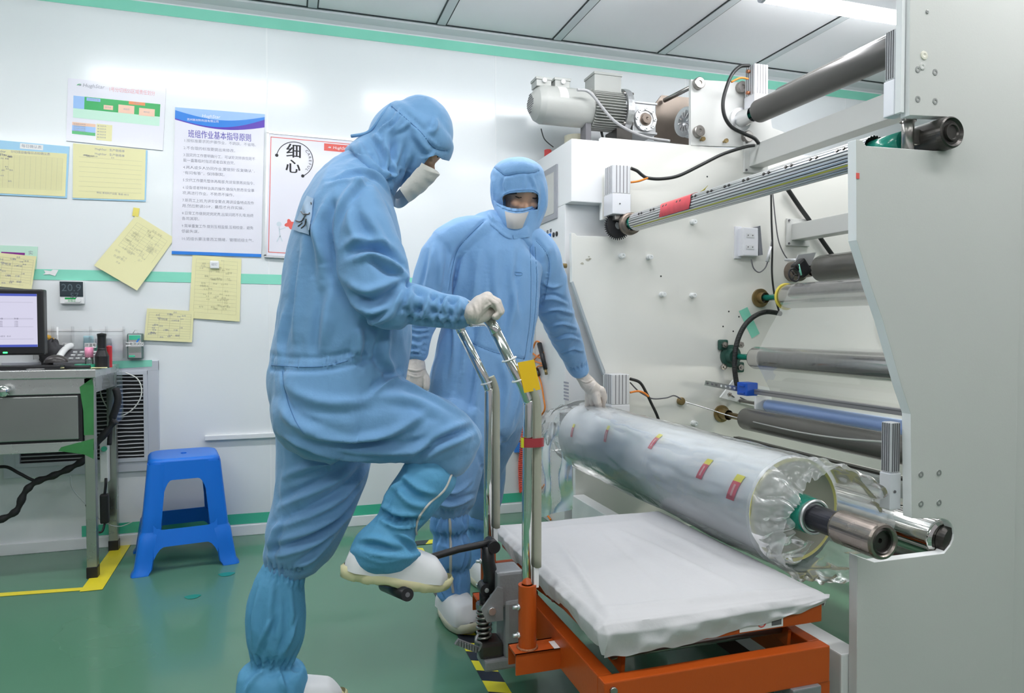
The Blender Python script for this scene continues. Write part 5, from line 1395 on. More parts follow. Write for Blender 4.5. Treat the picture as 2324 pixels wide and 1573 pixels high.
MB().cyl((px_-.043, py_-.019, .345), (px_-.043, py_-.023, .345), .006, n=12).build('pin', m_alu, PU)
# lever body leaning, head, pedal arm and foot bar
ph = Vector((px_-.035, py_, .460))
MB().tube([(px_-.03, py_, .335), (px_-.026, py_, .38), (px_-.033, py_, .415), ph], [.020, .020, .018, .017], n=16).build('lever_body', m_black, PU)
MB().cyl(ph+Vector((.012, -.026, 0)), ph+Vector((.012, .026, 0)), .0165, n=22).build('lever_head', m_black, PU)
pa = P(958, 1271, Y=py_-.01); pe = P(905, 1300, Y=py_-.03)
MB().tube([ph+Vector((.01, 0, .006)), ph+Vector((-.03, 0, .002)), P(1040, 1247, Y=py_), pa, pe], .0095, n=14).build('pedal_arm', m_black, PU)
q0, q1 = P(872, 1328, Y=py_+.06), P(925, 1350, Y=py_-.11)
MB().cyl(q0, q1, .0160, n=20).build('pedal_bar', m_black, PU)
MB().cyl(pe, (q0+q1)/2, .0085, n=12).build('pedal_link', m_black, PU)
MB().cyl(q1, q1+(q1-q0).normalized()*.001, .006, n=12).build('pedal_hole', m_slot, PU)
# release lever
r0, r1 = P(1085, 1475, Y=py_-.02), P(1036, 1456, Y=py_-.05)
rl = MB(); rl.obox(r0, r1, .006, .016, up=(0, -.3, 1))
for i in range(7): c = r0.lerp(r1, .15+.12*i); rl.obox(c+Vector((0, -.004, .0)), c+Vector((0, -.009, 0)), .003, .014, up=(0, 0, 1))
rl.build('release_lever', m_cast, PU)
MB().tube(spline([P(1085, 1440, Y=py_-.03), P(1080, 1455, Y=py_-.04), P(1092, 1462, Y=py_-.035), P(1086, 1478, Y=py_-.03)], 5), .0035, n=8).build('return_spring', m_cast, PU)
# foot under the pump so the casting stands on the trolley's frame
MB().box((px_+.02, py_-.03, .205), (.64, py_+.03, .235), .003).build('pump_bracket', m_or, T)

# ---- yellow card tied to the near post
a, b, c_, d_ = P(1175, 823, Y=1.612), P(1212, 816, Y=1.62), P(1227, 884, Y=1.62), P(1190, 892, Y=1.612)
mb = MB(); mb.prism([a, b, c_, d_], (0, .0012, 0))
tag(mb.build('yellow_card', mat('card_yellow', (.80, .50, .012), rough=.45)), 'plain orange yellow card tied to the near chrome handle post', 'card')

# ---- white fitted cloth over the deck
m_cloth = mat('white_cloth', (.54, .54, .55), rough=.85, var=.03, vscale=3, bump=.35, bscale=16, sheen=.2)
mb = MB()
L1, L2, mg = tx1-tx0, ty1-ty0, .10
def cl(u, v):
    a = -mg+(L1+2*mg)*u; b = -mg+(L2+2*mg)*v
    ca = min(max(a, 0), L1); cb = min(max(b, 0), L2)
    da, db = a-ca, b-cb; d = math.hypot(da, db)
    if abs(da) > 0 and abs(db) > 0: d = max(abs(da), abs(db))*1.0+.25*min(abs(da), abs(db))
    nx, ny = (da/(abs(da)+abs(db)+1e-9), db/(abs(da)+abs(db)+1e-9))
    # skirt length around the deck
    if db < 0: sk = .066-.046*min(1, max(0, (ca/L1-.45)/.55))+.007*math.sin(ca*17)
    elif da < 0: sk = .050+.008*math.sin(cb*23)
    elif da > 0: sk = .030
    else: sk = .05
    t = min(d/mg, 1.0)
    s_ = ca*1.0+cb*1.0
    wr = math.sin(s_*95+3*math.sin(s_*21))*.5+math.sin(s_*171+1.3)*.3
    drop = sk*t**1.0
    if db < 0: wr = 1.5*math.sin(ca*24+4*t+1.5*math.sin(ca*9))+.7*math.sin(ca*57-6*t)+.4*math.sin(ca*111+5*t)
    if da < 0: wr = .8*math.sin(cb*70+2*math.sin(cb*17))+.6*math.sin(cb*131+t*2)
    out = .014*min(1, t*4)*(1-.75*t*t)+.0075*wr*t*(1.3-t)
    edge = min(ca, L1-ca, cb, L2-cb)
    z = tz+.0150+.0035*math.exp(-(edge/.05)**2)*0 + .0025*noise.noise(Vector((ca*9, cb*5, 3)))+.0035*noise.noise(Vector((ca*3, cb*2.2, 8)))
    # long soft folds running over the top
    for (p0, p1, am, w) in (((.02, .0), (.11, .55), .0030, .012), ((.22, .0), (.30, .7), -.0020, .02), ((.40, .02), (.33, .6), .0028, .018), ((.0, .06), (.58, .02), .0030, .014), ((.48, .15), (.44, .75), .002, .02), ((.05, .7), (.5, .66), .002, .02)):
        px0, py0 = p0; qx, qy = p1; ex, ey = qx-px0, qy-py0; tt = ((ca-px0)*ex+(cb-py0)*ey)/(ex*ex+ey*ey)
        tt = min(max(tt, 0), 1); dd = math.hypot(ca-px0-ex*tt, cb-py0-ey*tt); z += am*2.6*math.exp(-(dd/w)**2)*math.sin(PI*min(max(tt*.9+.05, 0), 1))
    if edge < .004: z -= .002
    z -= .007*math.exp(-(edge/.022)**2)
    z -= drop
    if d > 0: z += .004*wr*t
    return Vector((tx0+ca+nx*out, ty0+cb+ny*out, z))
mb.grid(cl, 210, 270)
clo = mb.build('fitted_cloth', m_cloth, solid=.0012)
tag(clo, 'white wrinkled fitted cloth covering the top of the orange lift trolley', 'cloth')

# ================================================================ FILM ROLL
RX_, RZ_, RR = 1.305, .553, .1425
RY0, RY1 = 1.575, 2.955
F = thing('film_roll', 'large roll of clear film in plastic wrap on its shaft, held between the machine plates', 'film roll', (RX_, (RY0+RY1)/2, RZ_-RR))
m_filmr = mat('film_roll', (.74, .78, .80), rough=.12, coat=.6, bump=.12, bscale=5, stretch=(3, 1, 3), var=.05, vscale=2)
m_face = mat('film_face', (.30, .30, .24), rough=.35, var=.08, vscale=3)
m_rim = mat('film_rim', (.62, .58, .20), rough=.3)
mb = MB(); mb.lathe([(0, RR), (RY1-RY0, RR)], (RX_, RY0, RZ_), (0, 1, 0), n=96, smooth=True); mb.build('film_body', m_filmr, F)
for y_, s_ in ((RY0, -1), (RY1, 1)): MB().lathe([(0, RR), (s_*.0015, RR-.010)], (RX_, y_, RZ_), (0, 1, 0), n=96).build('film_rim', m_rim, F)
mb = MB(); mb.lathe([(-.0015, RR-.010), (.0, .052), (.02, .052)], (RX_, RY0, RZ_), (0, 1, 0), n=96); mb.build('film_face', m_face, F)
mb = MB(); mb.lathe([(.0015, RR-.010), (0, .052)], (RX_, RY1, RZ_), (0, 1, 0), n=64); mb.build('film_face', m_face, F)
MB().lathe([(.01, .051), (-.006, .051), (-.006, .042), (.05, .042)], (RX_, RY0, RZ_), (0, 1, 0), n=48).build('core_tube', mat('core_grey', (.40, .38, .33), rough=.5), F)
sh = MB().lathe([(0, 0), (0, .033), (RY1+.17-1.40, .033), (RY1+.17-1.40, 0)], (RX_, 1.40, RZ_), (0, 1, 0), n=32, smooth=False).build('shaft', mat('shaft_black', (.035, .035, .045), rough=.3, metal=.5), F)
MB().lathe([(0, .034), (0, .047), (.045, .050), (.05, .036)], (RX_, 1.508, RZ_), (0, 1, 0), n=32).build('green_wrap', m_teal, sh)
MB().tube([(RX_+.042*math.cos(a), 1.496, RZ_+.042*math.sin(a)) for a in [2*PI*i/40 for i in range(40)]], .005, n=10, closed=True).build('alu_collar', m_alu, sh)
MB().lathe([(0, .033), (0, .042), (.012, .042), (.012, .033)], (RX_, 1.496, RZ_), (0, 1, 0), n=36).build('alu_collar', m_alu, sh)
m_brg = mat('bearing_steel', (.30, .26, .23), rough=.28, metal=.9, var=.2, vscale=16, rvar=.08)
mb = MB(); mb.lathe([(.135, .034), (.135, .040), (.128, .0425), (.006, .0425), (0, .040), (-.001, .034), (.004, .030)], (RX_, 1.272, RZ_), (0, 1, 0), n=48)
mb.build('end_bearing', m_brg, sh)
mb = MB(); mb.lathe([(.004, .031), (.001, .027), (.004, .025), (.012, .024), (.012, .006), (.02, .005), (.02, 0)], (RX_, 1.272, RZ_), (0, 1, 0), n=40); mb.build('bearing_inner', m_dark, sh)
# red labels with yellow heads
def on_roll(px, py, r_=RR+.0035):
    d = ray(px, py); o = Vector((0, 0, CAMZ)); dx, dz_ = d.x, d.z; ox, oz = -RX_, CAMZ-RZ_
    A_ = dx*dx+dz_*dz_; B_ = 2*(ox*dx+oz*dz_); C_ = ox*ox+oz*oz-r_*r_; D_ = B_*B_-4*A_*C_
    t = (-B_-math.sqrt(max(D_, 0)))/(2*A_); return o+d*t
m_lr = mat('strip_red', (.68, .10, .14), rough=.3); m_ly = mat('strip_yellow2', (.80, .76, .08), rough=.3)
for i, (a_, b_, w) in enumerate((((1303, 962), (1296, 992), .010), ((1382, 966), (1372, 1003), .011), ((1500, 985), (1473, 1018), .013), ((1612, 1042), (1584, 1086), .015), ((1682, 1078), (1655, 1134), .018))):
    p0, p1 = on_roll(*a_), on_roll(*b_)
    a0_ = math.atan2(p0.z-RZ_, p0.x-RX_) % (2*PI); a1_ = math.atan2(p1.z-RZ_, p1.x-RX_) % (2*PI)
    def g(u, v, s0=0, s1=1, w=w):
        s_ = s0+(s1-s0)*u; a = a0_+(a1_-a0_)*s_; y = p0.y+(p1.y-p0.y)*s_+(v-.5)*w*2
        return Vector((RX_+(RR+.0022)*math.cos(a), y, RZ_+(RR+.0022)*math.sin(a)))
    mb = MB(); mb.mi = 0; mb.grid(lambda u, v: g(u, v, .28, 1), 8, 2); mb.mi = 1; mb.grid(lambda u, v: g(u, v, 0, .28), 4, 2)
    mb.mi = 2
    mb.grid(lambda u, v: g(u, .38+.24*v, .4, .85)+Vector((-.0004, 0, .0006)), 6, 2)
    mb.build('red_strip', [m_lr, m_ly, mat('strip_pale', (.80, .5, .5), rough=.4)], F, recalc=False)
# plastic wrap: crumpled clear sheet around the roll, open at the near end
m_wrap = film_mat('wrap_film', (.92, .94, .96), cover=.10, gloss=.06, rough=.14, bump=.35, bscale=9, bd=.012)
m_wrap3 = film_mat('wrap_milky', (.92, .94, .96), cover=.34, gloss=.0, rough=.22, bump=.25, bscale=8, bd=.01)
m_wrap2 = film_mat('wrap_thin', (.92, .94, .96), cover=.14, gloss=.0, rough=.3, bump=.15, bscale=6, bd=.01)
def nz(x, y, z, s=1): return noise.noise(Vector((x*s, y*s, z*s)))
def wrap(u, v):
    a = 2*PI*u; y = 3.04+(1.579-3.04)*v
    r_ = RR+.006+.004*abs(nz(math.cos(a)*3, math.sin(a)*3, y*5))+.003*nz(math.cos(a)*9, math.sin(a)*9, y*12)
    if y > RY1: r_ += (y-RY1)*.15*(1+math.sin(a))-(y-RY1)*.25
    sag = .012*max(0, -math.sin(a))*(1+nz(y*3, 0, 1))
    return Vector((RX_+r_*math.cos(a), y, RZ_+r_*math.sin(a)-sag))
mb = MB(); mb.grid(wrap, 120, 90, closeu=True); mb.build('plastic_wrap', m_wrap, F)
# near end: bag mouth hanging open, pulled in at the left, flaring to the right and below
def mouth(u, v):
    a = 2*PI*u; c_, s_ = math.cos(a), math.sin(a)
    fl = max(0, c_)*(.6+.4*max(0, c_))+.35*max(0, -s_)                       # flare right / down
    inn = max(0, -c_*.9+.25*s_)                     # crumpled inwards on the left
    y = 1.582-.02*v-.125*v*(.35+.65*min(1, fl+.25*max(0, s_)))
    r0 = RR+.006
    crease = .5*abs(nz(c_*2.2, s_*2.2, v*1.5+4))+.5*abs(nz(c_*6, s_*6, v*3))
    r_ = r0+v*(.058*fl-.085*inn-.030*max(0, s_)*v)+.05*(crease-.22)*v
    z = RZ_+r_*s_-.012*max(0, -s_)*(1-v)
    return Vector((RX_+r_*c_, y, z))
mb = MB(); mb.grid(mouth, 150, 40, closeu=True); mb.build('wrap_mouth', m_wrap3, F)
def inner(u, v):
    a = R(120)+R(150)*u; c_, s_ = math.cos(a), math.sin(a)
    r_ = RR+.002-(RR-.062)*v+.012*(abs(nz(c_*2, s_*2, v*2+9)))
    y = RY0-.010-.050*v-.020*abs(math.sin(a*7+2*nz(c_*2, s_*2, v*2)))*v**.5-.012*nz(c_*3, v*3, s_*3+2)
    return Vector((RX_+r_*c_, y, RZ_+r_*s_))
mb = MB(); mb.grid(inner, 90, 40); mb.build('wrap_fold', film_mat('wrap_fold', (.92, .94, .96), cover=.26, gloss=.02, rough=.25, bump=.1, bscale=9, bd=.01), F)
# far end: bag gathered up to the hand
hand_pt = P(1352, 928, Y=2.93)
def tail(u, v):
    a = 2*PI*u; c_, s_ = math.cos(a), math.sin(a)
    p = Vector((RX_+(RR+.01)*c_, RY1+.06, RZ_+(RR+.01)*s_))
    q = Vector((RX_-.13+.05*c_, RY1+.14, RZ_+.02+.08*s_))
    w = p.lerp(q, v); k_ = nz(c_*3, s_*3, v*4)
    return w+Vector((c_, .3, s_))*k_*.035*v
mb = MB(); mb.grid(tail, 80, 24, closeu=True); mb.build('wrap_tail', m_wrap2, F)
def tent(u, v):
    b = Vector((RX_-.07+.14*u, 2.80+.16*math.sin(PI*u), 0)); dx = b.x-RX_; b.z = RZ_+math.sqrt(max(RR**2-dx*dx, 0))+.006
    w = b.lerp(hand_pt+Vector((.014*(u-.5), 0, 0)), v**.8)
    return w+Vector((0, .03*nz(u*6, v*3, 2), .006*nz(u*9, v*4, 5)))
mb = MB(); mb.grid(tent, 30, 14); mb.build('wrap_pinch', m_wrap, F)
def side(u, v):
    a = P(1300, 955+200*u, Y=2.90); b = P(1222, 960+215*u, Y=3.12); w = a.lerp(b, v)
    return w+Vector((.02*nz(u*4, v*4, 1), .02*nz(u*5, v*3, 7), 0))
mb = MB(); mb.grid(side, 24, 16); mb.build('wrap_side', m_wrap2, F)
# ================================================================ THE TWO WORKERS
from mathutils import kdtree
m_suit = mat('suit_blue_shaded', (.175, .360, .610), rough=.72, var=.06, vscale=5, bump=.35, bscale=22, sheen=.25, spec=.25)  # first worker's suit: same cloth, its shading put into a darker colour
m_suit2 = mat('suit_blue_lit', (.225, .425, .72), rough=.68, var=.06, vscale=5, bump=.35, bscale=26, sheen=.25, spec=.3)  # second worker's suit: same cloth, its brighter light put into the colour
m_boot = mat('boot_teal', (.105, .335, .55), rough=.6, var=.08, vscale=7, bump=.25, bscale=40, spec=.3)
m_boot2 = mat('boot_blue', (.16, .37, .72), rough=.45, var=.08, vscale=7, bump=.3, bscale=40, spec=.4)
m_glove = mat('latex_glove', (.66, .60, .55), rough=.42, var=.05, vscale=25, bump=.25, bscale=70, spec=.4)
m_skin = mat('skin', (.60, .35, .23), rough=.5, var=.06, vscale=12, bump=.03, bscale=120)
m_mask = mat('mask_white', (.62, .61, .57), rough=.8, var=.05, vscale=12, bump=.2, bscale=40)
m_shoe = mat('shoe_white', (.74, .75, .76), rough=.45, var=.05, vscale=20)
m_sole = mat('sole_cream', (.70, .66, .40), rough=.6, var=.05, vscale=14)
m_sole2 = mat('sole_pale', (.72, .69, .55), rough=.6, var=.05, vscale=14)
m_hair = mat('brow_black', (.012, .010, .009), rough=.6)
m_eye = mat('eye_dark', (.02, .012, .01), rough=.15)
m_eyew = mat('eye_white', (.65, .60, .55), rough=.2)
m_zip = mat('zip_pale', (.55, .54, .50), rough=.5)
m_seam = mat('seam_blue', (.085, .21, .42), rough=.8)

def chain3(mb, secs, n=28, sub=6, cap=True):
    """secs: (px, py, Y, half width in pixels, depth ratio): one limb of cloth, lofted smoothly through its sections"""
    cs = [P(a[0], a[1], Y=a[2]) for a in secs]
    ra = [a[3]*PXM(a[0], a[1], a[2]) for a in secs]; kd = [a[4] if len(a) > 4 else 1.0 for a in secs]
    C_ = spline(cs, sub); R_ = spline([Vector((r, k, 0)) for r, k in zip(ra, kd)], sub)
    rings = []; m = len(C_)
    for i, c in enumerate(C_):
        t = (C_[min(i+1, m-1)]-C_[max(i-1, 0)]).normalized()
        v = (c-Vector((0, 0, CAMZ))).normalized()
        a = t.cross(v).normalized(); b = a.cross(t).normalized()
        r, k = R_[i].x, R_[i].y
        rings.append([mb.bm.verts.new(c+a*(r*math.cos(2*PI*j/n))+b*(r*k*math.sin(2*PI*j/n))) for j in range(n)])
    for i in range(m-1):
        for j in range(n): mb._f([rings[i][j], rings[i][(j+1) % n], rings[i+1][(j+1) % n], rings[i+1][j]], True)
    # rounded ends
    for (ring, c, nb_) in ((rings[0], C_[0], C_[1]), (rings[-1], C_[-1], C_[-2])):
        d = (c-nb_).normalized(); rr = (ring[0].co-c).length
        prev = ring
        for f, h in ((.80, .35), (.45, .55)):
            nr = [mb.bm.verts.new(c+(v.co-c)*f+d*rr*h*.7) for v in ring]
            for j in range(n): mb._f([prev[j], prev[(j+1) % n], nr[(j+1) % n], nr[j]], True)
            prev = nr
        tip = mb.bm.verts.new(c+d*rr*.42)
        for j in range(n): mb._f([prev[j], prev[(j+1) % n], tip], True)

def ell(mb, c, r, M=None, n=24):
    t = bmesh.new(); bmesh.ops.create_uvsphere(t, u_segments=n, v_segments=n//2, radius=1.0)
    mm = Matrix.Translation(c) @ (M.to_4x4() if M is not None else Matrix.Identity(4)) @ Matrix.Diagonal((*r, 1))
    bmesh.ops.transform(t, matrix=mm, verts=t.verts); mb.merge(t, True)

def caps(mb, pts, rad, n=16):
    """tapered rounded limb through 3-D points"""
    pts = [Vector(p) for p in pts]
    mb.tube(pts, rad, n=n)
    for p, r in zip(pts, rad): ell(mb, p, (r, r, r), n=n)

def fuse(mb, voxel, smooth=6, fac=.5):
    bmesh.ops.recalc_face_normals(mb.bm, faces=mb.bm.faces)
    me = bpy.data.meshes.new('tmp'); mb.bm.to_mesh(me); mb.bm.free()
    o = bpy.data.objects.new('tmp', me); C.objects.link(o)
    md = o.modifiers.new('r', 'REMESH'); md.mode = 'VOXEL'; md.voxel_size = voxel; md.use_smooth_shade = True
    if smooth: ms = o.modifiers.new('s', 'SMOOTH'); ms.factor = fac; ms.iterations = smooth
    dg = bpy.context.evaluated_depsgraph_get(); out = bpy.data.meshes.new_from_object(o.evaluated_get(dg), depsgraph=dg)
    bpy.data.objects.remove(o); bpy.data.meshes.remove(me)
    out.polygons.foreach_set('use_smooth', [True]*len(out.polygons))
    return out

def bvh_of(me):
    return BVHTree.FromPolygons([v.co for v in me.vertices], [tuple(p.vertices) for p in me.polygons])

def cast(bvh, px, py):
    d = ray(px, py).normalized(); h = bvh.ray_cast(Vector((0, 0, CAMZ)), d)
    return (h[0], h[1]) if h[0] is not None else None

def sculpt(me, folds, wr=0.0018, seed=0, wscale=11.0):
    """folds: (kind, [(px, py)...], width m, height m, extra): ridges and hollows of cloth laid on the surface"""
    bvh = bvh_of(me); n = len(me.vertices)
    co = np.empty(n*3); me.vertices.foreach_get('co', co); co = co.reshape(-1, 3)
    no = np.empty(n*3); me.vertices.foreach_get('normal', no); no = no.reshape(-1, 3)
    disp = np.zeros(n)
    if wr:
        for i in range(n):
            x, y, z = co[i]; v = Vector((x*wscale+seed, y*wscale, z*wscale*.55))
            q = noise.noise(v); w_ = noise.noise(v*2.3+Vector((5, 1, 2)))
            disp[i] = wr*(1.2*(1-2.2*abs(q))+.7*(1-2*abs(w_)))
    for fd in folds:
        kind, line, w, amp = fd[:4]
        if kind.startswith('ridge'): w, amp = w*.82, amp*1.75
        else: amp = amp*1.25
        pts = []; L = spline([Vector((a[0], a[1], 0)) for a in line], 10)
        for p in L:
            h = cast(bvh, p.x, p.y)
            if h: pts.append(h)
        if len(pts) < 3: continue
        Q = np.array([p[0] for p in pts]); N_ = np.array([p[1] for p in pts])
        # drop jumps to another surface
        T_ = np.gradient(Q, axis=0); T_ /= (np.linalg.norm(T_, axis=1, keepdims=True)+1e-9)
        S_ = np.cross(T_, N_); S_ /= (np.linalg.norm(S_, axis=1, keepdims=True)+1e-9)
        arc = np.concatenate([[0], np.cumsum(np.linalg.norm(np.diff(Q, axis=0), axis=1))])
        lo, hi = Q.min(0)-3*w, Q.max(0)+3*w
        idx = np.where(((co > lo) & (co < hi)).all(1))[0]
        if len(idx) == 0: continue
        D = co[idx][:, None, :]-Q[None]; dist = np.linalg.norm(D, axis=2); j = dist.argmin(1)
        dv = D[np.arange(len(idx)), j]; ds = (dv*S_[j]).sum(1); dn = dist[np.arange(len(idx)), j]
        t = arc[j]/max(arc[-1], 1e-6); tap = np.clip(np.sin(np.pi*np.clip(t, .03, .97)), 0, 1)**.6
        along = np.sqrt(np.maximum(dn**2-ds**2, 0)); fall = np.exp(-(along/(w*1.5))**2)
        if kind == 'ridge': f = amp*(np.exp(-(ds/w)**2)-.75*np.exp(-((ds-1.7*w)/w)**2))
        elif kind == 'ridge-': f = amp*(np.exp(-(ds/w)**2)-.75*np.exp(-((ds+1.7*w)/w)**2))
        elif kind == 'line': f = amp*np.exp(-(ds/w)**2); tap = np.ones_like(tap)
        elif kind == 'ruffle': f = amp*np.exp(-(ds/w)**2)*(np.sin(2*np.pi*arc[j]/fd[4]+1.5*np.sin(arc[j]*60))-.8); tap = np.clip(tap*2, 0, 1)
        disp[idx] += f*tap*fall
    co += no*disp[:, None]
    me.vertices.foreach_set('co', co.ravel()); me.update()
    return me

def cutter(pts, y0, y1):
    mb = MB(); A = [mb.bm.verts.new(P(p[0], p[1], Y=y0)) for p in pts]; B = [mb.bm.verts.new(P(p[0], p[1], Y=y1)) for p in pts]
    mb._f(A); mb._f(B[::-1])
    for k in range(len(A)): mb._f([A[k], B[k], B[(k+1) % len(A)], A[(k+1) % len(A)]])
    bmesh.ops.recalc_face_normals(mb.bm, faces=mb.bm.faces)
    me = bpy.data.meshes.new('cut'); mb.bm.to_mesh(me); mb.bm.free(); return me

def cut(me, cme):
    o = bpy.data.objects.new('tmp', me); C.objects.link(o); c = bpy.data.objects.new('tmpc', cme); C.objects.link(c)
    md = o.modifiers.new('b', 'BOOLEAN'); md.operation = 'DIFFERENCE'; md.solver = 'EXACT'; md.object = c
    dg = bpy.context.evaluated_depsgraph_get(); out = bpy.data.meshes.new_from_object(o.evaluated_get(dg), depsgraph=dg)
    bpy.data.objects.remove(o); bpy.data.objects.remove(c); return out

def surf_line(bvh, line, r_, lift=.001, n=8, step=8):
    """3-D points along the surface under a pixel line"""
    out = []
    for p in spline([Vector((a[0], a[1], 0)) for a in line], step):
        h = cast(bvh, p.x, p.y)
        if h: out.append(h[0]+h[1]*lift)
    return out

def patch(bvh, quad, lift=.003, n=14):
    mb = MB(); q = [Vector((a[0], a[1], 0)) for a in quad]
    V = {}
    for i in range(n+1):
        for j in range(n+1):
            p = q[0].lerp(q[1], i/n).lerp(q[3].lerp(q[2], i/n), j/n); h = cast(bvh, p.x, p.y)
            if h: V[i, j] = mb.bm.verts.new(h[0]+h[1]*lift)
    for i in range(n):
        for j in range(n):
            ks = [(i, j), (i, j+1), (i+1, j+1), (i+1, j)]
            if all(k in V for k in ks): mb._f([V[k] for k in ks], True)
    return mb

def shoe(mb_up, mb_so, M, L=.285, W=.052):
    """clog pointing along +x of M, its sole on z = 0"""
    def so(u, v):
        a = 2*PI*u; x = L/2*math.cos(a); k = (x/L+.5); w = W*(.80+.28*math.sin(PI*min(max((k-.2)/.9, 0), 1)))*(1.0)
        y = w*math.copysign(abs(math.sin(a))**.75, math.sin(a)); x = L/2*math.copysign(abs(math.cos(a))**.8, math.cos(a))
        lv = [(-.0, .92), (.004, 1.0), (.026+.012*max(0, .35-k), 1.03), (.034+.012*max(0, .35-k), .98)]
        if v < .01: z, f = lv[0][0], lv[0][1]
        elif v < .4: z, f = lv[1]
        elif v < .8: z, f = lv[2]
        else: z, f = lv[3]
        tread = .004*(v < .3)*(math.sin(x*160) > .2)*(abs(k-.42) > .10)
        arch = .010*math.exp(-((k-.42)/.09)**2)*(v < .5); toe = .012*max(0, (k-.8)/.2)**2
        return M @ Vector((x*f, y*f, z+arch+toe+tread))
    mb_so.grid(so, 96, 4, closeu=True, smooth=True)
    top = [M @ Vector((L/2*.95*math.copysign(abs(math.cos(2*PI*k/40))**.8, math.cos(2*PI*k/40)), W*.9*math.sin(2*PI*k/40), .034)) for k in range(40)]
    mb_so._f([mb_so.bm.verts.new(p) for p in top]); 
    bot = [M @ Vector((L/2*.9*math.cos(2*PI*k/40), W*.8*math.sin(2*PI*k/40), .004)) for k in range(40)]
    mb_so._f([mb_so.bm.verts.new(p) for p in bot])
    def up(u, v):
        k = u; x = -L/2*.97+L*.94*k
        w = W*(.80+.26*math.sin(PI*min(max((k-.2)/.9, 0), 1)))*min(1, (1-k)/.10+.05)**.5*min(1, k/.10+.1)**.5
        h = (.052+.050*math.sin(PI*min(1, k/.8))**2) if k < .4 else (.102-.046*((k-.4)/.6)**1.1)
        h *= min(1, ((1-k)/.16)+.12)**.55
        if k < .001: w = .0008; h = .02
        a = PI*v
        return M @ Vector((x, -w*math.copysign(abs(math.cos(a))**.7, math.cos(a)), .028+(h-.0)*math.sin(a)**.75*.93))
    mb_up.grid(up, 40, 20)

def finish(name, me, mats, parent, label=None, solid=0):
    return link_mesh(name, me, mats, parent, None, label, solid)

def face(mb, c, X_, Z_, s=1.0, down=0.0):
    """a head: c centre of the skull, X_ where it looks, Z_ its up"""
    X_ = Vector(X_).normalized(); Z_ = Vector(Z_).normalized(); Y_ = Z_.cross(X_).normalized(); Z_ = X_.cross(Y_)
    M_ = Matrix((X_, Y_, Z_)).transposed()
    g = lambda x, y, z: c+M_ @ Vector((x*s, y*s, z*s))
    e = lambda p, r: ell(mb, g(*p), tuple(q*s for q in r), M_)
    e((0, 0, .02), (.094, .073, .090)); e((.022, 0, -.045), (.066, .058, .070)); e((.048, 0, -.088), (.026, .026, .022))
    e((.062, 0, .030), (.026, .055, .020))                                   # brow
    e((.080, 0, -.002), (.012, .009, .028)); e((.092, 0, -.030), (.014, .012, .013))      # nose
    for q in (-1, 1):
        e((.084, .012*q, -.034), (.010, .008, .008)); e((.066, .034*q, -.028), (.022, .020, .018)); e((.070, .031*q, .006), (.016, .015, .0105))
        e((0, .073*q, -.010), (.018, .008, .030))
    e((.080, 0, -.056), (.010, .022, .006)); e((.078, 0, -.066), (.010, .018, .006))
    return g, M_

def hand3(pts_palm, rad_palm, fingers, voxel=.0022, smooth=3):
    mb = MB(); caps(mb, pts_palm, rad_palm)
    for f, r in fingers: caps(mb, f, r, n=12)
    return fuse(mb, voxel, smooth)

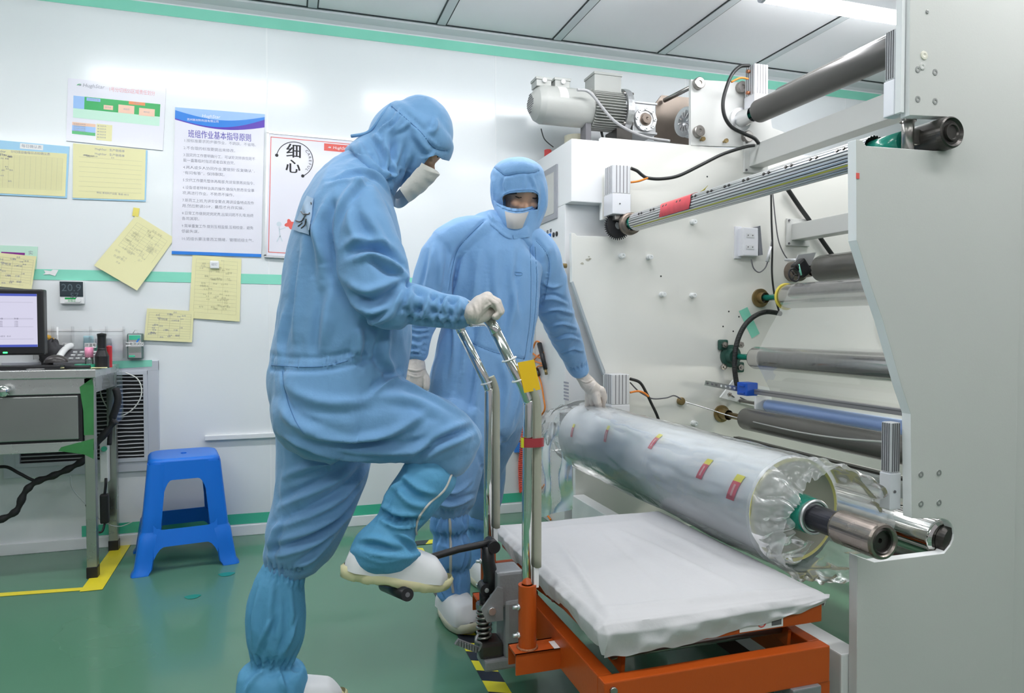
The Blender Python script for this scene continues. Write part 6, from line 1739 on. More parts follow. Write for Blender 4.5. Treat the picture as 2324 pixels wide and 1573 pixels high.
# ---------------------------------------------------------------- worker at the trolley (profile, foot on the pedal)
def worker_one():
    Yt = 1.93
    # inner body: one continuous surface
    mb = MB()
    hc = P(937, 323, Y=Yt)
    look = Vector((.80, -.05, -.60)); upd = Vector((.60, 0, .80))
    g, Mh = face(mb, hc, look, upd, .90)
    W = lambda *a: P(a[0], a[1], Y=a[2])
    caps(mb, [hc+Vector((-.02, 0, -.04)), W(862, 385, Yt), W(825, 430, Yt)], [.058, .056, .07])
    caps(mb, [W(820, 440, Yt), W(795, 520, Yt), W(785, 640, Yt), W(782, 780, Yt), W(760, 880, Yt), W(735, 950, Yt)], [.085, .11, .115, .11, .12, .11])
    caps(mb, [W(812, 470, Yt-.13), W(812, 470, Yt+.13)], [.05, .05])
    caps(mb, [W(815, 480, 1.80), W(862, 670, 1.735), W(1060, 712, 1.656)], [.036, .026, .012])
    caps(mb, [W(815, 480, 2.06), W(850, 650, 2.11), W(1010, 706, 1.95)], [.036, .030, .018])
    caps(mb, [W(735, 950, 1.85), W(1010, 985, 1.80), W(905, 1200, 1.79), W(885, 1270, 1.79)], [.075, .05, .034, .028])
    caps(mb, [W(735, 950, 2.02), W(655, 1275, 2.0), W(625, 1420, 2.0), W(615, 1560, 2.0)], [.075, .038, .038, .03])
    me = fuse(mb, .006, 3)
    n = len(me.vertices); me.materials.append(m_skin)
    root = finish('person', me, [], None)
    me.materials.clear(); me.materials.append(m_skin)
    tag(root, 'worker in blue hooded coverall and white mask gripping the chrome handle, foot on pedal', 'person')
    # eye and brow
    for q in (-1,):
        p = g(.0845, .031*q, .006); mb = MB(); ell(mb, p, (.0035, .010, .0035), Mh); mb.build('eye', m_eye, root)
        mb = MB(); caps(mb, [g(.086, .016*q, .026), g(.080, .034*q, .029), g(.068, .048*q, .024)], [.0032, .0036, .002], n=8); mb.build('eyebrow', m_hair, root)
    # ---- coverall
    mb = MB()
    chain3(mb, [(835, 378, Yt, 54, 1.15), (815, 415, Yt, 78, 1.45), (795, 470, Yt, 100, 1.75), (788, 540, Yt, 118, 1.55), (785, 610, Yt, 132, 1.32), (784, 680, Yt, 140, 1.22), (783, 750, Yt, 147, 1.15),
                (778, 800, Yt, 150, 1.08), (766, 850, Yt, 150, 1.12), (748, 900, Yt, 138, 1.25), (735, 950, Yt, 112, 1.5), (728, 985, Yt, 95, 1.6)], n=40)
    ell(mb, P(750, 930, Y=Yt-.06), (.15, .15, .13)); ell(mb, P(700, 925, Y=Yt+.02), (.095, .17, .12))
    # near arm
    chain3(mb, [(800, 440, 1.79, 52), (818, 500, 1.765, 66), (832, 560, 1.75, 78, .85), (846, 620, 1.735, 80, .85), (862, 668, 1.725, 72, .85), (885, 694, 1.72, 56, .9), (905, 690, 1.715, 52, .9), (930, 690, 1.71, 44), (960, 696, 1.70, 41), (985, 702, 1.69, 38), (1010, 706, 1.68, 38), (1035, 710, 1.67, 35), (1052, 711, 1.665, 33), (1062, 711, 1.66, 27)])
    # far arm
    chain3(mb, [(805, 450, 2.08, 50), (840, 560, 2.12, 60), (858, 650, 2.12, 55), (900, 690, 2.06, 42), (960, 700, 2.0, 34), (1000, 703, 1.96, 28)])
    # raised near leg
    chain3(mb, [(700, 925, 1.86, 100, .8), (760, 930, 1.85, 108, .8), (820, 938, 1.835, 108, .78), (880, 952, 1.82, 98, .8), (940, 968, 1.81, 84, .85), (990, 985, 1.80, 78, .9), (1028, 1005, 1.80, 64, 1.0), (1038, 1020, 1.80, 56, 1.0)])
    chain3(mb, [(1020, 985, 1.80, 62), (1018, 1020, 1.80, 60), (1000, 1048, 1.80, 55)])
    # standing far leg
    chain3(mb, [(730, 960, 2.0, 100, 1.0), (735, 1040, 2.0, 102, .95), (725, 1100, 2.0, 95, .95), (708, 1160, 2.0, 86, .95), (690, 1205, 2.0, 82, .95), (672, 1245, 2.0, 74, .95), (652, 1275, 2.0, 58, .95), (642, 1293, 2.0, 46, .95)])
    me = fuse(mb, .0050, 9)
    F = [('ridge', [(757, 560), (762, 500), (790, 440), (830, 400)], .012, .007), ('line', [(755, 470), (750, 560), (765, 640), (800, 700), (850, 745)], .010, -.011),
         ('ridge-', [(800, 590), (850, 580), (890, 600), (918, 625)], .013, .012), ('ridge', [(790, 640), (830, 660), (870, 650), (905, 630)], .014, .010), ('ridge-', [(805, 690), (850, 705), (890, 690), (912, 655)], .013, .012),
         ('line', [(845, 592), (870, 612), (890, 622), (908, 622)], .008, -.012), ('ridge', [(780, 560), (830, 545), (885, 560)], .014, .008), ('ridge-', [(840, 730), (880, 715), (905, 690)], .010, .010),
         ('ridge', [(820, 470), (850, 520), (880, 570)], .014, .006), ('ridge-', [(790, 450), (800, 520), (830, 570)], .014, .006),
         ('ridge', [(700, 470), (722, 540), (735, 640)], .016, .009), ('ridge-', [(740, 460), (728, 520), (745, 600)], .012, .009), ('ridge', [(690, 560), (680, 680), (670, 790)], .018, .007), ('ridge', [(755, 650), (740, 740), (735, 810)], .016, .008),
         ('ridge-', [(810, 740), (815, 780), (805, 820)], .014, .010), ('ridge', [(880, 760), (870, 810), (900, 850)], .014, .010), ('ridge-', [(650, 700), (640, 770), (635, 820)], .014, .006),
         ('ridge', [(770, 400), (800, 390), (850, 400), (880, 430)], .010, .007), ('ridge-', [(742, 420), (790, 410), (840, 425)], .010, .005),
         ('ruffle', [(616, 822), (680, 826), (740, 824), (790, 812), (850, 800)], .014, .0035, .012), ('line', [(616, 838), (680, 842), (740, 840), (800, 828), (860, 812)], .006, -.006), ('line', [(616, 806), (680, 812), (740, 810), (790, 800)], .006, -.004),
         # seat and thigh
         ('ridge', [(700, 985), (790, 995), (880, 985), (960, 940)], .014, .012), ('ridge-', [(740, 1010), (830, 1022), (930, 1020), (1030, 1000)], .013, .008), ('ridge', [(640, 985), (700, 1010), (770, 1030), (850, 1040)], .013, .010),
         ('ridge-', [(870, 850), (930, 880), (1000, 915), (1070, 950)], .016, .007), ('ridge', [(860, 900), (940, 910), (1010, 945)], .016, .006), ('ridge', [(930, 1030), (990, 990), (1060, 960)], .013, .010), ('ridge-', [(955, 1045), (1010, 1010), (1075, 985)], .012, .008),
         ('ridge', [(650, 870), (690, 900), (760, 915), (850, 905)], .018, .006), ('ridge-', [(640, 930), (680, 965), (740, 985)], .015, .007), ('line', [(640, 840), (645, 880), (655, 915), (670, 955)], .005, -.005),
         ('ridge-', [(840, 900), (865, 880), (910, 850)], .012, .008),
         # standing thigh, folds running down left
         ('ridge', [(800, 1060), (740, 1100), (680, 1130), (640, 1150)], .013, .010), ('ridge', [(830, 1065), (780, 1120), (720, 1160), (630, 1200)], .013, .010), ('ridge-', [(815, 1110), (760, 1170), (690, 1210), (625, 1230)], .013, .009),
         ('ridge', [(790, 1170), (740, 1215), (680, 1245), (620, 1262)], .012, .009), ('ridge-', [(770, 1040), (700, 1060), (650, 1080)], .013, .008), ('ridge', [(760, 1210), (710, 1265), (670, 1290)], .010, .008), ('ridge-', [(640, 1180), (620, 1230), (615, 1270)], .010, .008),
         ('ruffle', [(600, 1283), (640, 1293), (690, 1297)], .014, .005, .013),
         # gathered forearm
         ('ruffle', [(915, 640), (960, 668), (1010, 680), (1055, 690)], .010, .007, .030), ('ruffle', [(905, 700), (960, 705), (1010, 712), (1058, 716)], .010, .008, .027), ('ruffle', [(915, 718), (960, 728), (1010, 735), (1052, 732)], .010, .006, .030),
         ('ridge', [(935, 655), (925, 690), (905, 720)], .008, .007), ('ridge', [(975, 668), (965, 700), (955, 732)], .007, .007), ('ridge', [(1012, 674), (1004, 705), (998, 738)], .007, .007), ('ridge', [(1042, 680), (1038, 710), (1032, 740)], .006, .006)]
    sculpt(me, F, .0030, 3)
    bv = bvh_of(me)
    finish('coverall', me, m_suit, root)
    # seams and back patch
    for ln in ([(616, 829), (680, 833), (740, 831), (790, 819)], [(641, 842), (646, 880), (656, 920), (672, 958), (690, 985)]):
        pts = surf_line(bv, ln, 0, .0002)
        if len(pts) > 3: MB().tube(pts, .0011, n=5).build('seam', m_seam, root)
    pb = patch(bv, [(700, 446), (714, 452), (703, 535), (668, 522)], .004, 14)
    pb.build('name_patch', mat('patch_pale', (.36, .50, .68), rough=.6), root, recalc=False, solid=.0015)
    for ln in ([(688, 482), (700, 490), (705, 487)], [(697, 492), (688, 505), (676, 502)], [(690, 508), (682, 515)], [(700, 498), (696, 512), (688, 520)], [(710, 462), (711, 466)]):
        pts = surf_line(bv, ln, 0, .006, step=5)
        if len(pts) > 2: MB().tube(pts, .0016, n=5).build('patch_mark', m_slot, root)
    # ---- hood
    mb = MB()
    chain3(mb, [(965, 288, Yt, 64, 1.15), (958, 302, Yt, 76, 1.1), (948, 330, Yt, 78, 1.08), (935, 365, Yt, 66, 1.1), (920, 394, Yt, 44, 1.25), (912, 406, Yt, 28, 1.3)])
    chain3(mb, [(935, 288, Yt, 66, 1.15), (905, 312, Yt, 68, 1.15), (880, 350, Yt, 60, 1.2), (855, 385, Yt, 62, 1.35), (835, 410, Yt, 66, 1.5)])
    chain3(mb, [(882, 320, Yt, 38, 1.6), (850, 345, Yt, 46, 1.5), (826, 372, Yt, 52, 1.6)])
    ell(mb, P(955, 294, Y=Yt), (.088, .084, .090)); ell(mb, P(984, 306, Y=Yt), (.052, .076, .062)); ell(mb, P(1000, 334, Y=Yt), (.026, .058, .028), Matrix.Rotation(R(50), 3, 'Y'))
    me = fuse(mb, .0055, 6)
    F = [('line', [(888, 240), (920, 268), (955, 300), (985, 335), (1016, 344)], .004, -.006), ('ridge-', [(896, 246), (930, 278), (962, 308), (990, 336)], .008, .004),
         ('ridge', [(905, 250), (890, 275), (868, 290), (852, 310)], .007, .005), ('ridge', [(915, 262), (900, 285), (880, 300)], .006, .005), ('ridge-', [(932, 275), (915, 290), (895, 300)], .006, .004),
         ('ridge', [(990, 270), (985, 295), (970, 300)], .008, .006), ('ridge', [(910, 320), (895, 370), (890, 420)], .010, .008), ('ridge-', [(875, 300), (880, 350), (895, 400)], .010, .008),
         ('ridge', [(848, 305), (870, 335), (880, 370), (875, 400)], .009, .010), ('line', [(866, 330), (882, 370), (892, 400)], .007, -.010), ('ridge-', [(815, 320), (830, 355), (860, 385), (890, 405)], .010, .007),
         ('ridge', [(798, 330), (820, 360), (850, 390)], .010, .006), ('ridge', [(875, 395), (890, 400), (905, 385)], .007, .008), ('ridge-', [(930, 345), (915, 385), (905, 415)], .010, .006), ('ridge', [(985, 345), (975, 355), (960, 358)], .006, .004),
         ('ridge', [(940, 300), (960, 330), (975, 350)], .010, .005)]
    sculpt(me, F, .0012, 11)
    cu = cutter([(963, 371), (974, 357), (990, 352), (1004, 362), (1030, 368), (1030, 400), (985, 420), (958, 390)], Yt-.16, Yt+.16)
    me = cut(me, cu); hb_ = bvh_of(me)
    me.polygons.foreach_set('use_smooth', [True]*len(me.polygons))
    ho = finish('hood', me, m_suit, root)
    for ln in ([(889, 241), (920, 268), (955, 300), (985, 335), (1014, 343)], [(800, 402), (830, 396), (862, 408), (888, 432)]):
        pts = surf_line(hb_, ln, 0, .0002)
        if len(pts) > 3: MB().tube(pts, .0012, n=5).build('seam', m_seam, ho)
    # brim and tie of the hood
    MB().grid(lambda u, v: P(1019-12*v-3*abs(u-.5), 326+32*v, Y=Yt-.055+.11*u)+Vector((.010*math.cos((u-.5)*2.6), 0, 0)), 14, 8).build('hood_visor', m_seam, root, solid=.003)
    for (a_, b_) in (((888, 236), (866, 258)), ((866, 258), (848, 290)), ((848, 290), (828, 303)), ((828, 303), (797, 310))):
        pass
    MB().tube(spline([P(888, 236, Y=Yt-.03), P(868, 258, Y=Yt-.05), P(852, 282, Y=Yt-.05), P(832, 302, Y=Yt-.04), P(797, 309, Y=Yt-.02)], 6), [.0045]*25, n=6).build('hood_strap', m_suit, root)
    # ---- mask
    def mk(u, v):
        s_ = abs(2*u-1)                      # 0 at the front ridge, 1 at the cheeks
        fx, fy = 990-68*v, 388+72*v          # front silhouette
        if v < .15: fx, fy = 987+11*(v/.15), 386+10*(v/.15)
        else:
            w_ = (v-.15)/.85; fx, fy = 998-76*w_+6*math.sin(PI*w_), 396+66*w_
        cx, cy = 957-53*v, 370+60*v
        k = s_**2.3
        px, py = fx*(1-k)+cx*k, fy*(1-k)+cy*k
        dy = .094*math.sin(s_*PI/2); y = Yt+math.copysign(dy, 2*u-1)
        p = P(px, py, Y=Yt-dy); p.y = y
        if v > .95: p = p.lerp(P(915, 432, Y=Yt)+Vector((0, (y-Yt)*.9, 0)), (v-.95)*14)
        return p+Vector((0, 0, .0012*math.sin(v*30+2*s_)*(1-.5*s_)+.003*noise.noise(Vector((u*3, v*5, 2)))))
    MB().grid(mk, 40, 40).build('face_mask', m_mask, root, solid=.002)
    # ---- gloves
    def gl(px, py, y): return P(px, py, Y=y)
    fr = []
    for i, (y, dx, dy, r_) in enumerate(((1.606, -1, 6, .0088), (1.626, 2, 2, .0096), (1.648, 3, 0, .010), (1.670, 1, 2, .0098))):
        fr.append(([gl(1102+dx, 676+dy, y), gl(1126+dx, 686+dy, y), gl(1134+dx, 706+dy*.6, y), gl(1124+dx, 719, y)], [r_*1.25, r_*1.1, r_, r_*.85]))
    fr.append(([gl(1080, 712, 1.665), gl(1098, 724, 1.672), gl(1112, 733, 1.668)], [.014, .0115, .0095]))
    mb = MB()
    caps(mb, [gl(1066, 713, 1.655), gl(1078, 708, 1.65)], [.0255, .026])
    for y, dy in ((1.615, 5), (1.635, 0), (1.660, 0)):
        caps(mb, [gl(1074, 706+dy, y), gl(1090, 688+dy, y), gl(1106, 676+dy, y)], [.021, .020, .0155], n=14)
    caps(mb, [gl(1080, 722, 1.622), gl(1100, 716, 1.625), gl(1112, 708, 1.63)], [.016, .015, .012], n=14)
    for f, r in fr: caps(mb, f, r, n=12)
    me = fuse(mb, .0024, 4)
    sculpt(me, [('ridge', [(1076, 690), (1082, 712), (1078, 732)], .004, .0022), ('ridge-', [(1088, 684), (1090, 705), (1086, 728)], .004, .0020), ('line', [(1112, 684), (1120, 694), (1124, 706)], .003, -.003), ('ridge', [(1100, 700), (1106, 694), (1114, 690)], .003, .0018)], .0004, 4, 40)
    gv = finish('glove', me, m_glove, root)
    MB().tube([gl(1066, 712, 1.655)+Vector((.003*math.sin(3*a), .028*math.cos(a), .030*math.sin(a))) for a in [2*PI*i/30 for i in range(30)]], .0022, n=8, closed=True).build('glove_cuff', m_glove, root)
    mb = MB(); yo = .29
    caps(mb, [gl(1000, 706, 1.96), gl(1015, 704, 1.95), gl(1030, 695, 1.94)], [.024, .026, .020])
    for i, y in enumerate((1.905, 1.928, 1.950, 1.972)):
        caps(mb, [gl(1022, 686, y), gl(1040, 694, y), gl(1046, 712, y), gl(1034, 724, y)], [.012, .011, .0095, .008], n=12)
    caps(mb, [gl(1010, 715, 1.915), gl(1026, 726, 1.905), gl(1036, 732, 1.915)], [.013, .011, .009], n=12)
    finish('glove', fuse(mb, .0026, 4), m_glove, root)
    # ---- boot covers
    mb = MB()
    chain3(mb, [(990, 1045, 1.795, 44), (978, 1075, 1.795, 60), (957, 1105, 1.795, 60), (930, 1140, 1.79, 58), (910, 1172, 1.79, 50), (900, 1192, 1.79, 48), (888, 1215, 1.79, 58), (880, 1236, 1.79, 74, .8), (876, 1256, 1.79, 80, .75), (876, 1268, 1.79, 76, .75)])
    me = fuse(mb, .0055, 5)
    F = [('ridge', [(915, 1080), (950, 1110), (990, 1120)], .010, .007), ('ridge-', [(900, 1110), (930, 1140), (965, 1150)], .010, .007), ('ridge', [(870, 1150), (900, 1165), (950, 1170)], .009, .008), ('ridge-', [(862, 1180), (900, 1195), (950, 1190)], .008, .009),
         ('ruffle', [(865, 1165), (900, 1182), (955, 1188)], .012, .005, .020), ('ridge', [(870, 1165), (885, 1120), (920, 1085)], .008, .006), ('ridge', [(820, 1225), (860, 1225), (900, 1240)], .009, .007), ('ridge-', [(812, 1245), (860, 1258), (930, 1262)], .009, .006), ('ridge', [(895, 1205), (925, 1225), (945, 1250)], .009, .007), ('line', [(800, 1250), (870, 1275), (950, 1258)], .006, .004)]
    sculpt(me, F, .0016, 20, 15); b1 = bvh_of(me)
    bc = finish('boot_cover', me, m_boot, root)
    pts = surf_line(b1, [(1024, 1078), (1008, 1112), (975, 1142), (952, 1172), (944, 1198), (945, 1215), (948, 1245)], 0, .001)
    if len(pts) > 3: MB().tube(pts, .0032, n=6).build('zip', m_zip, bc)
    mb = MB()
    chain3(mb, [(643, 1287, 2.0, 46), (640, 1305, 2.0, 50), (632, 1335, 2.0, 57), (627, 1385, 2.0, 64), (625, 1440, 2.0, 63), (621, 1480, 2.0, 54), (617, 1506, 2.0, 48), (616, 1520, 2.0, 68), (617, 1545, 2.0, 76), (618, 1585, 2.0, 78, 1.0), (620, 1630, 2.0, 72, 1.0)])
    me = fuse(mb, .0055, 5)
    F = [('ruffle', [(597, 1300), (640, 1308), (686, 1312)], .020, .004, .014), ('ruffle', [(565, 1500), (615, 1510), (668, 1506)], .018, .006, .018), ('ridge', [(590, 1330), (578, 1400), (575, 1460)], .010, .006), ('ridge-', [(620, 1320), (612, 1390), (605, 1470)], .010, .006), ('ridge', [(655, 1330), (660, 1400), (650, 1470)], .010, .006), ('ridge', [(585, 1480), (600, 1440), (620, 1400)], .008, .006), ('ridge-', [(640, 1490), (655, 1450), (670, 1410)], .008, .006),
         ('ridge', [(600, 1520), (575, 1545), (560, 1570)], .009, .007), ('ridge-', [(630, 1520), (640, 1550), (650, 1573)], .009, .007)]
    sculpt(me, F, .0016, 24, 15)
    finish('boot_cover', me, m_boot, root)
    # ---- shoes
    tx = P(1020, 1322, Y=1.79); hx = P(778, 1292, Y=1.79)
    d = (tx-hx).normalized(); a = Vector((0, 1, 0)); a = (a-d*a.dot(d)).normalized(); u_ = d.cross(a)
    Ms = Matrix((d, a, u_)).transposed().to_4x4(); c = (tx+hx)/2; Ms.translation = c-u_*.020; Ms = Ms @ Matrix.Diagonal((1, 1, .88, 1))
    mu, mso = MB(), MB(); shoe(mu, mso, Ms, L=(tx-hx).length*1.02, W=.050)
    s1 = mu.build('shoe', m_shoe, root); mso.build('sole', m_sole, s1)
    tx = P(772, 1600, Y=2.0); 
    Ms = Matrix.Translation((tx.x-.118, 2.0, 0.001)) @ Matrix.Rotation(R(-4), 4, 'Z') @ Matrix.Diagonal((1, 1, .74, 1))
    mu, mso = MB(), MB(); shoe(mu, mso, Ms, L=.27, W=.052)
    s2 = mu.build('shoe', m_shoe, root); mso.build('sole', m_sole, s2)
    return root
worker_one()

# ---------------------------------------------------------------- worker behind (facing us, holding the roll's wrap)
def worker_two():
    Yt = 2.52
    W = lambda *a: P(a[0], a[1], Y=a[2])
    mb = MB()
    hc = P(1180, 432, Y=Yt)
    look = Vector((.02, -.86, -.50)); upd = Vector((0, -.48, .86))
    g, Mh = face(mb, hc, look, upd, 1.0)
    caps(mb, [hc+Vector((0, .02, -.05)), W(1165, 510, Yt+.04), W(1140, 560, Yt+.02)], [.058, .055, .07])
    caps(mb, [W(1130, 570, Yt), W(1118, 650, Yt), W(1105, 780, Yt), W(1090, 900, Yt)], [.10, .11, .11, .11])
    caps(mb, [W(1045, 575, Yt), W(1205, 582, Yt)], [.045, .045])
    caps(mb, [W(1015, 590, Yt), W(975, 700, Yt), W(944, 822, Yt-.02), W(943, 850, Yt-.02)], [.036, .032, .027, .024])
    caps(mb, [W(1222, 600, Yt+.02), W(1262, 700, 2.62), W(1312, 838, 2.83), W(1322, 856, 2.845)], [.036, .026, .016, .023])
    caps(mb, [W(1045, 920, 2.48), W(1025, 1150, 2.46), W(1026, 1340, 2.47)], [.075, .04, .03])
    caps(mb, [W(1120, 930, 2.60), W(1100, 1120, 2.72), W(1088, 1262, 2.80)], [.075, .034, .03])
    me = fuse(mb, .006, 3)
    root = finish('person', me, m_skin, None)
    tag(root, 'worker in blue hooded coverall with blue face cover, bending to hold the wrapped roll', 'person')
    for q in (-1, 1):
        mb = MB(); caps(mb, [g(.0860, (.031-.012)*q, .004), g(.0872, .031*q, .0015), g(.0820, (.031+.012)*q, .004)], [.0014, .0024, .0014], n=8); mb.build('eye', m_eye, root)
        mb = MB(); caps(mb, [g(.0885, .015*q, .025), g(.086, .032*q, .030), g(.072, .050*q, .026)], [.0030, .0036, .0018], n=8); mb.build('eyebrow', m_hair, root)
    # ---- coverall
    mb = MB()
    chain3(mb, [(1165, 520, Yt, 50, .9), (1140, 545, Yt, 84, .72), (1125, 580, Yt, 103, .68), (1120, 630, Yt, 106, .68), (1117, 690, Yt, 104, .70), (1108, 750, Yt, 102, .72), (1098, 810, Yt, 108, .75), (1088, 870, Yt, 112, .78), (1082, 930, Yt, 106, .85), (1082, 975, Yt, 88, .9)], n=40)
    chain3(mb, [(1170, 512, Yt, 34, 1.3), (1110, 528, Yt, 40, 1.3), (1050, 541, Yt, 44, 1.2), (1010, 566, Yt, 44, 1.1)]); chain3(mb, [(1170, 520, Yt, 34, 1.3), (1205, 552, Yt, 36, 1.2), (1226, 580, Yt, 40, 1.1)])
    chain3(mb, [(1014, 560, Yt, 42), (998, 590, Yt, 46), (985, 640, Yt, 46), (968, 700, Yt-.01, 38), (955, 745, Yt-.02, 30), (951, 775, Yt-.02, 26), (947, 800, Yt-.02, 25), (945, 812, Yt-.02, 21)])
    chain3(mb, [(1190, 548, Yt, 42), (1222, 580, 2.53, 46), (1240, 635, 2.57, 44), (1255, 690, 2.62, 40), (1274, 740, 2.70, 35), (1292, 785, 2.77, 30), (1308, 822, 2.82, 25), (1318, 845, 2.84, 19)])
    chain3(mb, [(1045, 940, 2.48, 84, .9), (1034, 1010, 2.46, 76, .95), (1026, 1070, 2.45, 66), (1022, 1110, 2.45, 60), (1020, 1145, 2.45, 52), (1020, 1162, 2.45, 42)])
    chain3(mb, [(1120, 930, 2.60, 68, 1.1), (1118, 985, 2.64, 60), (1102, 1040, 2.68, 48), (1100, 1090, 2.72, 44), (1096, 1135, 2.74, 40), (1092, 1160, 2.76, 32)])
    me = fuse(mb, .0054, 8)
    F = [('line', [(1098, 502), (1070, 530), (1040, 565), (1022, 610), (1008, 660)], .005, -.007), ('line', [(1216, 545), (1240, 575), (1245, 610), (1230, 690)], .005, -.006),
         ('line', [(1205, 560), (1207, 640), (1205, 720), (1196, 790), (1190, 815)], .005, -.004), ('line', [(1212, 560), (1217, 640), (1212, 720), (1202, 800)], .004, .004), ('line', [(1060, 772), (1100, 792), (1145, 806), (1190, 815)], .005, -.005),
         ('ridge', [(1055, 560), (1045, 640), (1020, 700)], .018, .008), ('ridge-', [(1090, 560), (1080, 650), (1060, 740)], .018, .007), ('ridge', [(1130, 570), (1125, 650), (1140, 740)], .016, .006), ('ridge-', [(1165, 560), (1160, 640), (1175, 730)], .014, .006),
         ('ridge', [(1175, 640), (1160, 720), (1150, 790)], .014, .006), ('ridge', [(1010, 650), (1030, 720), (1035, 800), (1025, 870)], .016, .009), ('ridge-', [(1060, 700), (1060, 780), (1050, 880)], .016, .009), ('ridge', [(1095, 800), (1085, 880), (1075, 960)], .016, .008),
         ('ridge', [(985, 560), (975, 620), (960, 680)], .012, .008), ('ridge-', [(1005, 560), (1000, 620), (990, 680)], .012, .007), ('ridge', [(1140, 820), (1150, 880), (1140, 950)], .016, .008), ('ridge-', [(1180, 830), (1172, 900), (1160, 960)], .012, .008),
         ('ridge', [(1232, 640), (1250, 650), (1270, 648)], .008, .007), ('ridge-', [(1228, 680), (1255, 675), (1285, 690)], .008, .009), ('ridge', [(1235, 705), (1265, 700), (1296, 712)], .008, .008), ('ridge', [(1248, 740), (1275, 732), (1306, 745)], .007, .007), ('ridge-', [(1262, 770), (1290, 762), (1314, 772)], .007, .007), ('ridge', [(1275, 800), (1298, 790), (1322, 798)], .006, .006), ('ruffle', [(1290, 835), (1305, 838), (1332, 826)], .012, .004, .016),
         ('ruffle', [(950, 735), (950, 770), (946, 812)], .020, .006, .022), ('ruffle', [(965, 735), (965, 770), (960, 812)], .014, .005, .020), ('ruffle', [(936, 745), (936, 775), (934, 812)], .012, .005, .024),
         ('ridge', [(990, 1100), (1030, 1115), (1065, 1095)], .010, .010), ('ridge-', [(980, 1130), (1020, 1145), (1070, 1130)], .010, .009), ('ridge', [(1085, 1000), (1100, 1060), (1120, 1100)], .012, .008), ('ruffle', [(975, 1155), (1020, 1162), (1066, 1158)], .012, .004, .016),
         ('ridge', [(1030, 900), (1015, 980), (1010, 1060)], .014, .008), ('ridge-', [(1100, 930), (1110, 980), (1140, 1010)], .012, .008)]
    sculpt(me, F, .0036, 7, 9); bv = bvh_of(me)
    finish('coverall', me, m_suit2, root)
    for ln in ([(1097, 504), (1070, 530), (1040, 565), (1026, 610), (1018, 660)], [(1217, 547), (1240, 575), (1247, 610), (1236, 680)], [(1203, 560), (1205, 640), (1203, 720), (1194, 790), (1190, 815)], [(1214, 560), (1218, 640), (1213, 720), (1203, 800)], [(1060, 772), (1100, 792), (1145, 806), (1190, 815)]):
        pts = surf_line(bv, ln, 0, .0002)
        if len(pts) > 3: MB().tube(pts, .0012, n=5).build('seam', m_seam, root)
    pts = surf_line(bv, [(1168, 617), (1184, 619), (1183, 625), (1169, 624), (1168, 617)], 0, .001, step=4)
    if len(pts) > 3: MB().tube(pts, .0016, n=5).build('label_loop', m_suit, root)
    # ---- hood
    mb = MB()
    chain3(mb, [(1174, 388, Yt, 50, 1.1), (1175, 408, Yt, 62, 1.05), (1178, 435, Yt, 65, 1.0), (1180, 465, Yt, 62, .95), (1177, 492, Yt, 54, .95), (1170, 520, Yt, 52, 1.0), (1160, 540, Yt, 62, .95)])
    ell(mb, P(1174, 402, Y=Yt), (.100, .115, .070)); chain3(mb, [(1125, 492, Yt, 22, 1.6), (1118, 512, Yt, 28, 1.8), (1140, 530, Yt, 40, 1.6), (1180, 528, Yt, 34, 1.6)])
    me = fuse(mb, .0055, 5)
    F = [('line', [(1122, 380), (1136, 392), (1148, 399), (1180, 394), (1210, 393), (1222, 388)], .004, -.006), ('ridge', [(1116, 395), (1122, 420), (1120, 450)], .009, .005), ('ridge', [(1150, 402), (1145, 420), (1148, 436)], .008, .005), ('ridge-', [(1190, 398), (1192, 415), (1188, 432)], .007, .004),
         ('ridge', [(1205, 398), (1212, 420), (1218, 436)], .007, .004), ('line', [(1142, 444), (1157, 437), (1183, 434), (1210, 434), (1221, 441)], .005, .004), ('ridge', [(1232, 420), (1234, 460), (1225, 495)], .009, .006),
         ('ridge', [(1100, 500), (1120, 515), (1145, 535), (1170, 545)], .008, .007), ('ridge-', [(1110, 485), (1125, 505), (1150, 525)], .008, .006)]
    sculpt(me, F, .0012, 31)
    cu = cutter([(1142, 446), (1148, 442), (1157, 439), (1170, 437.5), (1183, 437), (1197, 436.5), (1210, 437), (1217, 439), (1221, 443), (1222, 452), (1220, 475), (1183, 482), (1142, 472)], Yt-.25, Yt+.00)
    me = cut(me, cu); me.polygons.foreach_set('use_smooth', [True]*len(me.polygons))
    hb_ = bvh_of(me); ho = finish('hood', me, m_suit2, root)
    for ln in ([(1121, 379), (1136, 391), (1148, 398), (1180, 393), (1210, 392), (1224, 387)], [(1143, 442), (1157, 435), (1183, 432), (1210, 432), (1222, 440)]):
        pts = surf_line(hb_, ln, 0, .0002)
        if len(pts) > 3: MB().tube(pts, .0012, n=5).build('seam', m_seam, ho)
    pb = patch(hb_, [(1163, 534), (1199, 531), (1200, 538), (1164, 542)], .004, 8); pb.build('cover_tie', m_suit2, root, recalc=False, solid=.002)
    # dark rim inside the opening
    pts = [P(x, y, Y=Yt-.075) for x, y in ((1143, 458), (1142, 448), (1150, 442), (1165, 439.5), (1183, 438.5), (1200, 438), (1213, 439.5), (1220, 445), (1220, 458))]
    MB().tube(spline(pts, 5), .0022, n=6).build('hood_lining', m_blackm, root)
    # ---- face cover with pale panel
    def top(t): return (1123+97*t, 454+ (8+17*math.sin(PI*min(1, t*1.02))**.9)*(1 if t < .6 else 1)-(0 if t < .6 else (t-.6)*0))
    def fc(u, v):
        tx_, ty_ = 1121+99*u, 455+16*math.sin(PI*u)**.8+6*u
        bx, by = 1128+76*u, 512+23*math.sin(PI*u)**.7
        px, py = tx_*(1-v)+bx*v, ty_*(1-v)+by*v
        bul = math.sin(PI*u)**.6*(.62+.38*math.sin(PI*(v*.9+.1)))
        y = Yt-.02-.098*bul-.004*math.sin(u*40)*(v < .12 or v > .9)
        return P(px, py, Y=y)
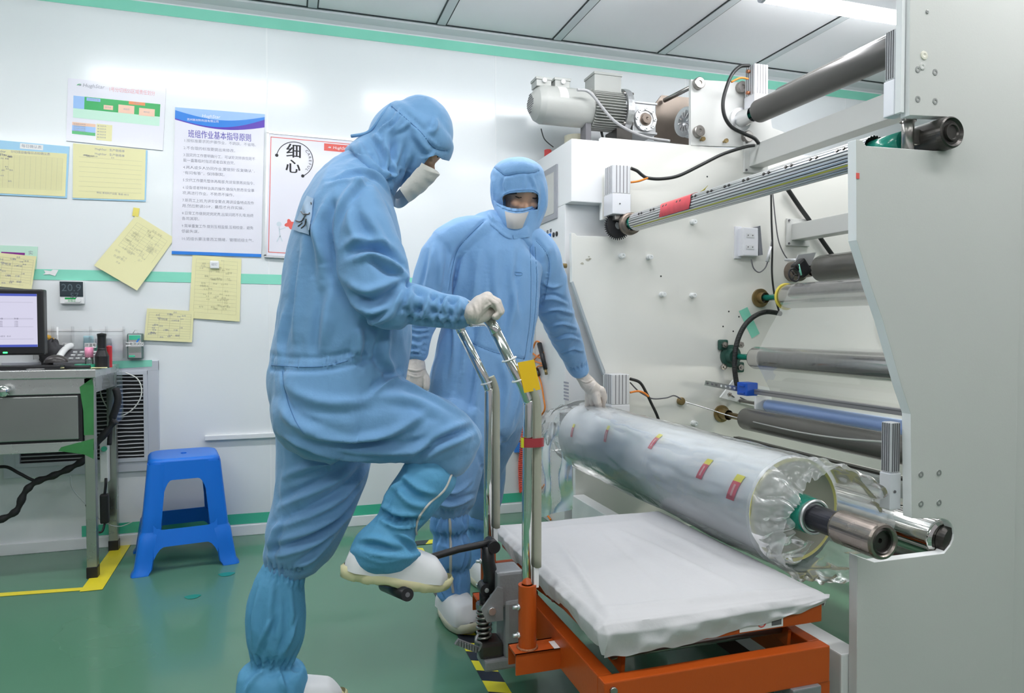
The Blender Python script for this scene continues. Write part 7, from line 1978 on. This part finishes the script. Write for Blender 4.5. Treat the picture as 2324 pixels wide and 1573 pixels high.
    MB().grid(fc, 44, 30).build('face_cover', m_suit2, root, solid=.003)
    def pn(u, v): return fc(.24+.58*u-.13*v*(u-.35)*2*.6, .18+.58*v)+Vector((0, -.0032-.002*math.sin(PI*u), 0))
    MB().grid(pn, 20, 14).build('cover_panel', mat('panel_pale', (.56, .54, .53), rough=.6, var=.06, vscale=20), root, solid=.001)
    MB().tube([fc(u/20, .10)+Vector((0, -.003, 0)) for u in range(1, 20)], .0012, n=5).build('seam', m_seam, root)
    # ---- gloves
    gl = lambda px, py, y: P(px, py, Y=y)
    mb = MB()
    caps(mb, [gl(1321, 854, 2.845), gl(1334, 870, 2.85), gl(1348, 886, 2.85)], [.028, .034, .032])
    caps(mb, [gl(1342, 876, 2.835), gl(1362, 888, 2.84)], [.028, .020]); caps(mb, [gl(1340, 880, 2.87), gl(1350, 896, 2.885)], [.030, .020])
    for pts, r in (([gl(1364, 886, 2.83), gl(1371, 902, 2.845), gl(1367, 920, 2.875), gl(1362, 928, 2.90)], [.019, .0155, .0125, .010]),
                   ([gl(1352, 895, 2.83), gl(1356, 912, 2.83), gl(1360, 926, 2.86), gl(1364, 930, 2.88)], [.020, .0165, .0140, .011]),
                   ([gl(1344, 898, 2.85), gl(1345, 914, 2.87), gl(1349, 928, 2.90)], [.017, .014, .011]),
                   ([gl(1336, 893, 2.87), gl(1334, 910, 2.885), gl(1333, 926, 2.91)], [.0165, .013, .010]),
                   ([gl(1350, 880, 2.875), gl(1368, 895, 2.905), gl(1368, 915, 2.91), gl(1360, 928, 2.91)], [.018, .0155, .013, .010])):
        caps(mb, pts, r, n=12)
    me = fuse(mb, .003, 3)
    sculpt(me, [('ridge', [(1315, 862), (1330, 868), (1345, 862)], .004, .003), ('ridge-', [(1340, 890), (1345, 880), (1352, 872)], .003, .002), ('line', [(1358, 898), (1361, 908), (1361, 918)], .003, -.003)], .0007, 9, 35)
    finish('glove', me, m_glove, root)
    mb = MB()
    c0 = gl(945, 826, Yt-.02)
    caps(mb, [gl(944, 830, Yt-.02), gl(943, 850, Yt-.03), gl(944, 872, Yt-.04)], [.034, .038, .036])
    for i, dx in enumerate((-17, -6, 6, 16)):
        L_ = (20, 24, 22, 17)[i]
        caps(mb, [gl(945+dx, 876, Yt-.04), gl(946+dx*1.05, 892, Yt-.055), gl(947+dx, 892+L_*.6, Yt-.05), gl(947+dx, 892+L_, Yt-.035)], [.0145, .0125, .0115, .0095], n=12)
    caps(mb, [gl(958, 845, Yt-.04), gl(968, 862, Yt-.07), gl(968, 880, Yt-.08)], [.017, .0135, .011], n=12)
    me = fuse(mb, .003, 3); sculpt(me, [('ridge', [(925, 838), (945, 842), (965, 836)], .004, .003), ('ridge-', [(925, 850), (945, 856), (965, 850)], .004, .002)], .0007, 9, 35)
    finish('glove', me, m_glove, root)
    # ---- boot covers and shoes
    mb = MB()
    chain3(mb, [(1020, 1158, 2.45, 40), (1020, 1172, 2.45, 44), (1021, 1195, 2.45, 44), (1022, 1214, 2.45, 37), (1024, 1235, 2.45, 42), (1026, 1270, 2.45, 42), (1027, 1295, 2.45, 37), (1028, 1318, 2.45, 38), (1028, 1350, 2.45, 36)])
    me = fuse(mb, .0055, 4)
    F = [('ruffle', [(980, 1168), (1020, 1172), (1062, 1168)], .014, .005, .016), ('ruffle', [(986, 1214), (1022, 1217), (1060, 1212)], .014, .006, .018), ('ruffle', [(990, 1296), (1027, 1299), (1062, 1294)], .014, .006, .018), ('ridge', [(1000, 1180), (995, 1200), (1005, 1212)], .008, .006), ('ridge-', [(1045, 1180), (1050, 1200), (1042, 1212)], .008, .006),
         ('ridge', [(1000, 1225), (995, 1255), (1005, 1290)], .009, .008), ('ridge-', [(1046, 1225), (1052, 1255), (1044, 1290)], .009, .008), ('ridge', [(1000, 1305), (1000, 1330), (1010, 1350)], .008, .007), ('ridge', [(1045, 1305), (1040, 1330), (1042, 1350)], .008, .006), ('ridge', [(1008, 1240), (1030, 1250), (1050, 1240)], .007, .006)]
    sculpt(me, F, .0025, 27, 17); b1 = bvh_of(me); bc = finish('boot_cover', me, m_boot2, root)
    pts = surf_line(b1, [(1021, 1172), (1022, 1210), (1023, 1250), (1023, 1300), (1028, 1345)], 0, .001)
    if len(pts) > 3: MB().tube(pts, .0050, n=6).build('zip', m_zip, bc)
    mb = MB()
    chain3(mb, [(1092, 1155, 2.76, 30), (1090, 1180, 2.77, 36), (1088, 1205, 2.78, 30), (1087, 1240, 2.79, 34), (1085, 1280, 2.80, 30)])
    me = fuse(mb, .006, 4); sculpt(me, [('ruffle', [(1065, 1165), (1090, 1170), (1115, 1165)], .014, .005, .016), ('ruffle', [(1065, 1205), (1090, 1208), (1115, 1203)], .014, .006, .018)], .003, 29, 17)
    finish('boot_cover', me, m_boot2, root)
    for (px, py, y, rz, nm) in ((1028, 1400, 2.46, -80, 0), (1086, 1300, 2.82, -82, 1)):
        c = P(px, py, Y=y); Ms = Matrix.Translation((c.x+.005, y-.045, .001)) @ Matrix.Rotation(R(rz), 4, 'Z')
        mu, mso = MB(), MB(); shoe(mu, mso, Ms, L=.27, W=.054)
        s_ = mu.build('shoe', m_shoe, root); mso.build('sole', m_sole2, s_)
    return root
worker_two()
